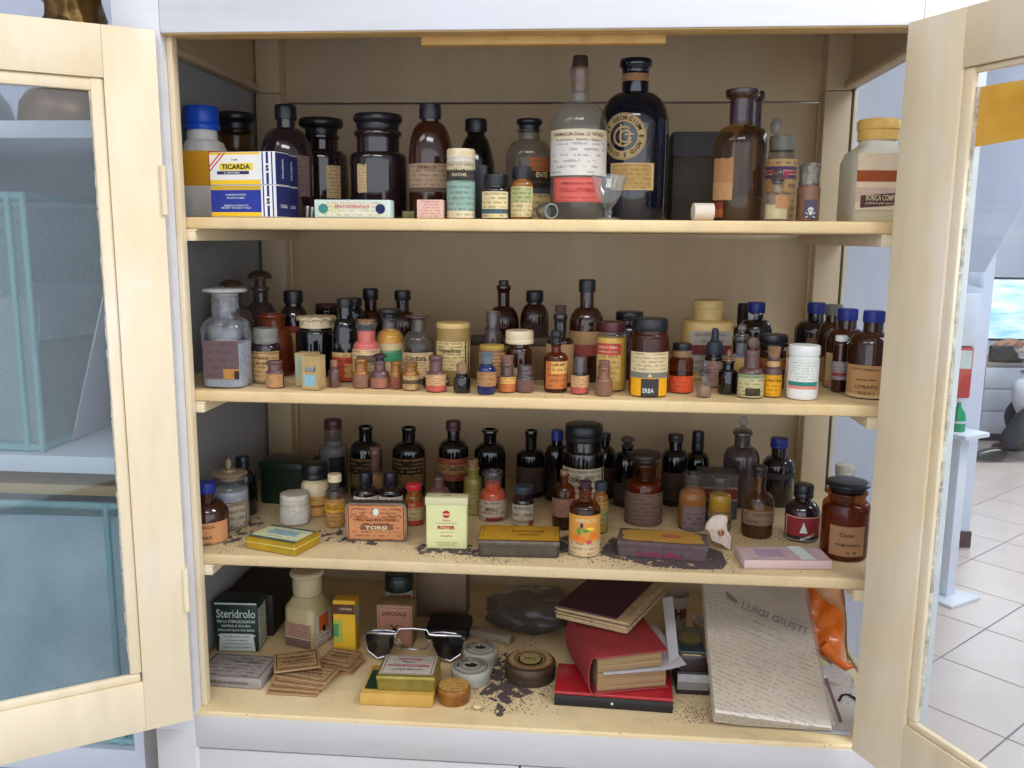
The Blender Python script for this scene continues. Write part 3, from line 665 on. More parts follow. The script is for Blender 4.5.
# corked bottle
r_ = bottle('tall clear corked bottle with handwritten white label over a red label', 1, 579, .09, 56.5, (57, 68, 101, 130), 'clear', ('cork', 'darkcork'), nw=19, cw=14.5, lip=1.14,
     labs=((132, 177, prt('handwritten', 'dcd6cc', '4c4a52', rows=8, cols=13, dens=.52, strength=.42, bands=((.78, 1, 'd9cdae'),), blot=.12, vr=(.05, .76)), 80),
           (179, 203, prt('coral_label', 'd8695f', '8d3238', rows=0, border='a8403f', blot=.2), 58)))
ro, rr_, q = BOT['tall clear corked bottle with handwritten white label over a red label']
for s_, y, h_, w_, c_ in (('FARMACIA Dott. U. VITALE', 137, 3.2, 56, 'rust'), ('Via del Corso - PRATO - Telefono', 142.5, 1.9, 50, 'rust'), ('FARMACIA Dott. U. VITALE', 185, 2.2, 34, 'rust'), ('COLLUTORIO', 191.5, 4, 38, 'red'), ('USO ESTERNO - Agitare bene', 199, 1.8, 38, 'red')):
    letters(ro, s_, cyl_fn(rr_, 0, .0012), h=h_*q['m'], w=w_*q['m'], at=(0, onY(579, y, .09).z-SZ[1]), mat=INK[c_])
mk('cork_plug', *lathe([(q['rn']*.72, q['zc']-.03), (q['rn']*.86, q['zc']-.002), (q['rn']*.86, q['zc'])], 20), CM['cork'], ro)
# big dark bottle with emblem
LG = 'largest bottle, blackish blue, with a round cream emblem and gold label'
r_ = bottle(LG, 1, 634, .165, 70.5, (60, 66, 93, 127), 'blue', ('none', ''), nw=27, lip=1.22, labs=((75, 82.5, LB['tan'], 70), (165.5, 192, prt('gold_label', 'bd9f62', '7a4a34', rows=6, cols=16, border='e0cf9a', blot=.5, blotcol='9c5a3c', strength=.4), 37, -4)))
ro, rr_, q = BOT[LG]; mm = q['m']; ez = onY(624.7, 140, .165).z-SZ[1]; ea = -.34
def efn(u, v): return (math.sin(u/rr_+ea)*(rr_+.0008), -math.cos(u/rr_+ea)*(rr_+.0008), ez+v)
def efn2(u, v): return (math.sin(u/rr_+ea)*(rr_+.0014), -math.cos(u/rr_+ea)*(rr_+.0014), ez+v)
def ring(f, r0, r1, m_, n=40, a0=0, a1=2*PI, nm='emblem'):
    V, F = [], []
    for k in range(n+1):
        a = a0+(a1-a0)*k/n; V += [f(r0*math.cos(a), r0*math.sin(a)), f(r1*math.cos(a), r1*math.sin(a))]
    for k in range(n): F.append((2*k, 2*k+1, 2*k+3, 2*k+2))
    return mk(nm, V, F, m_, ro, smooth=False)
ring(efn, 14*mm, 21.5*mm, INK['gold'])
ring(efn, 21.9*mm, 22.5*mm, INK['gold'])
def arc_text(s_, a0, step, rad, h_, flip=False):
    for k, ch in enumerate(s_):
        if ch == ' ': continue
        a = R(a0 + step*k)
        letters(ro, ch, efn2, h=h_, at=(rad*math.cos(a), rad*math.sin(a)), mat=INK['black'], rot=a-PI/2 if not flip else a+PI/2, bold=.03)
arc_text('ST GEORGIUM E', 162, -13.5, 17.7*mm, 4.2*mm)
arc_text('ASSIO S GIOV', 204, 12.2, 17.7*mm, 4.2*mm, True)
ring(efn, 8.2*mm, 10*mm, INK['gold'], 26, R(50), R(330)); 
ring(lambda u, v: efn(u+2.2*mm, v), 4.6*mm, 6.4*mm, INK['gold'], 22, R(-10), R(-340))
for x0, x1, y0, y1 in ((-3.4, -1.8, -9, 12), (1.6, 10, 1, 2.6), (5, 6.6, -5, 1.4)):
    mk('emblem', [efn(x*mm, y*mm) for x, y in ((x0, y0), (x1, y0), (x1, y1), (x0, y1))], [(0, 1, 2, 3)], INK['gold'], ro, smooth=False)
# stemmed glass
P = onY(608, 220, .03); mg = mpp(608, 200, .03); z = lambda y: onY(608, y, .03).z-SZ[1]
t = thing('liqueur_glass', 'small clear stemmed liqueur glass in front of the dark emblem bottle', 'glass', (P.x, .03, SZ[1]))
hh = z(175); b0 = z(207)
prof = [(.0165, 0), (.0165, .0012), (.005, .003), (.0038, .006), (.0055, .010), (.0035, .014), (.004, b0-.002), (.008, b0+.003), (.0155, b0+(hh-b0)*.35), (.0195, b0+(hh-b0)*.65), (.0222, hh), (.0214, hh), (.0188, b0+(hh-b0)*.65), (.0148, b0+(hh-b0)*.38), (.006, b0+.006), (0, b0+.005)]
mk('goblet', *lathe(prof, 24), GL['clean'], t, sharp=25)
# metal screw cap lying on its side
P = onY(547, 220, .035)
t = thing('metal_cap', 'small hollow metal cap lying on its side before the corked bottle', 'cap', (P.x, .035, SZ[1]+.0105), rot=(PI/2, 0, R(28)))
mk('cap_shell', *lathe([(.0098, -.014), (.0104, -.013), (.0104, .012), (.0098, .013), (.008, .013), (.0078, -.004), (0, -.004)], 28), CM['metal'], t)
# grey box
r_, w, d, h = carton('tall dark brown cardboard box with grey lid behind the bottles', 1, (671, 219), (728, 219), .1, ytop=133, mat=plain('brown_card', '4a4138', .7, col2='39322c', vscale=30), Y=.235, name='lidded_box')
box('box_lid', -w/2-.0015, w/2+.0015, -d/2-.0015, d/2+.0015, h-.034, h+.002, plain('grey_lid_card', '46474c', .6, col2='3a3a3e', vscale=30), r_)
# roll
P = onY(703, 219, .055); t = thing('paper_roll', 'short white paper roll lying beside the tan bottle', 'roll', (P.x, .06, SZ[1]+.0115), rot=(0, PI/2, R(8)))
mk('roll_body', *lathe([(.0065, -.013), (.0115, -.013), (.0115, .013), (.0065, .013), (.0065, -.011)], 24), plain('roll_paper', 'd5cabb', .7), t)
mk('roll_core', *lathe([(.0063, -.0125), (.0063, .0125)], 20), plain('dark_core', '2b2422', .8), t)
BT = 'tall translucent brown bottle with flanged neck and peeling tan label'
bottle(BT, 1, 740, .095, 53.5, (90, 94, 126, 146), 'violet', ('none', ''), nw=23.5, lip=1.42, labs=((160, 201, prt('bare_tan_label', 'a87a52', rows=0, bands=((0, .42, 'b58a5e'),), blot=.3), 27, -48, .001), (203, 218, prt('orange_corner', 'b5653a', rows=0, bands=((.55, 1, '8a3a30'),), blot=.4), 22, -62)))
ro, rr_, q = BOT[BT]; rn_ = q['rn']; mk('lip_ring', *lathe([(rn_*1.02, q['zn']+.004), (rn_*1.04, q['zc']-.009), (rn_*1.36, q['zc']-.0075), (rn_*1.46, q['zc']-.004), (rn_*1.44, q['zc']-.0005), (rn_*1.1, q['zc']+.0008), (rn_*.88, q['zc'])], 32), plain('plum_neck_glass', '2c1c26', .12, coat=.5, col2='43282e', vscale=30), ro); mk('residue', *lathe([(rr_*.92, .003), (rr_*.95, .03), (rr_*.9, .032), (0, .028)], 28), plain('violet_residue', '35262f', .5, col2='4a3a3a', vscale=30), ro)
bottle('slim brown bottle hidden behind the tall tan labelled one, neck showing', 1, 751.5, .2, 32, (92, 96, 128, 142), 'brown', ('none', ''), nw=17, lip=1.3)
r_ = bottle('glass jar with grey screw lid and cream label striped purple and pink', 1, 781, .165, 31, (137, 151, 158, 163), 'dusty', ('screw', 'grey'), nw=26, cw=25, labs=((160, 220, prt('purple_stripe', 'cfae78', '6a4a5a', rows=8, cols=12, bands=((.82, .88, '5b4a78'), (.76, .8, 'b84a62'), (.68, .74, '5b4a78'), (.7, .8, 'b84a62', .5, .62)), blot=.25), 80),), cat='jar', name='medicine_jar')
P = onY(774, 137, .16); t = thing('stopper_disc', 'oval grey glass stopper standing on the striped jar lid', 'stopper', (P.x, .162, BOT['glass jar with grey screw lid and cream label striped purple and pink'][2]['zt']+SZ[1]+.0022), R(-20), rot=(0, R(12), R(-20)))
V, F = lathe([(.0005, 0), (.006, .003), (.0078, .011), (.006, .02), (.0005, .0235)], 20); V = [(x, y*.35, z_) for x, y, z_ in V]; mk('stopper_body', V, F, plain('cloudy_glass', '8f8b80', .25, col2='77736a', vscale=60), t)
bottle('small clear bottle with ball stopper, tan label and white powder', 1, 777, .045, 25, (169, 181, 192, 197), 'clear', ('ball', 'dim'), nw=12, cw=11, fill=(205, 'cream'), labs=((196, 208, LB['tan'], 38, 22),), lip=1.35)
bottle('slender amber vial with crumpled foil top and skull label', 1, 809, .06, 23, (164, 186, 187, 189), 'tan', ('foil', 'foil'), nw=20, cw=22, labs=((200, 219, prt('poison_label', '5a4c60', 'c9c2d6', rows=0, blot=.2), 34),), cat='vial', name='medicine_vial')
ro, rr_, q = BOT['slender amber vial with crumpled foil top and skull label']
sf = cyl_fn(rr_, 0, .0012); zc_ = .012
for a_, b_, rx, ry, m_ in ((0, .0025, .0035, .0036, 'pale'), (0, -.0015, .002, .0025, 'pale')):
    mk('skull_mark', [sf(a_+rx*math.cos(k*PI/8), zc_+b_+ry*math.sin(k*PI/8)) for k in range(16)], [tuple(range(16))], INK[m_], ro, smooth=False)
sf = cyl_fn(rr_, 0, .0016)
for a_ in (-.0014, .0014): mk('skull_mark', [sf(a_+.0009*math.cos(k*PI/4), zc_+.002+.001*math.sin(k*PI/4)) for k in range(8)], [tuple(range(8))], INK['black'], ro, smooth=False)
for s_ in (-1, 1): mk('skull_mark', [sf(x, zc_-.004+s_*x*.55+y) for x, y in ((-.006, -.0006), (.006, -.0006), (.006, .0006), (-.006, .0006))], [(0, 1, 2, 3)], INK['pale'], ro, smooth=False)
# square plastic jar at the right end
t = thing('plastic_jar', 'square translucent plastic jar with yellow lid and brown banded label', 'jar')
A = onY(842, 219, .1); B = onY(863, 140, .1); Cc = onY(902, 140, .1); wj = .078; t.location = (A.x+wj/2, .1, SZ[1]); t.rotation_euler = (0, 0, R(4))
zz = lambda y: onY(870, y, .1).z-SZ[1]
ox = (B.x+Cc.x)/2-(A.x+wj/2); rc_ = (Cc.x-B.x)/2
pf = [(.037, 0, .9), (.039, .003, .9), (.039, zz(163), .9), (.036, zz(153), .7), (rc_*.95, zz(146), 0), (rc_*.9, zz(140), 0)]
mk('jar_body', *lathe([(a, b) for a, b, c in pf], 44, [c for a, b, c in pf], PI/44), plain('frosted_plastic', 'd6d2c2', .35, col2='cbbf98', vscale=14), t)
mk('screw_lid', *lathe([(rc_, zz(141)), (rc_*1.02, zz(139)), (rc_*1.02, zz(131)), (rc_*1.08, zz(130)), (rc_*1.08, zz(122)), (rc_, zz(120)), (0, zz(120))], 44), CM['yellow'], t)
f = lambda u, v: (u, -.0398, v)
p = sheet(t, f, -.0385, .0385, zz(211), zz(156), prt('brown_band', 'd9c4a6', rows=0, bands=((.5, .7, '9a4a24'), (.14, .4, 'c9ab9a')), blot=.2), nu=1)
mk('name_plate', [(-.032, -.0402, zz(209)), (.033, -.0402, zz(205)), (.033, -.0402, zz(193)), (-.032, -.0402, zz(197))], [(0, 1, 2, 3)], plain('plum_print', '4c3034', .6), t, smooth=False)
letters(t, 'BORICA COMPLESSA', lambda u, v: (u, -.0405, v), h=.0075, w=.05, at=(0, zz(199)), mat=INK['cream'])
letters(t, 'polvere per uso esterno', lambda u, v: (u, -.0405, v), h=.004, w=.05, at=(0, zz(204.5)), mat=INK['cream'])

# ------------------------------------------------------------------ shelf 2
K2 = .87
def b2(label, cx, Y, w, ys, *a, **k):
    if isinstance(Y, str): k['front'] = float(Y)*K2; Y = .1
    Y *= K2
    return bottle(label, 2, cx, Y, w, ys, *a, **k)
TG = 'tiny sample bottles along the front of the second shelf'
b2('clear square apothecary bottle with flared lip and faded purple label', 226.5, .047, 42, (287, 296, 317, 330), 'streak_shine', ('stop', 'ghost'), nw=26, cw=43, sq=.75, fill=(342, 'milky'), name='apothecary_bottle', lip=1)
ro, rr_, q = BOT['clear square apothecary bottle with flared lip and faded purple label']
fs = lambda u, v: (u, -rr_-.0006, v)
zz = lambda y: onY(228, y, .048*K2-rr_).z-SZ[2]
sheet(ro, fs, -rr_*.72, rr_*.93, zz(379), zz(341), prt('purple_faded', '5f4d50', '3f3238', rows=5, cols=10, strength=.4, bands=((0, .27, 'b07a3a', .55, 1), (0, .22, '2a2018', .86, 1)), blot=.35), 'paper_label')
mk('base_liner', *lathe([(rr_*.9, .003), (rr_*.9, .009), (0, .009)], 32, [.75, .75, 0], PI/32), FILL['white'], ro)
MB_ = plain('brown_mushroom', '3c2c26', .45, col2='54412f', vscale=60)
CM['mush'] = MB_
b2('brown mushroom stoppered jar hidden behind the clear square bottle', 233, .2, 40, (279, 292, 306, 325), 'dim', ('mush', 'mush'), nw=18, cw=23)
b2('smoky bottle with a large brown mushroom stopper near the left pane', 262, .29, 38, (270, 287, 302, 330), 'dim', ('mush', 'mush'), nw=14, cw=24, lip=1.25, p=1.6)
b2('dark bottle with black cap, label topped by a red band', 294, .225, 28, (290, 303, 306, 322), 'dark', ('screw', 'black'), nw=15, cw=18.6, labs=((325, 362, prt('red_top', 'c4a06c', '5a2a20', rows=0, bands=((.82, 1, '8e3a30'),), blot=.3), 80),), p=1.7)
b2('rust orange glass jar without stopper, dark rim', 272, '.132', 40, (314, 316, 327, 348), 'red', ('none', ''), nw=26, lip=1.08, cat='jar', name='medicine_jar')
b2('dark jar with grey cardboard cap and ruled cream label', 266, .093, 27.6, (326.7, 342.5, 344, 348), 'dark', ('smooth', 'grey'), nw=24, cw=24.8, labs=((350, 381, LB['creambr'], 78),), words=(('ROUGE', 356, 3, 'brown', 0, 13), ('ACIDO FENICO', 362, 2.4, 'brown', 0, 18)), cat='jar', name='medicine_jar')
b2('tiny plum bottle with tan label beside grey capped jar', 275, .04, 17, (360.6, 362, 370, 374), 'plum', ('none', ''), nw=13.5, labs=((373, 388, LB['tan'], 75),), group=TG, name='sample_bottle')
b2('stout black jar with a ruffled cream lid', 317, .17, 41, (315, 327, 329, 337), 'black', ('scallop', 'cream'), nw=33, cw=38, cat='jar', name='medicine_jar', p=3)
b2('black jar with dark red lid at the back', 327, .31, 23, (303, 308, 309, 311), 'black', ('smooth', 'reddark'), nw=21, cw=22.5, cat='jar', name='medicine_jar')
M_CB = plain('cream_board', 'b99d6c', .65, col2='8f7348', vscale=120)
for lab, xl, xr, Y, yt, fm in (('small cream box with light blue label, front of two', 302.5, 321, .02, 356, prt('blue_box', 'b39763', '5a4630', rows=0, bands=((.1, .45, '7fb0bb', .14, .82), (.55, .7, '4a4440', .2, .85)), blot=.4)),
                             ('small cream box with pale green face, tucked behind the blue labelled one', 296, 316, .05, 353, prt('green_box', 'a99e78', '5a4630', rows=0, bands=((.15, .9, '8fa396', .1, .7),), blot=.5))):
    r_, w, d, h = carton(lab, 2, (xl, 390), (xr, 390), .022, ytop=yt, mat=M_CB, Y=Y*K2, name='pill_box', group='pair of small cream pill boxes')
    r_.rotation_euler.z -= R(9)
    sheet(r_, f_front(d), -w/2+.001, w/2-.001, .001, h-.001, fm, 'printed_panel')
    if Y < .03:
        letters(r_, 'DISCOIDI', f_front(d, .0009), h=.0028, w=.0125, at=(0, h*.66), mat=INK['pale']); letters(r_, 'TABLETTEN', f_front(d, .0009), h=.002, w=.012, at=(0, h*.59), mat=INK['pale'])
b2('tiny plum bottle with cream top right of the blue labelled box', 334, .055, 11, (360, 366, 369, 372), 'plum', ('cork', 'cork'), nw=7.5, cw=7, group=TG, name='sample_bottle')
b2('black bottle with faceted silver shoulder and red orange label', 346, .125, 27, (298, 307, 318, 340), 'black', ('screw', 'black'), nw=13.5, cw=15.5, labs=((351, 379, prt('red_orange', 'b5482c', '4a2018', rows=5, cols=10, bands=((.84, 1, 'd9b078'), (.12, .6, 'c49058', .55, .95)), blot=.3), 70),), p=2.4)
BS = BOT['black bottle with faceted silver shoulder and red orange label']
mk('collar_band', *lathe([(BS[1]*1.01, onY(346, 348, .125*K2).z-SZ[2]), (BS[1]*1.03, onY(346, 345, .125*K2).z-SZ[2]), (BS[1]*1.0, onY(346, 341, .125*K2).z-SZ[2])], 12), plain('pewter_band', '5a5a5e', .3, .5), BS[0], sharp=10)
b2('round bottle of coral pink powder with flat cork', 366.5, .093, 27, (319, 322.5, 341, 348), 'clear', ('cork', 'cork'), nw=18.5, cw=17.5, fill=(331, 'coral'), labs=((348, 377, prt('cream_pinkblot', 'cdb083', '4a3a2c', rows=7, cols=14, bands=((.55, .8, '6a5a48', .3, .98),), blot=.35), 80),))
b2('tiny amber bottle, open necked, in front of the coral powder', 361, '.0433', 15.6, (359, 361, 371, 375), 'gold', ('none', ''), nw=12, labs=((374, 389, LB['pinkbr'], 85),), group=TG, name='sample_bottle')
b2('tiny bottle with flat black mushroom stopper and pinkish label', 380, '.0435', 18, (352.6, 361, 370, 375), 'plum', ('mush', 'plumc'), nw=11, cw=15, labs=((377, 388, prt('pink_small', 'a06a55', '4a2c28', rows=5, cols=12, blot=.45), 80),), group=TG, name='sample_bottle')
b2('tiniest yellow amber bottle with rusty label', 396, '.045', 12, (361.6, 363, 371, 374), 'gold', ('none', ''), nw=9.5, labs=((376, 389, prt('rusty', '8a4a3a', '4a2420', rows=4, cols=8, blot=.5), 80),), group=TG, name='sample_bottle')
b2('tiny amber bottle with dark banded cream label', 411, '.033', 16, (360.5, 363.5, 371, 375), 'gold', ('cork', 'cork'), nw=12.5, cw=13.5, labs=((375, 391, prt('banded_small', 'b59662', '4a3a2a', rows=5, cols=10, bands=((.4, .7, '4e4336'),), blot=.4), 80),), group=TG, name='sample_bottle')
b2('yellow powder bottle, wide black stopper, green rectangle on the label', 390, .13, 29, (308, 317.5, 330, 342), 'clear', ('stop', 'black'), nw=15, cw=24, fill=(329, 'yellow'), labs=((342, 375, prt('green_rect', 'd0bd8e', '6a5a3a', rows=0, bands=((.45, .8, '3f9468', .18, .88),), blot=.25), 80),), words=(('SOLFATO', 349.5, 2.5, 'cream', 0, 13),))
b2('slim brown bottle, tall black cap, left of two at the back', 371, .31, 26, (288, 299.5, 310, 325), 'brown', ('screw', 'black'), nw=12, cw=15.4)
b2('slim brown bottle, tall black cap, right of two at the back', 403, .31, 28, (290, 300, 311, 327), 'brown', ('screw', 'black'), nw=12.5, cw=16)
b2('dark bottle with rounded black cap behind the faceted black one', 353, .245, 22, (297, 306, 308, 318), 'black', ('smooth', 'black'), nw=15, cw=18)
b2('clear globe shouldered bottle with wide flat lip and black lettered label', 418.5, .112, 31, (314.7, 319, 331, 349), 'dusty', ('stop', 'dim'), nw=14, cw=24.5, labs=((351, 376, LB['cream'], 75),), words=(('Canfora', 356.5, 5, 'black', 0, 21),), lip=1)
b2('tan ochre canister with pale lid and printed cream label', 453.6, .112, 34, (321, 327.5, 328.5, 330), plain('ochre_tin', 'a3844a', .5, col2='8a6c38', vscale=50), ('smooth', 'lyellow'), nw=33, cw=34.4, straight=True, labs=((340, 368, prt('printed_cream', 'd0b880', '3a3028', rows=8, cols=18, bands=((0, 1, '5a4638', .82, .86), (0, 1, '5a4638', .92, .97)), blot=.3), 75),), words=(('Vaselina', 348.5, 4.5, 'black', -8, 23),), cat='canister', name='canister')
b2('tiny plum bottle with flared neck, red and cream label', 436, '.0231', 19.5, (355.8, 358, 371, 374), 'plum', ('none', ''), nw=13, labs=((373.5, 392, LB['pinkcream'], 88),), group=TG, name='sample_bottle')
P = onY(436, 381, .07*K2); t = thing('glass_vial', 'dark glass vial lying on its side behind a tiny plum bottle', 'vial', (P.x, .0705*K2, SZ[2]+.0078), rot=(0, PI/2, R(4)))
mk('glass_body', *lathe([(.006, -.018), (.0075, -.016), (.0075, .011), (.006, .014), (.0062, .018), (.004, .018), (.004, .01), (0, .01)], 20), GL['dark'], t)
b2('tiny black bottle with tan stopper in front of the canister', 462, .033, 17, (363, 373, 376, 378), 'black', ('cork', 'cork'), nw=12, cw=11, group=TG, name='sample_bottle')
b2('cobalt blue bottle with grey cork and tan label', 486.5, '.0116', 18.4, (352, 363.5, 366, 371), 'cobalt', ('cork', 'greyblue'), nw=13, cw=13.5, labs=((371, 385, prt('tan_band', 'a87a50', '5a3c24', rows=3, cols=14, blot=.35), 88),), group=TG, name='sample_bottle')
b2('tiny bottle with pinkish cork and orange label', 507, '.033', 17.4, (355, 363, 375, 377), 'plum', ('cork', 'pinkcork'), nw=12.5, cw=13, labs=((376, 392, LB['orange'], 88),), group=TG, name='sample_bottle')
b2('tiny smoky bottle with dusty wide stopper right of the orange label', 525, '.037', 17, (364, 374, 376, 378), 'dim', ('smooth', 'dim'), nw=14, cw=16, labs=((379, 391, LB['dusty'], 80),), group=TG, name='sample_bottle')
b2('jar with yellow ochre lid and tan label', 492, .088, 25, (343.6, 349.5, 350.5, 352), 'tan', ('smooth', 'ochre'), nw=24, cw=25, straight=True, labs=((352, 381, LB['tan'], 85),), cat='jar', name='medicine_jar')
b2('smoky bottle with tall grey glass stopper behind the yellow lidded jar', 493, .138, 18, (310.5, 327, 331, 335), 'dim', ('cork', 'dim'), nw=15, cw=14.5, lip=1.15, fill=None)
b2('brown jar with thick white ceramic lid', 519.5, .1, 25, (329, 343, 347, 352), 'brown', ('smooth', 'cream'), nw=19, cw=28.5, cat='jar', name='medicine_jar', labs=((366, 380, LB['cream'], 80),))
r_, w, d, h = carton('low tan wooden box with dark lid standing behind the jars', 2, (469, 380), (556, 380), .035, ytop=345, mat=plain('tan_wood_box', '8e6d47', .65, col2='755636', vscale=25), Y=.17*K2, name='wooden_box')
box('box_lid', -w/2-.001, w/2+.001, -d/2-.001, d/2+.001, h+.0004, h+.012, plain('dark_lid_board', '4a3a30', .6, col2='3a2c26', vscale=30), r_)
b2('tall brown bottle with ringed neck and dark stopper', 503.5, .29, 31, (280, 285, 306, 324), 'brown', ('cork', 'brown'), nw=12, cw=9.5, lip=1.2)
b2('brown bottle with black ribbed cap and dark square label', 534.5, .3, 29, (290, 302, 304, 321), 'brown', ('screw', 'black'), nw=15, cw=17.5, labs=((322, 350, LB['darkbrown'], 60),))
b2('amber bottle of black liquid with black stopper and orange art label', 556, '.0424', 23.7, (330, 343, 352, 359), 'amber', ('stop', 'black'), nw=9.5, cw=12, fill=(362, 'dark'), labs=((360, 387, LB['orange'], 62, 10),), words=(('TINTURA', 363.5, 2, 'brown', 10, 13),), lip=1.2)
b2('dark corked bottle with wide bare tan label behind the amber one', 560, .118, 28, (305, 314, 337, 343), 'dark', ('cork', 'darkcork'), nw=12, cw=11.5, labs=((343, 381, prt('bare_tan', 'b08a64', rows=0, blot=.35), 85),), lip=1.15)
b2('tall brown bottle, dark rounded cap, cream label with red band', 586.5, .175, 34, (279, 292, 307, 324), 'brown', ('smooth', 'black'), nw=14, cw=17, labs=((330, 354, prt('cream_red', 'b08e62', '5a3a28', rows=0, bands=((0, .47, '9c4a44'),), blot=.3), 82),))
b2('tiny dark bottle with ribbed stopper and pink red label', 580, '.0335', 17.5, (356, 372, 374, 376), 'dark', ('smooth', 'dim'), nw=12, cw=12.5, labs=((374.5, 393, LB['pinkcream'], 88),), group=TG, name='sample_bottle')
b2('tiny dusty tan bottle with tapered stopper before yellow jar', 604, '.0217', 16.5, (359.6, 367, 378, 381), 'tan', ('stop', 'pinkcork'), nw=11.5, cw=11, labs=((381, 396, LB['pinkbr'], 88),), group=TG, name='sample_bottle')
b2('glass jar of bright yellow powder, maroon screw lid, red and cream label', 612, '.0616', 31, (320.5, 331.5, 333, 336), 'clear', ('screw', 'maroon'), nw=26, cw=26, fill=(337, 'bright'), labs=((341, 379, prt('red_yellow', 'd3b268', '7a3a2a', rows=7, cols=14, bands=((.68, .98, 'c4443a'),), blot=.35), 52, -18),), words=(('CARLO ERBA', 345.5, 2.8, 'cream', -18, 20), ('FARMACEUTICI', 350, 2, 'cream', -18, 20)), cat='jar', name='medicine_jar')
LJ = 'largest jar of yellow powder, black ribbed lid, cream and grey label'
b2(LJ, 649.5, '.0219', 39.6, (317, 330, 333, 343), 'amber', ('screw', 'black'), nw=34, cw=36, fill=(377, 'yellow'), labs=((350, 376, prt('cream_greyband', 'd3bf94', '6a5a44', rows=7, cols=16, bands=((0, .24, '77756e'),), blot=.2, vr=(.28, .95)), 66), (375, 394, prt('yellow_lower', 'eaa715', rows=0, bands=((0, .95, '3c3a3a', .3, .72),), blot=.15), 62)), cat='jar', name='medicine_jar')
ro, rr_, q = BOT[LJ]
letters(ro, 'ERBA', cyl_fn(rr_, -.06, .0012), h=.006, w=.014, at=(0, onY(649, 388, .04).z-SZ[2]), mat=INK['pale'])
mk('label_mark', [cyl_fn(rr_, 0, .0012)(a, onY(649, y, .04).z-SZ[2]) for a, y in ((-.003, 374.5), (.003, 374.5), (0, 371))], [(0, 1, 2)], INK['cream'], ro, smooth=False)
b2('black bottle with a wide rounded cap behind the yellow jars', 629, .21, 30, (310.5, 320, 324, 336), 'black', ('smooth', 'black'), nw=20, cw=28)
b2('large yellowed plastic jar with grey and maroon banded label', 707.5, .245, 52, (299, 312.5, 319, 323), CM['lyellow'], ('smooth', 'lyellow'), nw=31, cw=33.5, sq=.5, cat='jar', name='plastic_jar')
ro, rr_, q = BOT['large yellowed plastic jar with grey and maroon banded label']
zz = lambda y: onY(707.5, y, .245*K2-rr_).z-SZ[2]
sheet(ro, lambda u, v: (u, -rr_-.0008, v), -rr_*.8, rr_*.8, zz(372), zz(331), prt('banded_jar', 'a5a094', '55504a', rows=6, cols=16, bands=((.42, .66, '6e2a30'),), blot=.2), 'paper_label')
b2('small brown jar with black cap and red orange lower label', 681.5, '.0629', 24.5, (342, 350, 357, 362), 'amber', ('smooth', 'black'), nw=19, cw=18.8, fill=(372, 'brown'), labs=((374.5, 393.5, prt('red_lower', 'd9532e', '8a2c1a', rows=4, cols=10, blot=.3), 75),), cat='jar', name='medicine_jar')
BS = BOT['small brown jar with black cap and red orange lower label']; mk('cork_band', *lathe([(BS[2]['rn']*1.02, BS[2]['zn']+.001), (BS[2]['rn']*1.02, BS[2]['zc'])], 24), CM['cork'], BS[0])
b2('dropper bottle with slate rubber bulb and pinkish label', 714, .14, 19, (327, 354, 356, 359), 'dark', ('drop', 'slate'), nw=16, cw=17, labs=((360, 386, prt('pinkish', 'a5857a', '5a4640', rows=8, cols=12, blot=.4), 85),), name='dropper_bottle')
b2('tiny clear vial of brown grains with round glass stopper', 704, '.0285', 15.5, (359.5, 372, 382, 386), 'clear', ('disc', 'dim'), nw=10.5, cw=5.5, fill=(386, 'tan'), group=TG, name='sample_bottle', lip=1.3)
b2('squat black bottle with brown neck and amber stopper', 728, '.0615', 19.5, (349, 361, 369, 374), 'black', ('disc', 'tan'), nw=11, cw=4.5, name='sample_bottle', lip=1.2)
b2('clear bottle with upright disc stopper and cream label', 741, .122, 22, (323, 336, 354, 358), 'clear', ('disc', 'clear'), nw=12.5, cw=8, fill=(344, 'grey'), labs=((357, 388, prt('cream_plain', 'cba86a', rows=0, blot=.3), 80),), lip=1.35)
b2('plum necked bottle with green cream diagonal label', 751, '.0329', 26, (350, 352, 367, 376), 'plum', ('none', ''), nw=15, labs=((373, 398, prt('green_cream', 'c4ba8a', '5a5438', rows=6, cols=12, bands=((.82, 1, '8fa47c'), (.06, .4, '35322a', .3, .72)), blot=.35), 82),), lip=1.05)
P = onY(754, 343.6, .088*K2); t = thing('stopper_disc', 'round dusty brown disc standing behind the green labelled bottle neck', 'stopper', (P.x, .088*K2, SZ[2]), R(10))
q_ = onY(754, 337, .088*K2).z-SZ[2]
V, F = lathe([(.0006, q_-.017), (.006, q_-.0155), (.0088, q_-.0085), (.006, q_-.0015), (.0006, q_)], 20); V = [(x, y*.4, z_) for x, y, z_ in V]; mk('stopper_body', V, F, plain('dusty_brown_glass', '7d6252', .4, col2='5f4a40', vscale=60), t)
tube('stopper_stem', [(0, 0, 0), (0, 0, q_-.014)], .0035, CM['dim'], t, 10)
b2('small corked bottle with bright yellow label', 773, '.0458', 18, (346, 357, 367, 372), 'plum', ('cork', 'cork'), nw=12.5, cw=13.5, labs=((374, 397, prt('bright_yellow', 'e3a21c', '8a5a18', rows=5, cols=10, blot=.15), 82), (360.5, 366, plain('cream_ring', 'c49a68', .6), 85)), words=(('NEOSALVARSAN', 379, 2.2, 'brown', 0, 14),), name='sample_bottle')
b2('amber jar with wide black lid and red flecked label', 772, .132, 28, (333, 346, 348, 352), 'brown', ('smooth', 'black'), nw=24, cw=31, labs=((357, 368, prt('red_flecks', '9c6a34', '7a2020', rows=2, cols=8, dens=.4, bands=((.1, .6, 'a5303a', 0, .24), (.3, .9, 'a5303a', .72, 1)), blot=.3), 88),), cat='jar', name='medicine_jar')
b2('dark bottle, blue cap with torn white tag, at the back', 755, .275, 34, (301.7, 312.6, 319, 332), 'dark', ('screw', 'blue'), nw=15, cw=18)
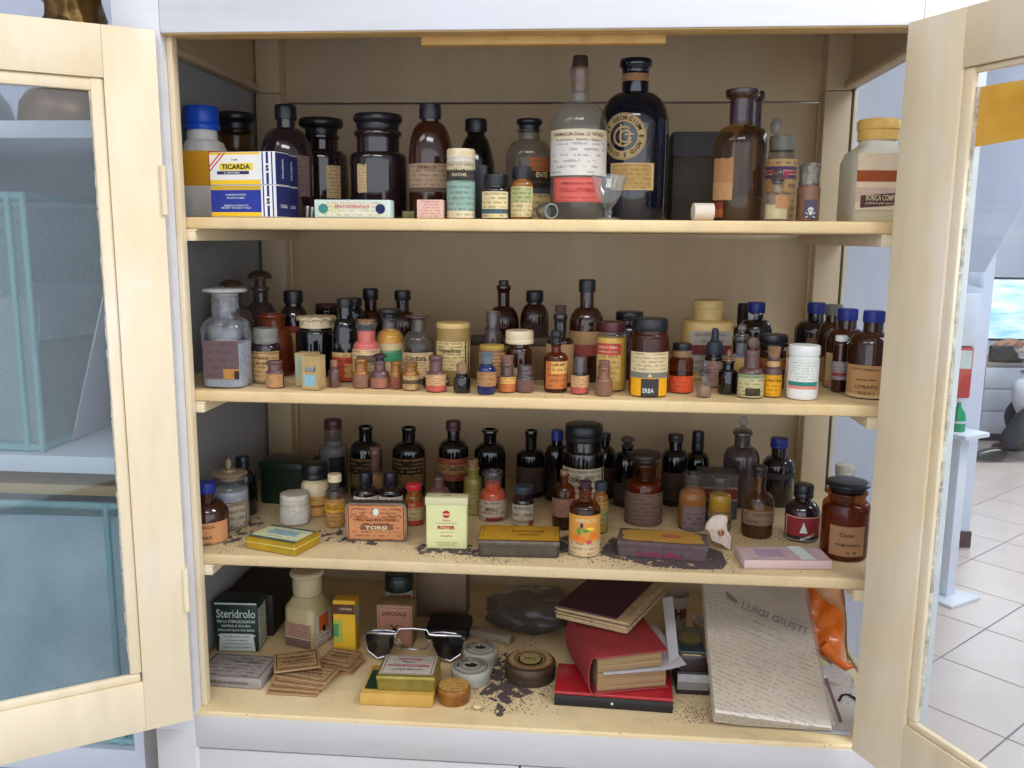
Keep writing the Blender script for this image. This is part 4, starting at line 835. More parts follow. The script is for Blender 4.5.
ro, rr_, q = BOT['dark bottle, blue cap with torn white tag, at the back']
mk('paper_tag', [cyl_fn(q['rn'], -.5, .002)(a, z_) for a, z_ in ((-.008, q['zc']), (.012, q['zc']), (.011, q['zc']-.002), (.001, q['zc']-.004), (0, q['zc']-.014), (-.007, q['zc']-.015))], [(0, 1, 2, 3, 4, 5)], INK['pale'], ro, smooth=False)
b2('dark bottle with tall plum cap behind the blue capped one', 742, .338, 22, (303, 324, 326, 334), 'dark', ('smooth', 'plumc'), nw=10, cw=11.5)
b2('white plastic pill container with green and pink striped label', 804, '.0263', 31, (343.5, 355, 357, 358.5), CM['white'], ('screw', 'white'), nw=29, cw=31.4, straight=True, labs=((357, 387, prt('white_green', 'dfe3da', '8a8a80', rows=11, cols=20, strength=.45, bands=((.1, .24, '35807a'), (.0, .1, 'e08a7c'), (.24, .98, 'b8bfb4', .97, 1)), blot=.08, vr=(.3, .95)), 62, -14),), cat='container', name='pill_container')
b2('dark bottle with blue cap and pinkish label, furthest back of the row', 815, .305, 41, (302, 313, 320, 331), 'dark', ('screw', 'blue'), nw=16, cw=18, labs=((336, 352, LB['pinkbr'], 45, 10),))
b2('amber bottle with grey cap between blue capped ones', 832, .235, 29, (304, 315, 322, 338), 'brown', ('screw', 'grey'), nw=15, cw=17.5, labs=((356, 385, LB['tan'], 80),))
b2('amber bottle with blue cap and cream ruled label, middle of the row', 846, .167, 40, (308, 320, 328, 342), 'brown', ('screw', 'blue'), nw=18.5, cw=20, labs=((352, 388, prt('cream_lines', 'c6ab84', '5a4a3a', rows=9, cols=16, bands=((.0, .2, 'c08a72'),), blot=.25), 80),))
b2('slender amber bottle with white cap and grey red label', 841, .117, 15, (335, 341, 342, 345), 'brown', ('smooth', 'white'), nw=11, cw=12, labs=((361, 379, prt('grey_red', '9a9494', '8a3a40', rows=5, cols=10, bands=((.2, .4, '9a4048'),), blot=.2), 80),))
b2('large amber bottle with blue cap and tan typed label by the right post', 872, '.0477', 47, (310, 322, 331, 346), 'brown', ('screw', 'blue'), nw=19.5, cw=21.4, labs=((363, 396, prt('typed_tan', 'b88c5c', '4a2c1c', rows=0, bands=((0, .1, 'd0b48a'),), blot=.25), 85),), words=(('DOTT. FRANCO GUIDA', 367, 2.2, 'dark', -14, 40), ('acqua dest.', 377, 2.4, 'dark', -24, 20), ('CITRATO', 384, 3.4, 'dark', -24, 22), ('SODA 1', 390, 3, 'dark', -24, 15)))

# ------------------------------------------------------------------ shelf 3
def b3(label, cx, Y, w, ys, *a, **k):
    if isinstance(Y, str): k['front'] = float(Y); Y = .1
    return bottle(label, 3, cx, Y, w, ys, *a, **k)
b3('amber bottle with blue cap and orange tan label against the left post', 207, '.032', 41, (480, 492, 500, 514), 'brown', ('screw', 'blue'), nw=17, cw=19, labs=((517, 544, prt('typed_orange', 'c48a5c', '4a2c1c', rows=0, blot=.25, blotcol='a0683c'), 85),), words=(('FARMACIA', 521, 2.2, 'dark', 12, 22), ('BORAX', 531, 3.2, 'dark', 14, 15), ('USO EST.', 537, 2.2, 'dark', 14, 15)))
b3('clear jar with dusty glass disc stopper and black script label', 230, '.1007', 36, (458, 474, 484, 492), 'clear', ('disc', 'tanglass'), nw=30, cw=5, fill=(489, 'milky'), labs=((497, 526, prt('script_label', 'b9ad98', '2c2622', rows=4, cols=9, dens=.44, blot=.45, border='3a322c'), 80),), lip=1.12, cat='jar', name='apothecary_jar')
b3('narrow dark bottle with black cap behind the clear stoppered jar', 243, '.1635', 25, (455, 467.5, 469, 476), 'black', ('smooth', 'black'), nw=10.5, cw=13)
GT = plain('dark_green_tin', '1f3320', .35, col2='16241a', vscale=50)
r_, w, d, h = carton('dark green hinged tin box standing against the left back', 3, (260, 503), (305, 506), .06, ytop=463, mat=GT, name='green_tin', cat='tin', rc=.006)
lid_ = box('tin_lid', -w/2-.001, w/2+.001, -d/2-.001, d/2+.001, h-.014, h+.003, GT, r_, .004)
b3('small white plastic jar with dusty lid', 295, '.1296', 29, (490, 502.5, 504, 506), CM['dwhite'], ('smooth', 'dwhite'), nw=27, cw=28.6, straight=True, cat='jar', name='plastic_jar', labs=((507, 524, prt('faint_white', 'd5d3cc', '9aa0a4', rows=5, cols=12, strength=.4, blot=.2), 70),))
b3('cream ceramic jar with big black cap and tan banded label', 315, '.175', 27, (460.5, 477.5, 480, 487), CM['cream'], ('smooth', 'black'), nw=21, cw=26, labs=((493, 513, prt('tan_stripes', 'd3a45a', '9c6a34', rows=3, cols=10, bands=((.44, .56, '9c5a34'),), blot=.2), 80),), cat='jar', name='medicine_jar')
b3('small bottle with white ruffled top and yellow banded label', 335, '.1271', 19.5, (472.5, 481, 488, 494), 'dusty', ('smooth', 'cream'), nw=10, cw=13.5, fill=(496, 'tan'), labs=((497, 526, prt('yellow_band', 'b98a50', '6a4020', rows=7, cols=10, bands=((.52, .82, 'd9a032'),), blot=.4), 82),), words=(('ERGOTINA', 505, 3, 'brown', 0, 12),))
# low yellow tin with printed lid
M_YT = plain('brass_yellow_tin', 'c9aa34', .3, .45, col2='b08f22', vscale=30)
r_, w, d, h = carton('flat yellow tin with blue and green printed lid, at the front left', 3, (245, 548), (295, 556.7), .062, h=.0175, mat=M_YT, name='flat_tin', cat='tin', rc=.004)
sheet(r_, f_top(h), -w/2+.004, w/2-.004, -d/2+.004, d/2-.004, prt('blue_lid', 'c9c8a0', '5f7f86', rows=6, cols=10, strength=.5, bands=((0, .12, '3f5f5a'), (.88, 1, '3f5f5a'), (.4, .75, '86a6ae', .2, .8)), blot=.15), 'printed_lid')
box('lid_rim', -w/2-.0008, w/2+.0008, -d/2-.0008, d/2+.0008, h-.0075, h-.006, plain('rim_line', 'e0cf7a', .3, .4), r_, .0004)
b3('pale clear jar with maroon lid and dark square label at the back', 333.5, .315, 28, (418, 428.5, 444, 450), 'dusty', ('smooth', 'maroon'), nw=17, cw=17.5, fill=(440, 'milky'), labs=((454, 484, plain('black_label', '1c2024', .5), 32, 30),))
b3('black bottle with gold framed label behind the clear jar', 366, .3, 32, (426, 434, 440, 452), 'black', ('none', ''), nw=13, labs=((455, 484, LB['darkgold'], 70, -12),))
b3('slim plum vial standing before the gold framed bottle', 375.5, .215, 13, (446, 450, 470, 473), 'plum', ('cork', 'pinkcork'), nw=10, cw=11, labs=((473, 487, LB['tan'], 85),), cat='vial', name='medicine_vial')
for lab, cx in (('dark bottle, black cap, white label, left of two behind the orange tin', 366), ('dark bottle, black cap, white label, right of two behind the orange tin', 391)):
    b3(lab, cx, .165, 24, (470.5, 484, 486, 493), 'dark', ('screw', 'black'), nw=11, cw=13.5, labs=((494, 520, LB['white'], 82),), group='twin dark bottles with white labels')
b3('black bottle with gold and black label, open lip, behind the red cap', 409, .305, 33, (427, 434, 441, 452), 'black', ('none', ''), nw=13, labs=((455, 484, LB['darkgold'], 72),))
b3('small orange bottle with red cap and red banded label', 414, '.1497', 18, (482, 489, 494, 499), 'gold', ('smooth', 'red'), nw=14, cw=16, fill=None, labs=((500, 525, prt('red_bands', 'c9b284', '7a4a34', rows=5, cols=10, bands=((0, .2, 'c04238'), (.76, 1, 'c04238')), blot=.2), 88),), words=(('VIT', 502.5, 2.6, 'cream', 0, 7),))
# orange oval cornered tin, upright
r_, w, d, h = carton('orange scroll decorated pastille tin standing upright on its long edge', 3, (346.5, 540.5), (406.5, 541.5), .018, ytop=503, mat=plain('silvery_tin', '8a8076', .35, .7, col2='6a5a4c', vscale=60), name='pastille_tin', cat='tin')
r_.children[0].hide_render = False
def rr_shape(w2, z0, z1, rc, n=6):
    pts = []
    for cx, cz, a0 in ((w2-rc, z1-rc, 0), (-w2+rc, z1-rc, 90), (-w2+rc, z0+rc, 180), (w2-rc, z0+rc, 270)):
        for k in range(n+1): a = R(a0+90*k/n); pts.append((cx+rc*math.cos(a), cz+rc*math.sin(a)))
    return pts
def rr_face(nm, y, pts, mat, parent, x0, x1, z0, z1):
    return mk(nm, [(x, y, z) for x, z in pts], [tuple(range(len(pts)))], mat, parent, smooth=False, uv=[((x-x0)/(x1-x0), (z-z0)/(z1-z0)) for x, z in pts])
def rr_slab(nm, y0, y1, pts, mat, parent, bev=.001):
    bm = bmesh.new(); vv = [bm.verts.new((x, y0, z)) for x, z in pts]; f = bm.faces.new(vv)
    e = bmesh.ops.extrude_face_region(bm, geom=[f]); tv = [v for v in e['geom'] if isinstance(v, bmesh.types.BMVert)]
    for v in tv: v.co.y = y1
    return from_bm(nm, bm, mat, parent)
old = r_.children[0]; m_ = old.data.materials[0]; bpy.data.objects.remove(old)
pts = rr_shape(w/2, 0, h, .008); rr_slab('tin_body', -d/2+.002, d/2, pts, m_, r_); rr_slab('tin_lid', -d/2-.001, d/2-.006, rr_shape(w/2+.0008, -.0002, h+.0008, .0085), m_, r_)
pi_ = rr_shape(w/2-.002, .002, h-.002, .007)
rr_face('printed_panel', -d/2-.0013, pi_, prt('orange_tin', 'c08458', '6a3018', rows=10, cols=16, dens=.5, strength=.55, bands=((.30, .44, '7a5444', .24, .78),), border='8a4a24', blot=.3, blotcol='9c6844'), r_, -w/2, w/2, 0, h)
ff = lambda u, v: (u, -d/2-.0018, v)
letters(r_, 'TORSI', ff, h=h*.10, w=w*.36, at=(0, h*.365), mat=INK['cream'], bold=.03)
letters(r_, 'PASTIGLIE MARCHESINI', ff, h=h*.085, w=w*.62, at=(0, h*.58), mat=INK['rust'])
letters(r_, 'PER LA TOSSE', ff, h=h*.07, w=w*.45, at=(0, h*.46), mat=INK['rust'])
mk('emblem', [ff(.0042*math.cos(k*PI/8), h*.78+.0055*math.sin(k*PI/8)) for k in range(16)], [tuple(range(16))], INK['pale'], r_, smooth=False)
for s_ in (-1, 1):
    for k, (rx, ry, a0, a1) in enumerate(((.010, .006, 20, 300), (.006, .004, 200, 480))):
        V = []
        for i in range(13):
            a = R(a0+(a1-a0)*i/12); x, y = s_*(w*.3+.004*k+rx*math.cos(a)), h*.76-.007*k+ry*math.sin(a); V += [ff(x, y), ff(x*1.0+s_*.0009, y+.0009)]
        mk('scroll_mark', V, [(2*i, 2*i+1, 2*i+3, 2*i+2) for i in range(12)], INK['rust'], r_, smooth=False)
b3('tall black bottle with maroon cap and red tan label', 453.5, .315, 30, (419.5, 430, 439, 450), 'black', ('smooth', 'maroon'), nw=12.5, cw=15, labs=((455.5, 477, LB['redtan'], 80),), words=(('OLIO CANFORA', 465, 4, 'dark', 0, 26),))
# pale yellow tin lettered ROTER
M_PY = plain('pale_lime_tin', 'd9d9a0', .4, col2='cfcf90', vscale=20)
r_, w, d, h = carton('pale lime upright tin with red print and a chipped hinged lid', 3, (426, 548.5), (467, 549.5), .022, ytop=498, mat=M_PY, name='tablet_tin', cat='tin', rc=.003)
box('tin_lid', -w/2-.0008, w/2+.0008, -d/2-.0008, d/2+.0008, h-.010, h+.001, prt('chipped_lid', 'd3d0a4', '4a4038', rows=3, cols=14, dens=.5, strength=.8, blot=.4, blotcol='6a5a48'), r_, .0008)
letters(r_, '0', f_top(h+.001, .0004), h=.005, w=.012, at=(0, 0), mat=INK['rose'], name='lid_mark')
ff = f_front(d, .0007); FR = f_front(d, .0011)
mk('emblem', [ff(.0055*math.cos(k*PI/10), h*.69+.0055*math.sin(k*PI/10)) for k in range(20)], [tuple(range(20))], INK['red'], r_, smooth=False)
mk('emblem', [FR(x, y) for x, y in ((-.0055, h*.69-.001), (.0055, h*.69-.001), (.0055, h*.69+.001), (-.0055, h*.69+.001))], [(0, 1, 2, 3)], INK['cream'], r_, smooth=False)
for s_, y, hh_, ww, bo in (('ROTER', .43, .0052, .025, .05), ('Tabletten', .57, .0022, .013, 0), ('CONTRO IPERACIDITA GASTRICA', .51, .0018, .031, 0), ('compresse digeribili', .33, .0016, .02, 0), ('100 TABLETTEN', .26, .0022, .017, .01), ('FARMACEUTISCHE FABRIEK', .13, .0018, .031, 0), ('HILVERSUM HOLLAND', .08, .0018, .025, 0)):
    letters(r_, s_, ff, h=hh_, w=ww, at=(0, h*y), mat=INK['red'], bold=bo)
b3('small plum bottle peeking over the pale lime tin', 439, .15, 22, (473.5, 477, 487, 494), 'plum', ('cork', 'darkcork'), nw=9, cw=9.5)
b3('slender olive yellow vial with cork stopper', 473, '.212', 18.5, (458, 467, 476, 482), plain('olive_glass', '9a8f4c', .3, coat=.3, col2='7c7238', vscale=50), ('cork', 'cork'), nw=11.5, cw=11, labs=((490, 513, prt('olive_label', 'a0945a', '5a5030', rows=6, cols=10, blot=.3), 80),), cat='vial', name='medicine_vial')
b3('wide necked bottle of orange red powder with grey cream label', 493, '.1826', 27.5, (471, 475, 489, 497), 'clear', ('none', ''), nw=17, fill=(482, 'orange'), labs=((497, 521, prt('greycream', 'b8a894', '4a3c34', rows=4, cols=12, bands=((0, .16, '7a2a24', .35, .8),), blot=.3), 84),), words=(('MINIO', 506, 3, 'brown', 0, 12),), lip=1.2)
b3('broad black bottle with flared lip behind the orange powder', 490, .325, 32, (429, 435, 442, 454), 'black', ('none', ''), nw=13, lip=1.3)
b3('black bottle with square shoulders and brown label', 531, .338, 30, (430, 435, 448, 456), 'black', ('none', ''), nw=11.5, labs=((464, 489, LB['darkbrown'], 72),))
b3('small dark jar with ribbed black cap and faded picture label', 523, .18, 22, (483.5, 492, 498, 502), 'dark', ('screw', 'slate'), nw=18, cw=20.5, labs=((502, 522, prt('picture', 'b9ac94', '3c3430', rows=3, cols=4, dens=.42, bands=((0, .2, 'a83a34', .75, 1),), blot=.6, blotcol='3c3832'), 72),), cat='jar', name='medicine_jar')
r_, w, d, h = carton('long tin box, worn yellow lid over tarnished grey sides', 3, (478, 556.5), (559, 558.5), .066, h=.0225, mat=plain('tarnished_tin', '5c5346', .45, .5, col2='453d34', vscale=70), name='long_tin', cat='tin', rc=.006)
lid_ = box('tin_lid', -w/2-.0008, w/2+.0008, -d/2-.0008, d/2+.0008, h-.006, h+.0015, plain('worn_silver', '75695a', .4, .5, col2='58493c', vscale=80), r_, .0015)
sheet(lid_, f_top(h+.0015), -w/2+.0005, w/2-.0005, -d/2+.002, d/2-.001, prt('worn_yellow', 'b98a24', '7a5a1c', rows=0, blot=.6, blotcol='8a6220', border='a87c20'), 'printed_lid')
ft = f_top(h+.0015, .0012)
letters(lid_, 'BIOCALCIUM', ft, h=.006, w=.045, at=(.012, .006), mat=INK['brown']); letters(lid_, 'CANDIOLI', ft, h=.006, w=.03, at=(.014, -.008), mat=INK['brown'])
b3('small amber corked bottle with pinkish label and dark liquid', 564, '.1516', 23, (469, 474, 483, 494), 'amber', ('cork', 'cork'), nw=8.5, cw=8.5, fill=(511, 'dark'), labs=((496, 514, LB['pinkbr'], 80),), lip=1.2)
b3('brown bottle with fruit picture label, orange with green leaves', 585, '.0406', 31.5, (480, 487, 500, 510), 'amber', ('cork', 'plumc'), nw=12.5, cw=12.5, fill=(512, 'brown'), labs=((511, 553, prt('fruit', 'c99a52', '6a4a2a', rows=8, cols=14, bands=((0, .36, 'c9b088'), (.36, 1, 'cf9040')), blot=.2, vr=(.05, .34)), 76),), lip=1.16)
ro, rr_, q = BOT['brown bottle with fruit picture label, orange with green leaves']; cf = cyl_fn(rr_, 0, .0012)
zz = lambda y: onY(585, y, q['Y']-.01).z-SZ[3]
for a, y, r1, r2, m_ in ((-.012, 536, .006, .006, 'orange'), (-.003, 537, .005, .005, 'orange'), (.013, 534, .006, .0055, 'orange'), (.006, 539, .004, .003, 'rose'), (-.008, 529, .003, .006, 'leaf'), (.001, 528, .005, .0028, 'leaf'), (.008, 526, .006, .002, 'yellow'), (-.004, 523, .002, .004, 'navy')):
    mk('fruit_mark', [cf(a+r1*math.cos(k*PI/6), zz(y)+r2*math.sin(k*PI/6)) for k in range(12)], [tuple(range(12))], INK[m_], ro, smooth=False)
letters(ro, 'ARANCIO', cf, h=.0055, w=.03, at=(.002, zz(518)), mat=INK['cream'])
b3('little yellow bottle with grey cap behind the fruit label', 600.5, '.1437', 15.5, (480.5, 489.5, 493, 498), 'gold', ('screw', 'slate'), nw=10, cw=12.5, labs=((500, 530, prt('yellow_small', 'a88a44', '5a4a24', rows=6, cols=9, bands=((.3, .7, '8a8c5a'),), blot=.3), 82),))
BJ = 'large black jar with wide lid and cream lettered label'
b3(BJ, 583.5, .25, 42, (421, 440, 449, 455), 'black', ('smooth', 'black'), nw=36, cw=38.5, labs=((464, 496, prt('cream_letter', 'c9bfa4', '4a443c', rows=6, cols=14, bands=((.1, 1, '4a463e', .9, .97),), blot=.25), 74),), words=(('CREMA AFRO', 475, 4.2, 'black', -6, 25), ('per massaggio', 481, 2.6, 'black', -6, 22)), cat='jar', name='medicine_jar', p=3)
b3('black bottle with blue cap half hidden behind the large black jar', 557, .318, 24, (429, 440, 444, 455), 'black', ('smooth', 'blue'), nw=11, cw=12.5)
b3('black bottle with tan label squeezed right of the large black jar', 604, .342, 24, (432, 440, 446, 456), 'black', ('smooth', 'black'), nw=11, cw=13, labs=((465, 492, LB['darkbrown'], 70),))
b3('dark bottle with faceted clear glass stopper', 627, .3, 28, (435, 446, 451, 463), 'black', ('ball', 'dim'), nw=11, cw=15, labs=((480, 497, LB['darkbrown'], 70),))
b3('stoppered jar of brown powder with grey paper label', 644, '.1843', 37.5, (449.5, 462, 478, 485), 'amber', ('stop', 'brown'), nw=23, cw=33, fill=(480, 'rust'), labs=((489, 525, prt('greybrown_big', '6f5a4e', '42342e', rows=8, cols=12, blot=.35), 84),), cat='jar', name='apothecary_jar')
b3('black bottle with dull label behind the brown powder jar', 675, .312, 27, (433, 441, 449, 459), 'black', ('smooth', 'brown'), nw=13, cw=15.5, labs=((470, 497, LB['darkbrown'], 65),))
b3('black bottle with long straight cap next to grey carton', 697, .35, 26, (430, 450, 452, 463), 'black', ('smooth', 'black'), nw=12, cw=12.5)
r_, w, d, h = carton('grey cardboard box with a red stripe between the bottles', 3, (699, 509), (737, 511), .05, ytop=474, mat=plain('grey_box_card', '5c5c5c', .6, col2='4a4a4c', vscale=25), name='card_box', Y=.235)
sheet(r_, f_front(d), -w/2+.0005, w/2-.0005, h*.42, h*.72, prt('red_stripe', '8a3a34', rows=0, bands=((0, .12, 'b09a8a'), (.88, 1, 'b09a8a')), blot=.2), 'printed_panel')
b3('bottle of orange powder with brown neck and mauve grey label', 692.5, '.1684', 28.5, (473, 476, 489, 497), 'dusty', ('none', ''), nw=18, fill=(487, 'amberpowder'), labs=((503, 530, prt('mauve_grey', '7d6a68', '3f363a', rows=5, cols=8, blot=.6, blotcol='4a4048'), 52, 8),), lip=1.16)
b3('bottle of bright yellow powder with striped dull label', 720, '.171', 24, (477, 481, 492, 498), 'dusty', ('none', ''), nw=16, fill=(494, 'bright'), labs=((508, 530, prt('striped_dull', '8a6a44', '3c3428', rows=4, cols=10, bands=((.3, .55, '4e5040'),), blot=.4), 80),), lip=1.16)
b3('dim bottle with round glass ball stopper at the back right', 741.5, .322, 36, (416, 431, 446, 458), 'dim', ('disc', 'dusty'), nw=16, cw=8.5, lip=1.25)
b3('dark bottle with deep blue cap in the right back corner', 778, .333, 33, (436.5, 447, 456, 468), 'dark', ('smooth', 'blue'), nw=15, cw=18, labs=((470, 476, plain('faint_band', '33302f', .6), 70),))
b3('brown glass bottle with long black stopper and brown written label', 758, '.1424', 32, (464, 475, 491, 503), 'violet', ('stop', 'brown'), nw=13, cw=15, fill=(518, 'brown'), labs=((507, 521, prt('brown_written', '7a6250', '3a2a22', rows=2, cols=8, blot=.3), 70),))
BR = 'dark bottle with black cap and red label bearing a pale triangle'
b3(BR, 802.5, '.1361', 34.5, (482, 496.5, 500, 511), 'dark', ('smooth', 'black'), nw=16, cw=20, labs=((512, 542, prt('red_triangle', '8a2a2e', '5a1a1e', rows=0, bands=((0, .2, '2c2426'),), border='c4b8a8', blot=.25, blotcol='5c2226'), 78),), p=1.7)
ro, rr_, q = BOT[BR]; cf = cyl_fn(rr_, -.1, .0012); zz = lambda y: onY(802, y, q['Y']-.01).z-SZ[3]
mk('label_mark', [cf(a, zz(y)) for a, y in ((-.006, 530), (.005, 530), (-.001, 519))], [(0, 1, 2)], INK['pale'], ro, smooth=False)
letters(ro, 'MARBERT', cf, h=.004, w=.022, at=(.006, zz(535)+.002), mat=INK['pale'], rot=R(22))
b3('big brown jar with wide dark glass lid and script label, front right', 846, '.0598', 47, (477, 490, 500, 509), 'amber', ('stop', 'black'), nw=37, cw=44, fill=(508, 'rust'), labs=((520, 549, prt('script_tan', '9c7450', rows=0, blot=.3), 44, -8),), words=(('Cacao', 528, 4, 'dark', -10, 14), ('magnesiaco', 538, 4, 'dark', -6, 24), ('n. 4', 545, 3, 'dark', 2, 9)), cat='jar', name='apothecary_jar', p=3)
b3('dusty white capped bottle behind the big brown jar', 844, .235, 24, (463, 474, 477, 482), 'dusty', ('smooth', 'dwhite'), nw=17, cw=19.5)
# tin crusted with purple powder
M_CR = plain('purple_crust', '62504f', .85, col2='4f3f42', vscale=90, bump=.5)
r_, w, d, h = carton('tin box crusted with purple powder, ochre lid with red seal', 3, (617, 556.5), (707, 563.5), .056, h=.0225, mat=M_CR, name='crusted_tin', cat='tin', rc=.006)
lid_ = box('tin_lid', -w/2-.001, w/2+.001, -d/2-.001, d/2+.001, h-.007, h+.0015, M_CR, r_, .002)
V, F, uv = [], [], []; rr = random.Random(4); N_ = 36
for k in range(N_):
    a = 2*PI*k/N_; c, s = math.cos(a), math.sin(a); q_ = 1/((abs(c)**6+abs(s)**6)**(1/6))*rr.uniform(.87, .99)
    V.append((c*q_*(w/2-.002), s*q_*(d/2-.002), h+.0021)); uv.append((.5+c*q_*.5, .5+s*q_*.5))
mk('printed_lid', V, [tuple(range(N_))], prt('ochre_worn', 'b58a3c', rows=0, blot=.5, blotcol='8a6436'), lid_, smooth=False, uv=uv)
ft = f_top(h+.0015, .0012)
mk('lid_seal', [ft(.012+.013*math.cos(k*PI/12), .004+.0085*math.sin(k*PI/12)) for k in range(24)], [tuple(range(24))], INK['rose'], lid_, smooth=False)
ft2 = f_top(h+.0015, .0016)
mk('lid_seal', [ft2(.012+.0105*math.cos(k*PI/12), .004+.0065*math.sin(k*PI/12)) for k in range(24)], [tuple(range(24))], plain('seal_inner', 'b87a4a', .6), lid_, smooth=False)
letters(lid_, 'ELMITOLO', f_top(h+.0015, .002), h=.0045, w=.016, at=(.012, .004), mat=INK['red'])
V = []; 
for k in range(15): x = -w*.28+w*.52*k/14; V += [(x, -d/2-.0006, h*.18+.002*math.sin(k*1.9)), (x, -d/2-.0006, h*.45+.0025*math.sin(k*1.3+1))]
mk('red_smear', V, [(2*i, 2*i+2, 2*i+3, 2*i+1) for i in range(14)], plain('magenta_smear', '8a2444', .7, col2='5a2c40', vscale=160), r_, smooth=False)
# pale pink carton
r_, w, d, h = carton('flat pale pink carton with a white band at the front right', 3, (744, 569), (832, 569.5), .054, h=.0125, mat=plain('pale_pink_card', 'cdb3ae', .55, col2='c2a5a2', vscale=20), name='flat_carton')
ft = f_top(h)
sheet(r_, ft, -w/2+.002, w/2-.002, -d/2+.002, d/2-.002, prt('pink_top', 'c3aaa8', '8a6f80', rows=6, cols=12, strength=.35, bands=((.2, .8, 'a891a4', .18, .5),), blot=.2, blotcol='a58a8c'), 'printed_panel')
mk('white_band', [f_top(h, .001)(x, y) for x, y in ((w*.16, -d/2+.0005), (w*.32, -d/2+.0005), (w*.27, d/2-.0005), (w*.11, d/2-.0005))], [(0, 1, 2, 3)], INK['pale'], r_, smooth=False)
# shell fan with an amber bead
A = onZ(728, 553, SZ[3]); Y_ = .0895; P = onY(717, 552, Y_)
t = thing('scallop_trinket', 'lacy cream shell trinket with an amber bead leaning beside the crusted tin', 'trinket', (P.x, Y_, SZ[3]+.0042), rot=(R(-14), 0, R(4)))
out = [(704.5, 535), (706, 530), (709, 525), (713, 521.5), (718, 520), (723, 520), (727, 521), (728, 526), (726.5, 531), (727.5, 536), (731, 542), (731, 549), (730, 555), (726, 553.5), (722, 550), (716, 548), (711, 546), (710.5, 540), (708, 536)]
m_ = mpp(717, 540, Y_); o2 = []
for x, y in out: o2.append(((x-717)*m_, (552-y)*m_+.002))
cxy = (sum(p[0] for p in o2)/len(o2), sum(p[1] for p in o2)/len(o2)); V, F = [], []
L_ = 5; n = len(o2)
for j in range(L_):
    s_ = (j+1)/L_
    for k, p in enumerate(o2): V.append((cxy[0]+(p[0]-cxy[0])*s_, -.004*(1-s_*s_)-.001*math.cos(k*PI)*s_, cxy[1]+(p[1]-cxy[1])*s_))
V.append((cxy[0], -.0045, cxy[1]))
for j in range(L_-1):
    for k in range(n): F.append((j*n+k, j*n+(k+1) % n, (j+1)*n+(k+1) % n, (j+1)*n+k))
for k in range(n): F.append((L_*n, k, (k+1) % n)[::-1])
nv = len(V); V += [(x, y+.0022, z_) for x, y, z_ in V]; F += [tuple(i+nv for i in reversed(f)) for f in F]
for k in range(n): a = (L_-1)*n+k; b_ = (L_-1)*n+(k+1) % n; F.append((a, a+nv, b_+nv, b_))
mk('shell_body', V, F, plain('shell_lace', 'd8c8ba', .55, col2='bda89a', vscale=220, bump=.6), t, sharp=0)
V, F = lathe([(.0001, 0), (.003, .0008), (.0046, .004), (.0046, .0055), (.003, .009), (0, .0098)], 16)
V = [(x+(720-717)*m_, y*.6-.0065, z_+(534.5-538)*0+(552-540)*m_) for x, y, z_ in V]; mk('amber_bead', V, F, plain('amber_bead', 'b5621c', .15, coat=.6, col2='7a3812', vscale=300), t)

# ------------------------------------------------------------------ bottom shelf
Z4 = SZ[4]
GR = plain('grey_carton_card', 'a39b96', .7, col2='8f8682', vscale=60)
r_, w, d, h = carton('flat grey carton with black print at the left front of the bottom shelf', 4, (194, 685), (261.5, 690), .072, h=.0165, mat=GR, name='flat_carton')
sheet(r_, f_top(h), -w/2+.001, w/2-.001, -d/2+.001, d/2-.001, prt('grey_top', 'a59d98', '3a3432', rows=7, cols=12, dens=.5, border='6a625e', blot=.2), 'printed_panel')
for s_, y, hh_, ww in (('SURGICAL', .024, .0035, .02), ('BANDE DI GARZA IDROFILA', .012, .0042, .044), ('METRI CINQUE', -.008, .003, .02)): letters(r_, s_, f_top(h, .001), h=hh_, w=ww, at=(.006, y), mat=INK['dark'])
letters(r_, 'BANDE DELLA CROCE ROSSA', f_front(d), h=.0042, w=w*.62, at=(.0, h*.5), mat=INK['dark'])
GS = plain('dark_green_card', '1d3b2f', .5, col2='17302a', vscale=40)
r_, w, d, h = carton('dark green box with large white lettering behind the flat grey carton', 4, (216.5, 651), (258.5, 652), .044, ytop=602.5, mat=GS, name='powder_box')
ff, f2 = f_front(d), f_front(d, .001)
V = [ff(x, z_) for x, z_ in ((-w*.44, .001), (w*.44, .001), (w*.40, h*.30), (w*.45, h*.34), (w*.36, h*.37), (-w*.36, h*.37), (-w*.45, h*.34), (-w*.40, h*.30))]
mk('white_scroll', V, [tuple(range(8))], INK['pale'], r_, smooth=False)
mk('edge_line', [ff(x, z_) for x, z_ in ((-w/2, h-.003), (w/2, h-.003), (w/2, h), (-w/2, h))], [(0, 1, 2, 3)], INK['pale'], r_, smooth=False)
letters(r_, 'Steridrolo', ff, h=h*.175, w=w*.92, at=(0, h*.78), mat=INK['pale'], bold=.008)
for s_, y, hh_, ww in (('PER LA STERILIZZAZIONE', .62, .055, .9), ('RAPIDA E SICURA', .53, .05, .68), ("DELL'ACQUA DA BERE", .44, .05, .86)): letters(r_, s_, ff, h=h*hh_, w=w*ww, at=(0, h*y), mat=INK['pale'], bold=.02)
for k, (s_, ww) in enumerate((('Compresse stabili', .6), ('di cloro attivo', .5), ('una compressa per litro', .72), ('agitare e attendere', .66))): letters(r_, s_, f2, h=h*.032, w=w*ww, at=(0, h*(.31-.072*k)), mat=INK['dark'])
sheet(r_, f_right(w), -d/2+.002, d/2-.002, .003, h-.004, prt('green_side', 'b7b6a6', '2a3a34', rows=12, cols=10, bands=((.9, 1, '1d3b2f'),), blot=.3), 'printed_panel')
r_, w, d, h = carton('plain dark brown box standing behind the green powder box', 4, (229, 635), (274, 636), .12, ytop=594, mat=plain('dark_brown_card', '2e211d', .6, col2='241a18', vscale=20), name='brown_box')
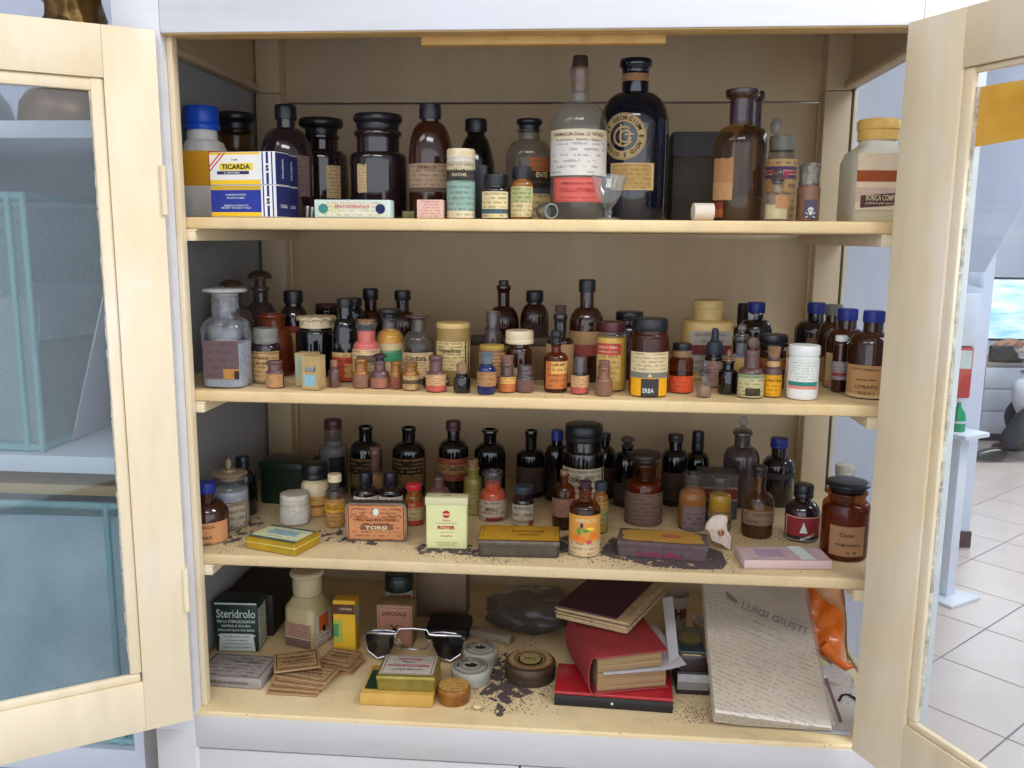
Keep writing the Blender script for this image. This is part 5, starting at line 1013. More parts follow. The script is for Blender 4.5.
# square plastic bottle, turned
t = thing('plastic_bottle', 'yellowed square plastic bottle with pink label and orange flame hazard sticker', 'bottle', (.083, .196, Z4), R(-18))
zz = lambda y: onY(309, y, .19).z-Z4
hw = .0295; zs_ = zz(604); zn_ = zz(594)
V, F = lathe([(hw*.94, 0), (hw, .004), (hw, zs_-.002), (hw*.97, zs_), (hw*.75, zn_-.002), (.0165, zn_), (.0165, zn_+.004)], 40, [.85, .85, .85, .8, .3, 0, 0], PI/40)
MP = plain('yellowed_poly', 'c4b58a', .4, col2='ad9a6a', vscale=14)
mk('bottle_body', V, F, MP, t)
zt_ = zz(571)
mk('flanged_cap', *lathe([(.0215, zn_-.001), (.0235, zn_+.003), (.0235, zt_-.010), (.0275, zt_-.0065), (.0275, zt_-.003), (.024, zt_), (0, zt_)], 40), plain('ivory_cap', 'c9bd98', .4, col2='b8a980', vscale=30), t)
sheet(t, lambda u, v: (u, -hw-.0006, v), -.024, .025, .003, zz(618), prt('pink_chem', 'a88072', '6a4a48', rows=8, cols=12, strength=.4, bands=((0, .36, '7a6058'), (.36, .4, 'c9b6a8')), blot=.35), 'paper_label')
sheet(t, lambda u, v: (hw+.0006, u, v), -.022, .022, zz(640), zz(610), prt('hazard', 'c9c2b4', '3a3430', rows=7, cols=8, bands=((.42, .95, 'd0642a', .2, .82),), vr=(.04, .4), blot=.1), 'hazard_label')
mk('flame_mark', [(hw+.0012, a, zz(625)+b) for a, b in ((-.004, -.006), (.004, -.006), (.005, -.001), (.002, .006), (.0005, .002), (-.002, .005), (-.005, -.001))], [tuple(range(7))], INK['black'], t, smooth=False)
# yellow carton
r_, w, d, h = carton('upright yellow carton with brown band and green picture', 4, (334, 652), (356, 653), .024, ytop=600, mat=plain('yellow_card', 'd9a823', .5, col2='c8961a', vscale=30), name='medicine_carton')
sheet(r_, f_front(d), -w/2+.0004, w/2-.0004, .0005, h-.0005, prt('yellow_front', 'dcae2c', '6a5a20', rows=0, bands=((.74, .93, '5a3a2a'), (.2, .62, '9fae4a', 0, .42), (.3, .55, '4f8a54', .0, .24)), blot=.15), 'printed_panel')
letters(r_, 'FOSFORINA', f_front(d, .001), h=.004, w=w*.55, at=(w*.1, h*.84), mat=INK['cream'])
sheet(r_, f_right(w), -d/2+.002, d/2-.002, h*.55, h*.86, prt('side_note', 'a3a89a', '3a3a3a', rows=6, cols=6, blot=.2), 'price_label')
# pale box and the dark green tin behind it
r_, w, d, h = carton('tan box with pink front and dark crossed emblem', 4, (377, 643), (412.6, 644), .036, ytop=604.5, mat=plain('tan_card', '9c8258', .65, col2='83693f', vscale=40), Y=.19, name='soap_box')
sheet(r_, f_front(d), -w/2+.002, w/2-.002, .002, h-.002, prt('pink_soap', 'b8846c', '4a3428', rows=0, blot=.3, border='8a6a4a'), 'printed_panel')
letters(r_, 'SAPOSALE', f_front(d, .001), h=.0075, w=w*.72, at=(0, h*.8), mat=INK['brown'], shear=.2, bold=.02)
for s_ in (-1, 1): mk('emblem', [f_front(d, .0011)(x, h*.45+s_*x*.9+y) for x, y in ((-.007, -.0012), (.007, -.0012), (.007, .0012), (-.007, .0012))], [(0, 1, 2, 3)], INK['dark'], r_, smooth=False)
mk('emblem', [f_front(d, .0012)(.0035*math.cos(k*PI/6), h*.45-.003+.004*math.sin(k*PI/6)) for k in range(12)], [tuple(range(12))], INK['dark'], r_, smooth=False)
bottle('dark green cylinder with red and white band behind the tan emblem box', 4, 399, .27, 28, (569, 575, 576, 578), plain('bottle_green_tin', '1c2b26', .35, col2='16211d', vscale=40), ('smooth', 'black'), nw=27, cw=28, straight=True, labs=((588, 597, prt('redwhite', 'b8b09c', '7a2a2a', rows=2, cols=8, bands=((.05, .7, 'a5463c', .3, .9),), blot=.2), 80),), cat='tin', name='cylinder_tin')
r_, w, d, h = carton('large plain tan cardboard box at the back of the bottom shelf', 4, (416, 613), (466, 614), .05, ytop=572, mat=plain('tan_board', '7d6650', .7, col2='6c5744', vscale=18), Y=.308, name='card_box')
BK = plain('black_pouch_cloth', '15151a', .6, col2='0f0f12', vscale=60)
r_, w, d, h = carton('soft black case lying in front of the large tan box', 4, (424, 640), (468, 641), .07, h=.022, mat=BK, Y=.215, name='soft_case', bev=.008, cat='case')
# sachets
SA = plain('kraft_paper', 'b58f66', .75, col2='a07a52', vscale=40)
SP = prt('sachet_print', 'b8946a', '3c2a1e', rows=5, cols=9, dens=.42, border='3a261a', blot=.25)
def sachet(label, fl, fr, lift, depth, tilt=(0, 0)):
    r_, w, d, h = carton(label, 4, fl, fr, depth, h=.0026, mat=SA, lift=lift, name='powder_sachet', group='kraft paper powder sachets in a loose pile', bev=.0011, cat='sachet', part='envelope')
    r_.rotation_euler.x = R(tilt[0]); r_.rotation_euler.y = R(tilt[1])
    sheet(r_, f_top(h), -w/2+.002, w/2-.002, -d/2+.002, d/2-.002, SP, 'printed_panel')
    letters(r_, 'POLVERE', f_top(h, .0012), h=d*.12, w=w*.5, at=(0, d*.12), mat=INK['brown']); letters(r_, 'PURGANTE', f_top(h, .0012), h=d*.12, w=w*.6, at=(0, -d*.08), mat=INK['brown'])
sachet('lowest kraft sachet of the left hand pile', (265.5, 694.5), (317, 697.5), 0, .05)
sachet('second kraft sachet from the bottom of the left hand pile', (267, 689.5), (318.5, 694), .0036, .052)
sachet('third kraft sachet from the bottom, edge slightly crooked', (270, 683.5), (323, 690), .0072, .05)
sachet('fourth kraft sachet, directly under the tilted top one', (272.5, 677), (326, 685.5), .0108, .05)
sachet('top kraft sachet lying tilted over both piles, black bordered print showing', (274, 674), (321.5, 668), .0182, .06)
sachet('lower sachet of the right hand pile with torn silver corner', (311.5, 670), (352, 675.5), 0, .044)
sachet('middle sachet of the right hand pile', (314, 664.5), (350.5, 672.5), .0036, .044)
sachet('uppermost sachet of the right hand pile beside the yellow carton', (318, 662), (349, 667), .0072, .048)
# yellow tray with a small lettered tin on it
YB2 = plain('yellow_wooden_tray', 'd0a855', .6, col2='b88f3f', vscale=26)
r_, w, d, h = carton('shallow yellow box with a dark green inlay under the lettered tin', 4, (360, 705), (433, 708), .084, h=.0185, mat=YB2, name='yellow_tray')
sheet(r_, f_top(h), -w/2+.004, -w/2+.03, -d/2+.012, d/2-.016, plain('green_inlay', '1f3a2a', .5), 'green_inlay')
BRS = plain('brass_tin', 'a8974a', .3, .6, col2='8a7c36', vscale=40)
r_, w, d, h = carton('rounded brass tin lettered in red on white, lying on the yellow box', 4, (376, 690), (435, 692), .066, h=.0215, mat=BRS, lift=.0192, name='pastille_tin', cat='tin', rc=.007)
ld = carton.__name__ and box('tin_lid', -w/2-.0007, w/2+.0007, -d/2-.0007, d/2+.0007, h*.56, h+.0012, BRS, r_, .004)
sheet(ld, f_top(h+.0012), -w/2+.004, w/2-.004, -d/2+.004, d/2-.004, prt('carlo_lid', 'b9b0a6', '6a6058', rows=9, cols=14, dens=.55, strength=.4, border='8a7a50', blot=.3, blotcol='8a8074'), 'printed_lid')
ft = f_top(h+.0012, .0012)
for s_, y, hh_, ww in (('CARLO ERBA', .016, .0062, .036), ('PASTIGLIE DI CODEINA', -.003, .0072, .062)): letters(ld, s_, ft, h=hh_, w=ww, at=(0, y), mat=INK['red'], bold=.02)
for s_, y, hh_, ww in (('MILANO', .008, .0035, .02), ('calmante della tosse', -.014, .004, .045)): letters(ld, s_, ft, h=hh_, w=ww, at=(0, y), mat=INK['dark'])
# round tins
def round_tin(label, cx, ybot, wpx, h, mat, top, group=None, lidm=None):
    A = onZ(cx, ybot, Z4); r = wpx/2*mpp(cx, ybot, A.y+.02); Y = A.y+r; P = onY(cx, ybot-6, Y)
    t = thing('round_tin', label, 'tin', (P.x, Y, Z4), 0, group)
    mk('tin_body', *lathe([(r*.95, 0), (r*.985, .0015), (r*.985, h*.5), (0, h*.5)], 44), mat, t)
    L = mk('tin_lid', *lathe([(r*.99, h*.46), (r, h*.5), (r, h-.003), (r*.96, h-.0008), (r*.9, h), (0, h)], 44), lidm or mat, t)
    V = [(r*.9*math.cos(2*PI*k/44), r*.9*math.sin(2*PI*k/44), h+.0005) for k in range(44)]
    mk('printed_lid', V, [tuple(range(44))], top, L, smooth=False, uv=[(.5+.5*math.cos(2*PI*k/44), .5+.5*math.sin(2*PI*k/44)) for k in range(44)])
    return t, L, r, h
def disc(parent, r0, r1, z, mat, nm='lid_ring', sx=1, sy=1, x=0, y=0, n=40):
    V = []
    for k in range(n+1):
        a = 2*PI*k/n; V += [(x+r0*math.cos(a)*sx, y+r0*math.sin(a)*sy, z), (x+r1*math.cos(a)*sx, y+r1*math.sin(a)*sy, z)]
    return mk(nm, V, [(2*k, 2*k+1, 2*k+3, 2*k+2) for k in range(n)], mat, parent, smooth=False)
TW = plain('chipped_white_tin', 'b9b8ac', .4, col2='a3a196', vscale=60)
TWl = prt('white_lid', 'b5b5a9', rows=0, blot=.35, blotcol='6a675e')
def ring_words(L, s_, r, z, h_, m_, a0=200, step=-14):
    for k, ch in enumerate(s_):
        if ch != ' ':
            a = R(a0+step*k); letters(L, ch, lambda u, v: (u, v, z), h=h_, at=(r*math.cos(a), r*math.sin(a)), mat=m_, rot=a-PI/2)
for lab, cx, yb_, w_ in (('front one of two round white tins with black ringed lid', 471, 689.5, 40), ('rear one of two round white tins with black ringed lid', 480, 669.5, 35)):
    t, L, r, h = round_tin(lab, cx, yb_, w_, .0215, TW, TWl, 'pair of round white ointment tins')
    z = h+.0012; disc(L, r*.8, r*.84, z, INK['dark']); disc(L, r*.47, r*.5, z, INK['dark'])
    ring_words(L, 'MERCUROL UNGUENTO', r*.65, z, r*.17, INK['dark'], 190, -11.5)
    for k, (x, y, a, b) in enumerate(((0, 0, .2, .12), (.18, .05, .16, .12), (-.2, .04, .14, .1), (.02, -.12, .26, .07), (.05, .16, .1, .09))):
        mk('lid_picture', [(r*(x+a*math.cos(q*PI/6)), r*(y+b*math.sin(q*PI/6)), z+.0002+k*.0001) for q in range(12)], [tuple(range(12))], INK['dark'], L, smooth=False)
    rr = random.Random(int(cx)); bm = bmesh.new()
    for k in range(16):
        a = rr.uniform(0, 2*PI); zc_ = rr.uniform(.003, h*.9); q_ = rr.uniform(.0005, .0012)
        vs_ = [bm.verts.new(((r*1.004)*math.cos(a+q_*dx/r), (r*1.004)*math.sin(a+q_*dx/r), zc_+q_*dz)) for dx, dz in ((-1, -.6), (.8, -1), (1, .5), (-.3, 1))]; bm.faces.new(vs_)
    o = from_bm('paint_chips', bm, INK['brown'], t, smooth=False); o['kind'] = 'stuff'
t, L, r, h = round_tin('small round golden tin with worn flower lid', 454, 708, 32.5, .0225, plain('golden_tin', 'a8762a', .35, .4, col2='7c4a2a', vscale=60), prt('worn_flowers', 'b08a44', '7a3438', rows=6, cols=6, dens=.5, strength=.7, blot=.7, blotcol='caa860'))
t, L, r, h = round_tin('large round brown tin with red ringed lid and golden centre', 530, 689, 51.5, .027, plain('brown_tin', '57473a', .45, .4, col2='463828', vscale=70), prt('brown_lid', '6a5640', rows=0, blot=.5, blotcol='40332a'))
z = h+.0012; disc(L, r*.62, r*.85, z, plain('red_ring', '8a5a44', .5, col2='a58a60', vscale=220)); disc(L, 0.0, r*.56, z, plain('gold_centre', 'a3925c', .45, col2='7d6a40', vscale=160)); disc(L, r*.4, r*.5, z+.0003, INK['black'], x=0, y=-.002)
disc(L, 0, r*.42, z+.0005, plain('gold_heart', 'b5a46a', .45, col2='84764a', vscale=200), y=.001); ring_words(L, 'CACHETS ANTINEVRALGICI', r*.735, z+.0005, r*.13, INK['cream'], 215, -11.5)
letters(L, 'DIGESTOL', lambda u, v: (u, v, z+.0009), h=r*.13, w=r*.5, mat=INK['brown'])
r_, w, d, h = carton('thin pale strip carton lying askew behind the white tins', 4, (469.5, 637), (510, 645), .018, h=.0135, mat=plain('pale_strip_card', 'a39684', .7, col2='8c8070', vscale=40), name='strip_carton')
sheet(r_, f_front(d), -w/2+.001, w/2-.001, .001, h-.001, prt('strip_print', 'a99c8a', '6a6054', rows=3, cols=20, strength=.4, blot=.2), 'printed_panel')
# sunglasses
sg = thing('sunglasses', 'chrome framed sunglasses with angular double bridge and dark mirrored lenses', 'sunglasses', (onY(413.5, 640, .136).x, .136, Z4), R(1))
ms = mpp(413, 640, .136); sp = lambda x, y, dy=0: ((x-413.5)*ms, dy, max((onY(413.5, y, .136).z-Z4), .002))
LENS = plain('smoke_lens', '1a181c', .06, .2, coat=1); CH = CM['chrome']
for s_ in (-1, 1):
    def q(x, y, dy=0): return sp(413.5+s_*(x-413.5), y, dy)
    rim = [q(431, 632), q(437, 641), q(446, 644), q(456, 643.5, .004), (q(463, 640, .008)), q(462, 634, .008), q(454, 631.5, .004), q(442, 630.8)]
    low = [q(431, 632), q(433, 644), q(438, 656), q(450, 660, .002), q(460, 654, .006), q(463, 640, .008), q(455, 633, .004), q(442, 631)]
    n = len(low); cxy = Vector(low[0])*0
    for p in low: cxy += Vector(p)/n
    V = [cxy+Vector((0, -.002, 0))]+[Vector(p) for p in low]; F = [(0, i+1, (i+1) % n+1) for i in range(n)]
    V2 = [v+Vector((0, .0018, 0)) for v in V]; F2 = [tuple(i+n+1 for i in reversed(f)) for f in F]; F3 = [(i+1, i+n+2, (i+1) % n+n+2, (i+1) % n+1) for i in range(n)]
    mk('lens', V+V2, F+F2+F3, LENS, sg)
    tube('rim', low, .0013, CH, sg, 8, True)
    tube('brow_bar', [q(429.5, 633, -.003), q(436, 633.5, -.0035), q(450, 634.2, 0), q(460, 636, .006)], .0026, CH, sg, 10)
    tube('temple', [q(463, 640, .008), q(464, 641, .016), q(460, 642, .026), q(446, 646, .03)], .0014, CH, sg, 8)
    tube('nose_pad', [q(429, 641, .004), q(428, 646, .008)], .0017, plain('nose_pad', 'b9b4aa', .3), sg, 8)
tube('bridge', [sp(429.5, 633, -.003), sp(427, 628.5, -.003), sp(413.5, 627.6, -.003), sp(400, 628.5, -.003), sp(397.5, 633, -.003)], .0016, CH, sg, 8)
tube('bridge', [sp(431, 641, -.002), sp(426, 647.5, -.003), sp(413.5, 648.4, -.003), sp(401, 647.5, -.003), sp(396, 641, -.002)], .0014, CH, sg, 8)
# crumpled dark bag
def crumple(name, P4, nu, nv, amp, thick, mat, parent, freq=30, seed=0, sm=50, lim=None):
    V, F = [], []; A, B, C_, D = [Vector(p) for p in P4]; nrm = (B-A).cross(D-A).normalized()
    for j in range(nv+1):
        for i in range(nu+1):
            u, v = i/nu, j/nv; p = (A*(1-u)+B*u)*(1-v)+(D*(1-u)+C_*u)*v
            a = noise.noise(Vector((p.x*freq+seed, p.y*freq, p.z*freq))); b_ = noise.noise(Vector((p.x*freq*2.6, p.y*freq*2.6+seed, p.z*freq*2.6)))
            V.append(p+nrm*amp*(a+.45*abs(b_)))
    if lim: V = [Vector((min(v.x, lim[0]), v.y, max(v.z, lim[1]))) for v in V]
    def idx(i, j): return j*(nu+1)+i
    for j in range(nv):
        for i in range(nu): F.append((idx(i, j), idx(i+1, j), idx(i+1, j+1), idx(i, j+1)))
    n = len(V); V += [v-nrm*thick for v in V]; F += [tuple(k+n for k in reversed(f)) for f in F]
    ed = [idx(i, 0) for i in range(nu+1)]+[idx(nu, j) for j in range(1, nv+1)]+[idx(i, nv) for i in range(nu-1, -1, -1)]+[idx(0, j) for j in range(nv-1, 0, -1)]
    for k in range(len(ed)): a, b_ = ed[k], ed[(k+1) % len(ed)]; F.append((b_, a, a+n, b_+n))
    return mk(name, V, F, mat, parent, sharp=sm)
t = thing('plastic_bag', 'grey translucent crumpled plastic bag with shiny folds at the middle back', 'bag', (.447, .30, Z4))
V, F = [], []; nu, nv = 40, 22
for j in range(nv+1):
    for i in range(nu):
        a, b_ = 2*PI*i/nu, PI*j/nv; x, y, z_ = math.sin(b_)*math.cos(a), math.sin(b_)*math.sin(a), -math.cos(b_)
        p = Vector((x, y, z_)); q_ = 1+.28*noise.noise(p*2.2)+.12*abs(noise.noise(p*6))
        V.append((x*.076*q_, y*.06*q_, max(.0005, .026+z_*.034*q_)))
for j in range(nv):
    for i in range(nu): F.append((j*nu+i, j*nu+(i+1) % nu, (j+1)*nu+(i+1) % nu, (j+1)*nu+i))
mk('bag_film', V, F, thin_glass('smoke_film', 'c9c6c2', .55, .12, .5, '7a7572', 20, .2, .7), t, sharp=0)
t = thing('pellet', 'small cream pellet on the bare front edge of the shelf', 'pellet', (*(onZ(477, 711, Z4)+Vector((0, .006, 0))).xy, Z4))
V, F = lathe([(.0001, 0), (.005, .0008), (.0078, .0035), (.0062, .007), (.0001, .0082)], 12); V = [(x*(1+.12*noise.noise(Vector((x*300, y*300, z*300)))), y*.8, z) for x, y, z in V]
mk('pellet_body', V, F, plain('cream_pellet', 'd8c49a', .7, col2='c0a878', vscale=150), t)
# flat red and black box, the book, the sheets and the bundle of papers
r_, w, d, h = carton('flat box with black sides and glossy red lid under the red book', 4, (554, 705), (672.8, 713.5), .085, h=.0165, mat=plain('black_tray', '17161a', .45), name='flat_box')
box('box_lid', -w/2, w/2, -d/2, d/2, h+.0003, h+.0055, plain('red_gloss_card', 'a81c28', .25, coat=.3), r_, .0015)
mk('scuff', [f_front(d)(x, z_) for x, z_ in ((-.003, h*.4), (.0, h*.4), (.0, h*.62), (-.003, h*.62))], [(0, 1, 2, 3)], INK['pale'], r_, smooth=False)
LIFT = .0224
A = Vector((.5514, .0273, Z4+LIFT)); rz = R(15); bk = thing('book', 'thick worn red book with brown page edges, loose sheet tucked inside', 'book', A, rz)
bw, bd, CV = .110, .135, plain('red_cloth_cover', '9c2a2e', .6, col2='7c3030', vscale=30, bump=.2)
PG = prt('page_edges', '9a7a54', '6a4c30', rows=0, blot=.5, blotcol='6f5236')
def page_mat():
    t = NT('page_edge_layers'); v = t.obj((4, 4, 900)); nz = t.noise(v, 1.0, 3, .6)
    t.l(t.mix(t.ramp(nz, .35, .65), H('a88a62'), H('7c5f40')), t.b.inputs['Base Color']); t.b.inputs['Roughness'].default_value = .85; t.bump(nz, .3, .0006); return t.m
PGM = page_mat()
box('cover', 0, bw, 0, bd, 0, .0028, CV, bk, .0008)
box('page_block', .004, bw-.004, .003, bd-.003, .003, .0305, PGM, bk, .0006)
o = box('page_block', .004, bw-.011, .003, bd-.003, .0, .0225, PGM, bk, .0006, loc=(0, 0, .0312), rot=(0, R(-2), 0))
o = box('cover', -.002, bw-.004, -.002, bd, .0, .0028, CV, bk, .0008, loc=(0, 0, .0542), rot=(0, R(-2), 0))
V, F = [], []                                                     # rounded spine on the left
for k in range(9):
    a = PI*k/8; z_ = .0285-.0285*math.cos(a); x = -.008*math.sin(a)-.001
    V += [(x, 0, z_), (x, bd, z_)]
n = len(V); V += [(x-.0016, y, z_) for x, y, z_ in V]
for k in range(8): F += [(2*k, 2*k+1, 2*k+3, 2*k+2), (n+2*k, n+2*k+2, n+2*k+3, n+2*k+1), (2*k, 2*k+2, n+2*k+2, n+2*k), (2*k+1, n+2*k+1, n+2*k+3, 2*k+3)]
mk('spine', V, F, CV, bk)
pa = thing('folded_sheet', 'white folded sheets sticking out of the red book', 'paper', A, rz)
WP = plain('white_paper', 'cfcdd2', .7, col2='c2c0c6', vscale=8)
for k in range(2):
    V, F = [], []; nx = 12
    for i in range(nx+1):
        x = .012+.118*i/nx
        for y, e in ((-.004-.00*i, 0), (.125, 1)):
            zc_ = .0306+.0003*k + (max(0, x-.108)*.25 if not e else max(0, x-.112)*.4+.0)
            V.append((x+(.004*k if i == nx else 0), y, zc_))
    for i in range(nx): F.append((2*i, 2*i+2, 2*i+3, 2*i+1))
    mk('sheet', V, F, WP, pa, sharp=0)
V3 = []
for px, py, Y in ((669.5, 666, .063), (680, 667.5, .0625), (672.5, 596, .2), (662.5, 598, .205)): V3.append(pa.matrix_basis.inverted() @ onY(px, py, Y))
crumple('sheet', V3, 6, 14, .0012, .0005, WP, pa, 20)
A = Vector((.4913, .145, Z4+.0832)); bn = thing('paper_bundle', 'ragged bundle of yellowed papers in a maroon cover on top of the red book', 'papers', A, R(-24))
w, d = .115, .19; rr = random.Random(9)
OLD = plain('old_paper_edge', 'cdb68e', .85, col2='ab9068', vscale=140)
for k in range(9):
    z_ = .0019*k; ox, oy = rr.uniform(-.002, .003), rr.uniform(-.004, .003)
    bm = bmesh.new(); bbox(bm, ox, w+ox+rr.uniform(0, .004), oy, d-.004+oy, z_, z_+.0017, .0004, 1)
    for v in bm.verts: v.co.z += .0016*math.sin(v.co.x*60+k)*(.4+v.co.x/w)*.5; v.co.y += .0012*math.sin(v.co.x*90+k*2)
    from_bm('leaf_stack', bm, OLD, bn)
bm = bmesh.new(); bbox(bm, -.001, w-.016, .001, d, .0182, .0202, .0007, 1); from_bm('cover', bm, plain('maroon_cover', '4f2432', .6, col2='3f1c28', vscale=24), bn)
# pile by the newspapers
r_, w, d, h = carton('dark case with a silvery white band, lower one of the pair beside the newspaper', 4, (676, 701), (709, 703), .08, h=.036, mat=plain('dark_case', '2c2022', .5, col2='241a1c', vscale=30), Y=.082, name='banded_case')
sheet(r_, f_front(d), -w/2+.001, w/2-.001, .0075, h-.004, prt('silver_band', 'a8a6a6', rows=0, bands=((0, .5, '85807c'),), blot=.4, blotcol='6a6664'), 'silver_band')
r_, w, d, h = carton('dark lacquer box with golden oval on its lid beside the newspaper', 4, (679.5, 676), (704.5, 677), .082, h=.0255, mat=plain('lacquer_dark', '2a1c1e', .3, coat=.3), Y=.083, lift=.0362, name='lacquer_box')
lid_ = box('box_lid', -w/2-.0008, w/2+.0008, -d/2-.0008, d/2+.0008, h+.0002, h+.006, plain('dark_teal_lacquer', '16282a', .3, coat=.3, col2='1c3436', vscale=120), r_, .0015)
disc(lid_, 0, .0125, h+.0066, plain('gilt', '8f854e', .4, .5, col2='6e6438', vscale=150), 'gilt_oval', 1, 1.25)
disc(lid_, .0145, .0155, h+.0066, INK['gold'], 'gilt_line', 1, 1.3)
mk('gilt_edge', [f_front(d, .0012)(x, z_) for x, z_ in ((-w/2+.004, h-.0002), (w/2-.006, h-.0002), (w/2-.008, h+.0016), (-w/2+.002, h+.0016))], [(0, 1, 2, 3)], INK['gold'], r_, smooth=False)
P = onY(678, 622, .285); t = thing('paper_cup', 'white paper cup with red lettering half hidden behind the white sheets', 'cup', (P.x-.004, .285, Z4))
hc = onY(678, 594, .285).z-Z4
mk('cup_wall', *lathe([(.0155, 0), (.0215, hc), (.0222, hc+.0012), (.0212, hc+.0012), (.0208, hc), (.0148, .002), (0, .002)], 32), plain('cup_paper', 'b8aa9a', .6), t)
letters(t, 'HB', cyl_fn(.0195, .35), h=.018, w=.022, at=(0, hc*.62), mat=INK['rust'], bold=.05)
P = onY(697, 626, .27); t = thing('small_dish', 'small white ceramic dish in the shadow behind the lacquer box', 'dish', (P.x+.016, .275, Z4))
mk('dish_body', *lathe([(.012, 0), (.015, .004), (.026, onY(697, 620, .27).z-Z4), (.024, onY(697, 620, .27).z-Z4), (.014, .007), (0, .006)], 32), CM['dwhite'], t)
# newspapers in a clear sleeve, leaning back
def npnt(px, py):                                                 # the plane the papers lean in
    n = Vector((.06, -.49, .87)).normalized(); o = onZ(714, 713, Z4+.0195); d = ray(px, py); return CAM + d*((o-CAM).dot(n)/d.dot(n))
nw = thing('newspaper_bundle', 'bundle of old newspapers in a clear plastic sleeve, leaning against the back', 'newspapers', (.79, .03, Z4))
NM = prt('newsprint', 'ebe3d9', '4c443c', rows=40, cols=60, dens=.5, strength=.36, blot=.3, blotcol='b8a48c', vr=(.02, .7))
quad = [npnt(715, 713), npnt(832, 728.5), npnt(800, 570), npnt(702, 570)]
base_z = Z4+.0026
def newsheet(dz, shrink, mat, nm, amp=.0012, s=0):
    V, F, uv = [], [], []; nu, nv = 16, 20
    for j in range(nv+1):
        for i in range(nu+1):
            u, v = i/nu, j/nv; p = (quad[0]*(1-u)+quad[1]*u)*(1-v)+(quad[3]*(1-u)+quad[2]*u)*v
            p = p+Vector((shrink*(1-2*u), 0, dz)); a = noise.noise(Vector((p.x*16+s, p.y*16, 0)))
            p.z += amp*a*2; p.z = max(p.z, base_z+.0009+.0004*(dz+.02)); V.append(p-nw.location)
            cu, cv = u-.5, v-.5; c, s_ = math.cos(R(13)), math.sin(R(13)); uv.append((.5+(cu*c-cv*s_)*.82, .5+(cu*s_+cv*c)*.82))
    for j in range(nv):
        for i in range(nu): a = j*(nu+1)+i; F.append((a, a+1, a+nu+2, a+nu+1))
    return mk(nm, V, F, mat, nw, uv=uv, sharp=0)
newsheet(0, 0, NM, 'front_page')
EDG = plain('news_edge', 'd0c2ac', .85, col2='b09e84', vscale=200)
for k in range(6): newsheet(-.0022*(k+1), -.0006*k+.0004*(k % 2)*3, EDG, 'inner_page', .0008, k)
nrm = (quad[1]-quad[0]).cross(quad[3]-quad[0]).normalized()
ux = (npnt(800, 640)-npnt(745, 617)).normalized(); uy = nrm.cross(ux)
def nfn(px, py, e=.0022): o = npnt(px, py); return lambda u, v: o+ux*u+uy*v+nrm*e-nw.location
letters(nw, 'LUIGI GIUSTI', nfn(773, 619, .0034), h=.0135, w=.098, mat=INK['black'], bold=.02)
for s_, px, py, h_, w_ in (('Medico Chirurgo', 768, 629, .004, .045), ('Direttore della clinica', 768, 635, .0035, .05), ('Specialista', 757, 638, .0032, .03)): letters(nw, s_, nfn(px, py, .0034), h=h_, w=w_, mat=INK['brown'])
sv = [p+nrm*.0045-nw.location for p in (npnt(713, 710), npnt(834, 728), npnt(803, 569), npnt(700, 569))]
crumple('plastic_sleeve', sv, 22, 26, .0032, .0003, thin_glass('sleeve_film', 'f4f2ee', .5, .14, .3, 'e6e0da', 7), nw, 26, 3)
mk('fold_stain', [npnt(px, py)+nrm*.0028-nw.location for px, py in ((725, 592), (733, 597), (738, 603), (735, 605), (727, 599))], [(0, 1, 2, 3, 4)], INK['brown'], nw, smooth=False)
ls = thing('loose_sheets', 'loose white printed sheets spread under the newspapers at the right front', 'papers', (.86, .04, Z4))
LPm = prt('loose_print', 'cbc2b8', '5a5048', rows=30, cols=30, dens=.5, strength=.4, blot=.3, blotcol='b0a08c', vr=(.3, .95))
for k, (q4, m_) in enumerate((([(742, 724), (850, 736), (858, 662), (800, 668)], WP), ([(815, 728), (852, 731), (861, 655), (835, 650)], LPm))):
    P = [onZ(x, y, Z4+.0006+.0008*k)-ls.location for x, y in q4]
    V, F, uv = [], [], []
    for j in range(9):
        for i in range(9):
            u, v = i/8, j/8; p = (P[0]*(1-u)+P[1]*u)*(1-v)+(P[3]*(1-u)+P[2]*u)*v; p.x = min(p.x, .085); p.z += .0003*noise.noise(p*40)+.0003; V.append(p); uv.append((u, v))
    for j in range(8):
        for i in range(8): a = j*9+i; F.append((a, a+1, a+10, a+9))
    mk('sheet', V, F, m_, ls, uv=uv, sharp=0)
pt = [onZ(x, y, Z4+.0042)-ls.location for x, y in ((839, 700), (842, 694), (848, 693), (856, 698), (861, 704))]
sk = [];
for k in range(len(pt)-1):
    a, b_ = pt[k], pt[k+1]; n_ = (b_-a).cross(Vector((0, 0, 1))).normalized()*(.002+.0006*k); i = len(sk); sk.append((a-n_, a+n_, b_+n_, b_-n_))
V = [v for q in sk for v in q]; mk('ink_sketch', [(v.x, v.y, .0026) for v in V], [(4*i, 4*i+1, 4*i+2, 4*i+3) for i in range(len(sk))], INK['dark'], ls, smooth=False)
a, b_ = npnt(819, 687)+nrm*.03, onZ(841, 722, Z4+.0062)
t = thing('pencil', 'thin brown pencil lying on the loose sheets at the right', 'pencil', b_); dv = a-b_
tube('pencil_shaft', [(0, 0, 0), dv*.94], .0022, plain('brown_lacquer', '5f3a36', .4), t, 6); tube('pencil_tip', [dv*.94, dv*.985, dv], [.0021, .0008, .0003], INK['cream'], t, 6)
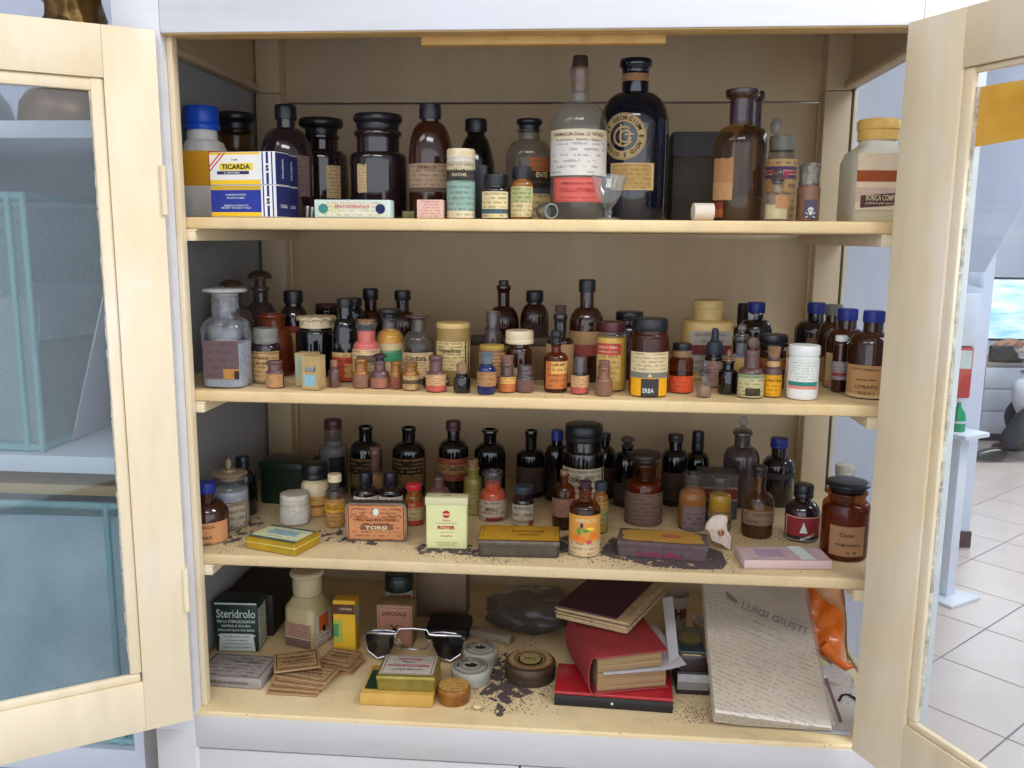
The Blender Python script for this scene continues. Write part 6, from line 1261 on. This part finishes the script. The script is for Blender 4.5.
# orange bag
t = thing('plastic_bag', 'crumpled orange plastic bag in the right corner of the bottom shelf', 'bag', (.9, .2, Z4)); L = t.location
PE = plain('peach_film', 'e3b084', .35, coat=.2, col2='d39a6a', vscale=18); OR = plain('orange_film', 'ea7a22', .3, coat=.3, col2='d8641c', vscale=30)
pale = [onY(x, y, Y)-L for x, y, Y in ((832, 672, .2), (858, 676, .19), (858, 588, .25), (812, 575, .28))]
crumple('pale_film', pale, 16, 18, .009, .0006, PE, t, 28, 5, lim=(.0525, .0045))
pale = [onY(x, y, Y)-L for x, y, Y in ((812, 640, .24), (846, 668, .215), (860, 622, .24), (845, 572, .29))]
crumple('pale_film', pale, 14, 16, .008, .0006, PE, t, 30, 9, lim=(.0535, .0055))
ora = [onY(x, y, Y)-L for x, y, Y in ((800, 645, .135), (840, 664, .12), (843, 615, .17), (806, 582, .235))]
crumple('orange_fold', ora, 18, 20, .009, .0008, OR, t, 45, 2)
knot = [onY(x, y, Y)-L for x, y, Y in ((822, 650, .13), (834, 664, .125), (846, 673, .12), (852, 671, .12))]
tube('twisted_tail', knot, [.009, .0075, .006, .004], OR, t, 10, loc=(0, 0, .009))
kn = bpy.data.objects

# ------------------------------------------------------------------ spilled powder, one heap each
PUR = plain('purple_powder', '62524f', .95, col2='4a3c3c', vscale=240, bump=.4)
def spill(label, sh, poly, n, seed, hgt=.0012, sz=.0011, mat=PUR, dense=1.0):
    rr = random.Random(seed); P = [onZ(x, y, SZ[sh]) for x, y in poly]; x0, x1 = min(p.x for p in P), max(p.x for p in P); y0, y1 = min(p.y for p in P), max(p.y for p in P)
    def inside(x, y):
        c = False; j = len(P)-1
        for i in range(len(P)):
            if (P[i].y > y) != (P[j].y > y) and x < (P[j].x-P[i].x)*(y-P[i].y)/(P[j].y-P[i].y)+P[i].x: c = not c
            j = i
        return c
    V, F = [], []; o = Vector(((x0+x1)/2, (y0+y1)/2, SZ[sh]))
    st = .0022; nx, ny = int((x1-x0)/st)+1, int((y1-y0)/st)+1; grid = {}
    if dense:
        for i in range(nx):
            for j in range(ny):
                x, y = x0+(i+.5)*st, y0+(j+.5)*st; q = noise.noise(Vector((x*70+seed, y*70, 0)))+.5*noise.noise(Vector((x*260, y*260, seed)))
                if inside(x, y) and q > .55-dense:
                    b = len(V); hh = hgt*(.5+max(0, q)); s2 = st*.62
                    for dx, dy in ((-1, -1), (1, -1), (1, 1), (-1, 1)): V.append((x-o.x+dx*s2, y-o.y+dy*s2, -.0002))
                    V.append((x-o.x+rr.uniform(-.0006, .0006), y-o.y+rr.uniform(-.0006, .0006), hh))
                    F += [(b, b+1, b+4), (b+1, b+2, b+4), (b+2, b+3, b+4), (b+3, b, b+4)]
    k = 0
    while k < n:
        x, y = rr.gauss((x0+x1)/2, (x1-x0)*.36), rr.gauss((y0+y1)/2, (y1-y0)*.36)
        k += 1
        if y < .004: continue
        s2 = sz*rr.uniform(.3, 1); b = len(V); a = rr.uniform(0, 6)
        for q in range(3): V.append((x-o.x+s2*math.cos(a+q*2.1), y-o.y+s2*math.sin(a+q*2.1), -.0003))
        V.append((x-o.x, y-o.y, s2*.8)); F += [(b, b+1, b+3), (b+1, b+2, b+3), (b+2, b, b+3)]
    ob = mk('powder_spill', V, F, mat, None, smooth=False, loc=o); tag(ob, label, 'powder', None, 'stuff'); return ob
spill('purple powder spilled round the crusted tin', 3, [(604, 546), (612, 538), (640, 536), (700, 545), (722, 552), (727, 563), (722, 569), (690, 569), (650, 566), (622, 559), (600, 556)], 1500, 1, .0018, .0014, dense=.95)
spill('dark powder round the foot of the pale lime tin', 3, [(416, 548), (424, 543), (470, 545), (482, 550), (470, 555), (440, 553), (420, 554)], 500, 2, dense=.6)
spill('dark powder before the left of the orange pastille tin', 3, [(318, 531), (340, 529), (345, 537), (380, 541), (376, 545), (340, 542), (325, 541)], 260, 3, dense=.35)
spill('dark streak of powder between amber bottle and flat yellow tin', 3, [(222, 541), (250, 522), (262, 516), (268, 519), (258, 528), (240, 540), (226, 547)], 260, 4, dense=.35)
spill('dark powder between long tin and fruit label bottle', 3, [(556, 540), (568, 535), (570, 551), (562, 553)], 300, 5, dense=.7)
spill('scattered dark grains on the right of the third shelf', 3, [(724, 530), (770, 526), (830, 552), (815, 548), (740, 542)], 320, 6, dense=0)
spill('scattered grains in front of the long tin box', 3, [(470, 553), (500, 559), (520, 566), (480, 562)], 200, 7, dense=.2)
spill('purple powder spilled between white tins and brown tin', 4, [(494, 662), (506, 652), (510, 672), (518, 686), (534, 692), (520, 698), (508, 704), (502, 716), (494, 716), (497, 702), (478, 694), (490, 684)], 1500, 8, .0016, .0014, dense=.72)
spill('dark crumbs beside the red lidded box', 4, [(538, 690), (552, 680), (554, 694), (545, 700)], 200, 9, dense=.1)
spill('dark crumbs on bare board before the newspapers', 4, [(678, 704), (712, 705), (714, 725), (690, 722)], 420, 10, dense=0)
spill('dark grains along the second shelf edge', 2, [(440, 396), (560, 396), (620, 398), (500, 401)], 260, 11, .0006, .0008, dense=0)

# ------------------------------------------------------------------ shelving unit on the left, seen through the left door
WL = plain('white_laminate', 'd9dde8', .4, var=.03, vscale=5); GBK = plain('grey_back_board', '7f8494', .6, var=.08, vscale=4)
su = thing('shelving_unit', 'white laminate shelving unit behind the left glazed door', 'shelving', (0, 0, 0))
UX0, UX1, UY0, UY1 = -1.35, -.1385, .035, .47
box('side_panel', UX1, UX1+.016, UY0-.002, UY1, FZ, .866, WL, su); box('side_panel', UX0-.016, UX0, UY0-.002, UY1, FZ, .866, WL, su)
for z0, z1 in ((.8425, .866), (.3755, .4006), (-.097, -.0555), (-.45, -.42)): box('shelf_board', UX0, UX1, UY0, UY1-.012, z0, z1, WL, su)
box('back_board', UX0, UX1, UY1-.012, UY1, FZ, .866, GBK, su); box('plinth', UX0, UX1, UY0+.02, UY1-.02, FZ, FZ+.06, WL, su)
def mesh_mat(name, col, pitch):
    t = NT(name); co = t.n('ShaderNodeTexCoord'); sp_ = t.n('ShaderNodeSeparateXYZ'); t.l(co.outputs['Object'], sp_.inputs[0])
    a = t.math('ADD', sp_.outputs[0], sp_.outputs[1]); k = 2*PI/pitch
    u = t.math('SINE', t.math('MULTIPLY', t.math('ADD', t.math('MULTIPLY', a, 1.0), t.math('MULTIPLY', sp_.outputs[2], .62)), k)); v = t.math('SINE', t.math('MULTIPLY', t.math('SUBTRACT', t.math('MULTIPLY', a, 1.0), t.math('MULTIPLY', sp_.outputs[2], .62)), k))
    solid = t.math('MAXIMUM', t.math('GREATER_THAN', t.math('ABSOLUTE', u), .955), t.math('GREATER_THAN', t.math('ABSOLUTE', v), .955))
    tr = t.n('ShaderNodeBsdfTransparent'); mx = t.n('ShaderNodeMixShader'); t.b.inputs['Base Color'].default_value = H(col); t.b.inputs['Roughness'].default_value = .4
    t.l(solid, mx.inputs[0]); t.l(tr.outputs[0], mx.inputs[1]); t.l(t.b.outputs[0], mx.inputs[2]); t.l(mx.outputs[0], t.out.inputs[0]); return t.m
TEAL = plain('teal_enamel', '86aeb0', .4); TMESH = mesh_mat('teal_wire_mesh', '9dbfc2', .011)
FILM = plain('pale_blue_film', 'e2eaf2', .35, coat=.3, col2='a9bccd', vscale=9); FILM2 = plain('dull_film', 'a9aeb2', .5, col2='8f918f', vscale=7)
def crate(label, x0, x1, y0, y1, z0, z1, rim=.011, panes=('front', 'side')):
    t = thing('mesh_crate', label, 'crate', (x0, y0, z0)); w, d, h = x1-x0, y1-y0, z1-z0
    for nm, a in (('front', (0, w, 0, 0, 0, h)), ('side', (w, w, 0, d, 0, h)), ('side', (0, 0, 0, d, 0, h)), ('back', (0, w, d, d, 0, h))):
        X0, X1, Y0_, Y1, Z0, Z1 = a
        mk('mesh_panel', [(X0, Y0_, Z0), (X1, Y1, Z0), (X1, Y1, Z1), (X0, Y0_, Z1)], [(0, 1, 2, 3)], TMESH, t, smooth=False)
    for zz_ in (rim/2, h-rim/2):
        tube('rim_wire', [(0, 0, zz_), (w, 0, zz_), (w, d, zz_), (0, d, zz_)], rim/2, TEAL, t, 8, True)
    for x, y in ((0, 0), (w, 0), (w, d), (0, d)): tube('corner_post', [(x, y, 0), (x, y, h)], rim*.45, TEAL, t, 8)
    tube('corner_post', [(w-.022, -.001, 0), (w-.022, -.001, h)], rim*.45, TEAL, t, 8)
    box('crate_floor', .004, w-.004, .004, d-.004, .001, .004, TEAL, t, 0)
    return t
crate('tall teal wire mesh crate standing on the white shelf behind the door glass', -.70, -.259, .055, .44, .4018, .7725)
crate('wide teal wire mesh bin holding a pale blue plastic sheet under the shelf', -.86, -.1435, .05, .43, -.0545, .3285)
t = thing('plastic_sheet', 'pale blue plastic sheet bunched inside the lower teal bin', 'plastic', (-.485, .2, -.048))
crumple('film', [(-.31, -.13, .0), (.33, -.13, .0), (.335, -.12, .345), (-.30, -.11, .335)], 22, 20, .007, .002, FILM, t, 14, 4)
crumple('film', [(-.30, -.09, .02), (.33, -.085, .02), (.335, .1, .33), (-.30, .1, .32)], 22, 16, .012, .002, FILM, t, 12, 8)
t = thing('plastic_bag', 'cloudy bag of odds and ends inside the tall teal crate', 'bag', (-.42, .2, .4075))
crumple('bag_film', [(-.2, -.11, 0), (.14, -.11, 0), (.145, -.10, .21), (-.2, -.11, .24)], 18, 14, .012, .002, FILM2, t, 16, 6)
crumple('bag_film', [(.13, -.10, .15), (.14, .17, .14), (.14, .16, .22), (.125, -.09, .235)], 14, 8, .008, .002, FILM, t, 16, 2)
crumple('bag_film', [(.13, -.11, 0), (.14, .17, 0), (.13, .16, .14), (.125, -.1, .15)], 14, 12, .010, .002, FILM2, t, 13, 11)
box('wooden_board', -.86, -.15, .06, .44, .3345, .3505, plain('pale_pine', 'b89a6a', .6, col2='a2855a', vscale=8), None); tag(bpy.data.objects['wooden_board'], 'pale wooden board laid across the lower teal bin', 'board')
AC = plain('acrylic_panel', 'aeacb6', .25, coat=.4)
for k, (lab, xb, xt, y0) in enumerate((('clear grey panel leaning right beside the teal crate, first of three', -.254, -.156, .12), ('clear grey panel between the two others leaning beside the teal crate', -.205, -.150, .16), ('clear grey panel nearest the white side of the shelving', -.178, -.146, .18))):
    hh = .33; an = math.atan2(xt-xb, hh)
    t = thing('acrylic_panel', lab, 'panel', (xb, y0, .4024), rot=(0, an, 0)); box('panel_sheet', -.0015, .0015, 0, .21, .0005, hh, AC, t, .0006)
# things on top of the shelving
BZ = plain('bronze', 'a07c46', .3, .85, col2='3a2a1a', vscale=45, bump=1)
st = thing('bronze_figurine', 'golden bronze figurine on top of the shelving, mostly hidden by the door', 'figurine', (-.238, .165, .8666))
mk('plinth', *lathe([(.048, 0), (.05, .004), (.047, .02), (.04, .028), (0, .028)], 32), plain('brown_base', '94704c', .35, .4, col2='6e4e34', vscale=30), st)
st.scale = (1.55, 1.55, 1.9)
me = bpy.data.meshes.new('figure'); vv = [(0, 0, .026), (0, 0, .06), (.004, 0, .10), (.0, 0, .14), (-.002, 0, .165), (-.004, -.004, .192), (-.03, -.006, .145), (-.042, -.02, .115), (-.03, -.036, .10), (.03, 0, .145), (.048, -.012, .12), (.052, -.03, .15), (.024, .004, .06), (-.02, -.006, .06)]
me.from_pydata(vv, [(0, 1), (1, 2), (2, 3), (3, 4), (4, 5), (3, 6), (6, 7), (7, 8), (3, 9), (9, 10), (10, 11), (1, 12), (1, 13)], [])
fo = bpy.data.objects.new('figure', me); COL.objects.link(fo); fo.parent = st; me.materials.append(BZ)
md = fo.modifiers.new('skin', 'SKIN'); md.use_smooth_shade = True
for i, r_ in enumerate((.036, .032, .024, .028, .012, .021, .014, .011, .009, .014, .011, .008, .026, .026)): me.skin_vertices[0].data[i].radius = (r_, r_)
me.skin_vertices[0].data[1].use_root = True; fo.modifiers.new('sub', 'SUBSURF').levels = 2; fo.modifiers['sub'].render_levels = 3; tx = bpy.data.textures.new('lumps', 'CLOUDS'); tx.noise_scale = .022; dp = fo.modifiers.new('folds', 'DISPLACE'); dp.texture = tx; dp.strength = .03; dp.mid_level = .5
dm = thing('dome_cover', 'grey dome with white rim lying beside the bronze figurine', 'dome', (-.47, .17, .8666), rot=(0, 0, 0))
V, F = lathe([(.118, 0), (.118, .006), (.108, .045), (.08, .085), (.04, .105), (0, .11)], 40); mk('dome', V, F, plain('grey_dome', '8b8ea0', .3, coat=.3), dm)
tube('rim_band', [(.1205*math.cos(2*PI*k/40), .1205*math.sin(2*PI*k/40), .006+.03*(math.sin(2*PI*k/40) < -2)) for k in range(40)], .0055, CM['white'], dm, 8, True)

# ------------------------------------------------------------------ the room beyond the right door
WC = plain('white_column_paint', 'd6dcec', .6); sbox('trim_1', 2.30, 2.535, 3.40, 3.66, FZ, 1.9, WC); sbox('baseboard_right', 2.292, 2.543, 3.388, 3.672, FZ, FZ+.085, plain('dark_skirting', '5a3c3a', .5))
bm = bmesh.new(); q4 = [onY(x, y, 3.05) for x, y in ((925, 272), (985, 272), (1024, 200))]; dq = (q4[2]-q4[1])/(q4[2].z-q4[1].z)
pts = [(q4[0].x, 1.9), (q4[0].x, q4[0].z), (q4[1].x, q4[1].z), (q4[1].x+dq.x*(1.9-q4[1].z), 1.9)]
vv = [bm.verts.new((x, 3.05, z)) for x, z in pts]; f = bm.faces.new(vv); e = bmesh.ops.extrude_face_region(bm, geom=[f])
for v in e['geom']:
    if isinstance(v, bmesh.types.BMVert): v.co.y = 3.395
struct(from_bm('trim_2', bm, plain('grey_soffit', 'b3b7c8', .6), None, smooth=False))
t = thing('side_stand', 'white stand with small ledge and square foot beyond the right door', 'stand', (*onZ(944, 596, FZ).xy, FZ), R(35)); t0 = t.location.copy(); lz = onY(970, 431, t0.y).z-FZ
WM = plain('white_metal', 'dfe4ee', .4)
box('foot_plate', -.105, .105, -.105, .105, 0, .014, WM, t, .003); box('post', -.03, .03, -.03, .03, .0145, lz-.021, WM, t, .003); box('ledge', -.085, .085, -.085, .085, lz-.02, lz, WM, t, .003)
t = thing('detergent_bottle', 'green plastic bottle with a white band on the white stand ledge', 'bottle', (t0.x-.012, t0.y, FZ+lz+.0006), R(20)); t.scale = (.72, .72, .8)
V, F = lathe([(.04, 0), (.043, .004), (.043, .06), (.036, .10), (.018, .125), (.012, .135), (.012, .155), (0, .155)], 28, [.3, .3, .3, .2, 0, 0, 0, 0]); mk('bottle_body', V, F, plain('green_plastic', '1f9a62', .35), t)
V, F = lathe([(.0438, .045), (.0438, .058)], 28, [.3, .3]); mk('white_band', V, F[:28], INK['pale'], t)
t = thing('dispenser', 'wall dispenser with white top and red container fixed to the white column', 'dispenser', (EX(955, 380, 3.4), 3.398, onY(955, 372, 3.4).z))
box('dispenser_cover', -.05, .05, -.09, 0, .14, .40, WM, t, .012); box('red_container', -.045, .045, -.085, -.003, -.12, .138, plain('red_can', 'c0453c', .4), t, .012); box('can_label', -.035, .035, -.0865, -.085, .03, .12, INK['pale'], t, 0)
t = thing('hanging_cloth', 'white cloth hanging on the column above the dispenser', 'cloth', (EX(960, 330, 3.4), 3.3955, onY(960, 318, 3.4).z+.2))
crumple('cloth', [(-.05, -.02, -.02), (.055, -.09, -.05), (.05, -.04, .18), (-.04, -.01, .2)], 10, 12, .012, .003, plain('white_cloth', 'd9dfee', .8), t, 14, 3)
dr = thing('drawer_cabinet', 'low white drawer cabinet against the far side of the back room', 'cabinet', (3.66, 5.95, FZ))
box('body', 0, 1.3, .01, .5, .06, .60, WM, dr, .004); box('plinth', .01, 1.29, .02, .48, 0, .058, plain('dark_plinth', '4a4244', .6), dr, 0); box('worktop', -.02, 1.32, -.01, .52, .6005, .63, plain('grey_top', 'c3c2c6', .5), dr, .004)
for x in (.01, .66):
    for k in range(3):
        d_ = box('drawer', x, x+.63, -.008, .009, .075+.175*k, .24+.175*k, WM, dr, .004); box('handle', x+.26, x+.40, -.02, -.008, .215+.175*k, .225+.175*k, plain('dark_handle', '55555c', .4), d_, .001)
t = thing('display_screen', 'bright bluish screen standing on the white drawer cabinet', 'screen', (3.60, 6.03, FZ+.6305))
SCM = NT('screen_glow'); v = SCM.obj((1.4, 1, 9)); nz = SCM.ramp(SCM.noise(v, 2.2, 3, .6), .35, .65); c_ = SCM.mix(nz, H('93c9e6'), H('eef6fa')); SCM.l(c_, SCM.b.inputs['Emission Color']); SCM.b.inputs['Emission Strength'].default_value = .75; SCM.l(c_, SCM.b.inputs['Base Color'])
box('bezel', 0, .95, .0, .05, .16, .66, plain('dark_bezel', '20242c', .4), t, .006); box('panel', .02, .93, -.004, -.0005, .18, .64, SCM.m, t, 0); box('screen_foot', .5, .85, -.05, .12, 0, .014, plain('dark_bezel', '20242c'), t, .003); box('screen_neck', .66, .73,   .03, .06, .0145, .165, plain('dark_bezel', '20242c'), t, .003); box('side_post', -.022, -.002, .0, .05, 0, .70, plain('dark_bezel', '20242c'), t, .002)
t = thing('printer', 'black printer on the white drawer cabinet under the screen', 'printer', (3.80, 6.08, FZ+.6305), 0)
PB = plain('printer_plastic', '26282d', .45)
box('printer_body', -.10, .16, -.12, -.075, .0, .13, PB, t, .012); box('paper_tray', -.07, .13, -.15, -.121, .02, .035, PB, t, .003); box('white_bin', .10, .15, -.16, -.105, .036, .09, WM, t, .004)
st_ = thing('stool', 'low dark stool under the person in the white coat', 'stool', (4.03, 5.43, FZ)); st_.scale = (1.1, 1.1, 1.1); box('seat', -.16, .16, -.16, .16, .16, .20, PB, st_, .015)
for x, y in ((-.12, -.12), (.12, -.12), (-.12, .12), (.12, .12)): tube('leg', [(x*1.15, y*1.15, 0), (x*.9, y*.9, .162)], .012, CM['metal'], st_, 8)
pe = thing('person', 'person in a white coat, dark trousers and black shoes sitting low, one foot stretched forward', 'person', (4.02, 5.42, FZ+.005)); pe.scale = (1.15, 1.15, 1.12)
def skin(name, pts, edges, rad, mat, root=0, sub=2):
    me = bpy.data.meshes.new(name); me.from_pydata(pts, edges, []); o = bpy.data.objects.new(name, me); COL.objects.link(o); o.parent = pe; me.materials.append(mat)
    m_ = o.modifiers.new('skin', 'SKIN'); m_.use_smooth_shade = True
    for i, r_ in enumerate(rad): me.skin_vertices[0].data[i].radius = (r_, r_) if not isinstance(r_, tuple) else r_
    me.skin_vertices[0].data[root].use_root = True; q = o.modifiers.new('sub', 'SUBSURF'); q.levels = sub; q.render_levels = sub
    return o
SKN = plain('skin', 'c08f72', .5); TRO = plain('dark_trousers', '34343c', .8); COAT = plain('white_coat', 'dfe3ee', .8); SHOE = plain('black_shoe', '16161c', .3, coat=.4)
body = [(0, 0, .40), (.0, 0, .55), (-.03, 0, .72), (-.06, 0, .86), (-.09, 0, .95), (-.12, 0, 1.06), (-.125, 0, 1.15), (-.05, -.19, .84), (-.13, -.24, .64), (-.26, -.19, .74), (-.05, .19, .84), (-.13, .24, .64), (-.26, .17, .74)]
skin('body', body, [(0, 1), (1, 2), (2, 3), (3, 4), (4, 5), (5, 6), (3, 7), (7, 8), (8, 9), (3, 10), (10, 11), (11, 12)], [.10, .10, .11, .09, .05, .085, .075, .05, .042, .028, .05, .042, .028], SKN)
for s_ in (-1, 1):
    hx, hy, hz = -.26, s_*.18, .74
    skin('hand', [(hx, hy, hz), (hx-.05, hy, hz-.005)]+[(hx-.085-.006*(k in (1, 2)), hy+(k-1.5)*.02, hz-.008) for k in range(4)]+[(hx-.12-.008*(k in (1, 2)), hy+(k-1.5)*.022, hz-.028) for k in range(4)]+[(hx-.03, hy-s_*.035, hz-.01), (hx-.06, hy-s_*.05, hz-.025)],
         [(0, 1)]+[(1, 2+k) for k in range(4)]+[(2+k, 6+k) for k in range(4)]+[(0, 10), (10, 11)], [.026, .03]+[.0095]*4+[.008]*4+[.011, .009], SKN)
skin('coat', [(.02, 0, .42), (.0, 0, .55), (-.03, 0, .72), (-.06, 0, .88), (-.05, -.19, .845), (-.13, -.245, .64), (-.24, -.2, .725), (-.05, .19, .845), (-.13, .245, .64), (-.24, .185, .725), (-.20, 0, .40), (-.33, 0, .35)], [(0, 1), (1, 2), (2, 3), (3, 4), (4, 5), (5, 6), (3, 7), (7, 8), (8, 9), (0, 10), (10, 11)], [(.15, .15), (.15, .16), (.16, .15), (.085, .075), .07, .058, .05, .07, .058, .05, (.13, .15), (.07, .17)], COAT)
for s_, kx, fx in ((-1, -.34, -.44), (1, -.30, -.2)):
    skin('trouser_leg', [(0, s_*.09, .36), (-.18, s_*.11, .335), (kx+.04, s_*.12, .26), ((kx+fx)/2+.03, s_*.12, .165), (fx+.03, s_*.12, .085)], [(0, 1), (1, 2), (2, 3), (3, 4)], [.11, .095, .08, .07, .062], TRO)
    skin('shoe', [(fx+.06, s_*.12, .05), (fx-.02, s_*.125, .05), (fx-.12, s_*.13, .036), (fx-.17, s_*.13, .03)], [(0, 1), (1, 2), (2, 3)], [.045, (.045, .05), (.04, .034), (.03, .026)], SHOE)
skin('hair', [(-.10, 0, 1.20), (-.06, 0, 1.15), (-.055, 0, 1.08)], [(0, 1), (1, 2)], [.088, .085, .06], plain('dark_hair', '2c2420', .6))
for s_ in (-1, 1):
    V, F = lathe([(.0001, -.009), (.008, -.005), (.009, 0), (.008, .005), (.0001, .009)], 12); mk('eye', V, F, plain('eye_dark', '1c1614', .2), pe, loc=(-.203, s_*.033, 1.115))
    V, F = lathe([(.0001, -.03), (.012, -.015), (.014, .008), (.008, .028), (.0001, .032)], 12); mk('ear', V, F, SKN, pe, loc=(-.115, s_*.084, 1.105))
V, F = lathe([(.0001, -.022), (.016, -.016), (.012, .0), (.006, .025), (.0001, .03)], 12); mk('nose', V, F, SKN, pe, loc=(-.212, 0, 1.09))
box('mouth', -.203, -.195, -.024, .024, 1.043, 1.051, plain('lips', '8a4a44', .5), pe, .003)
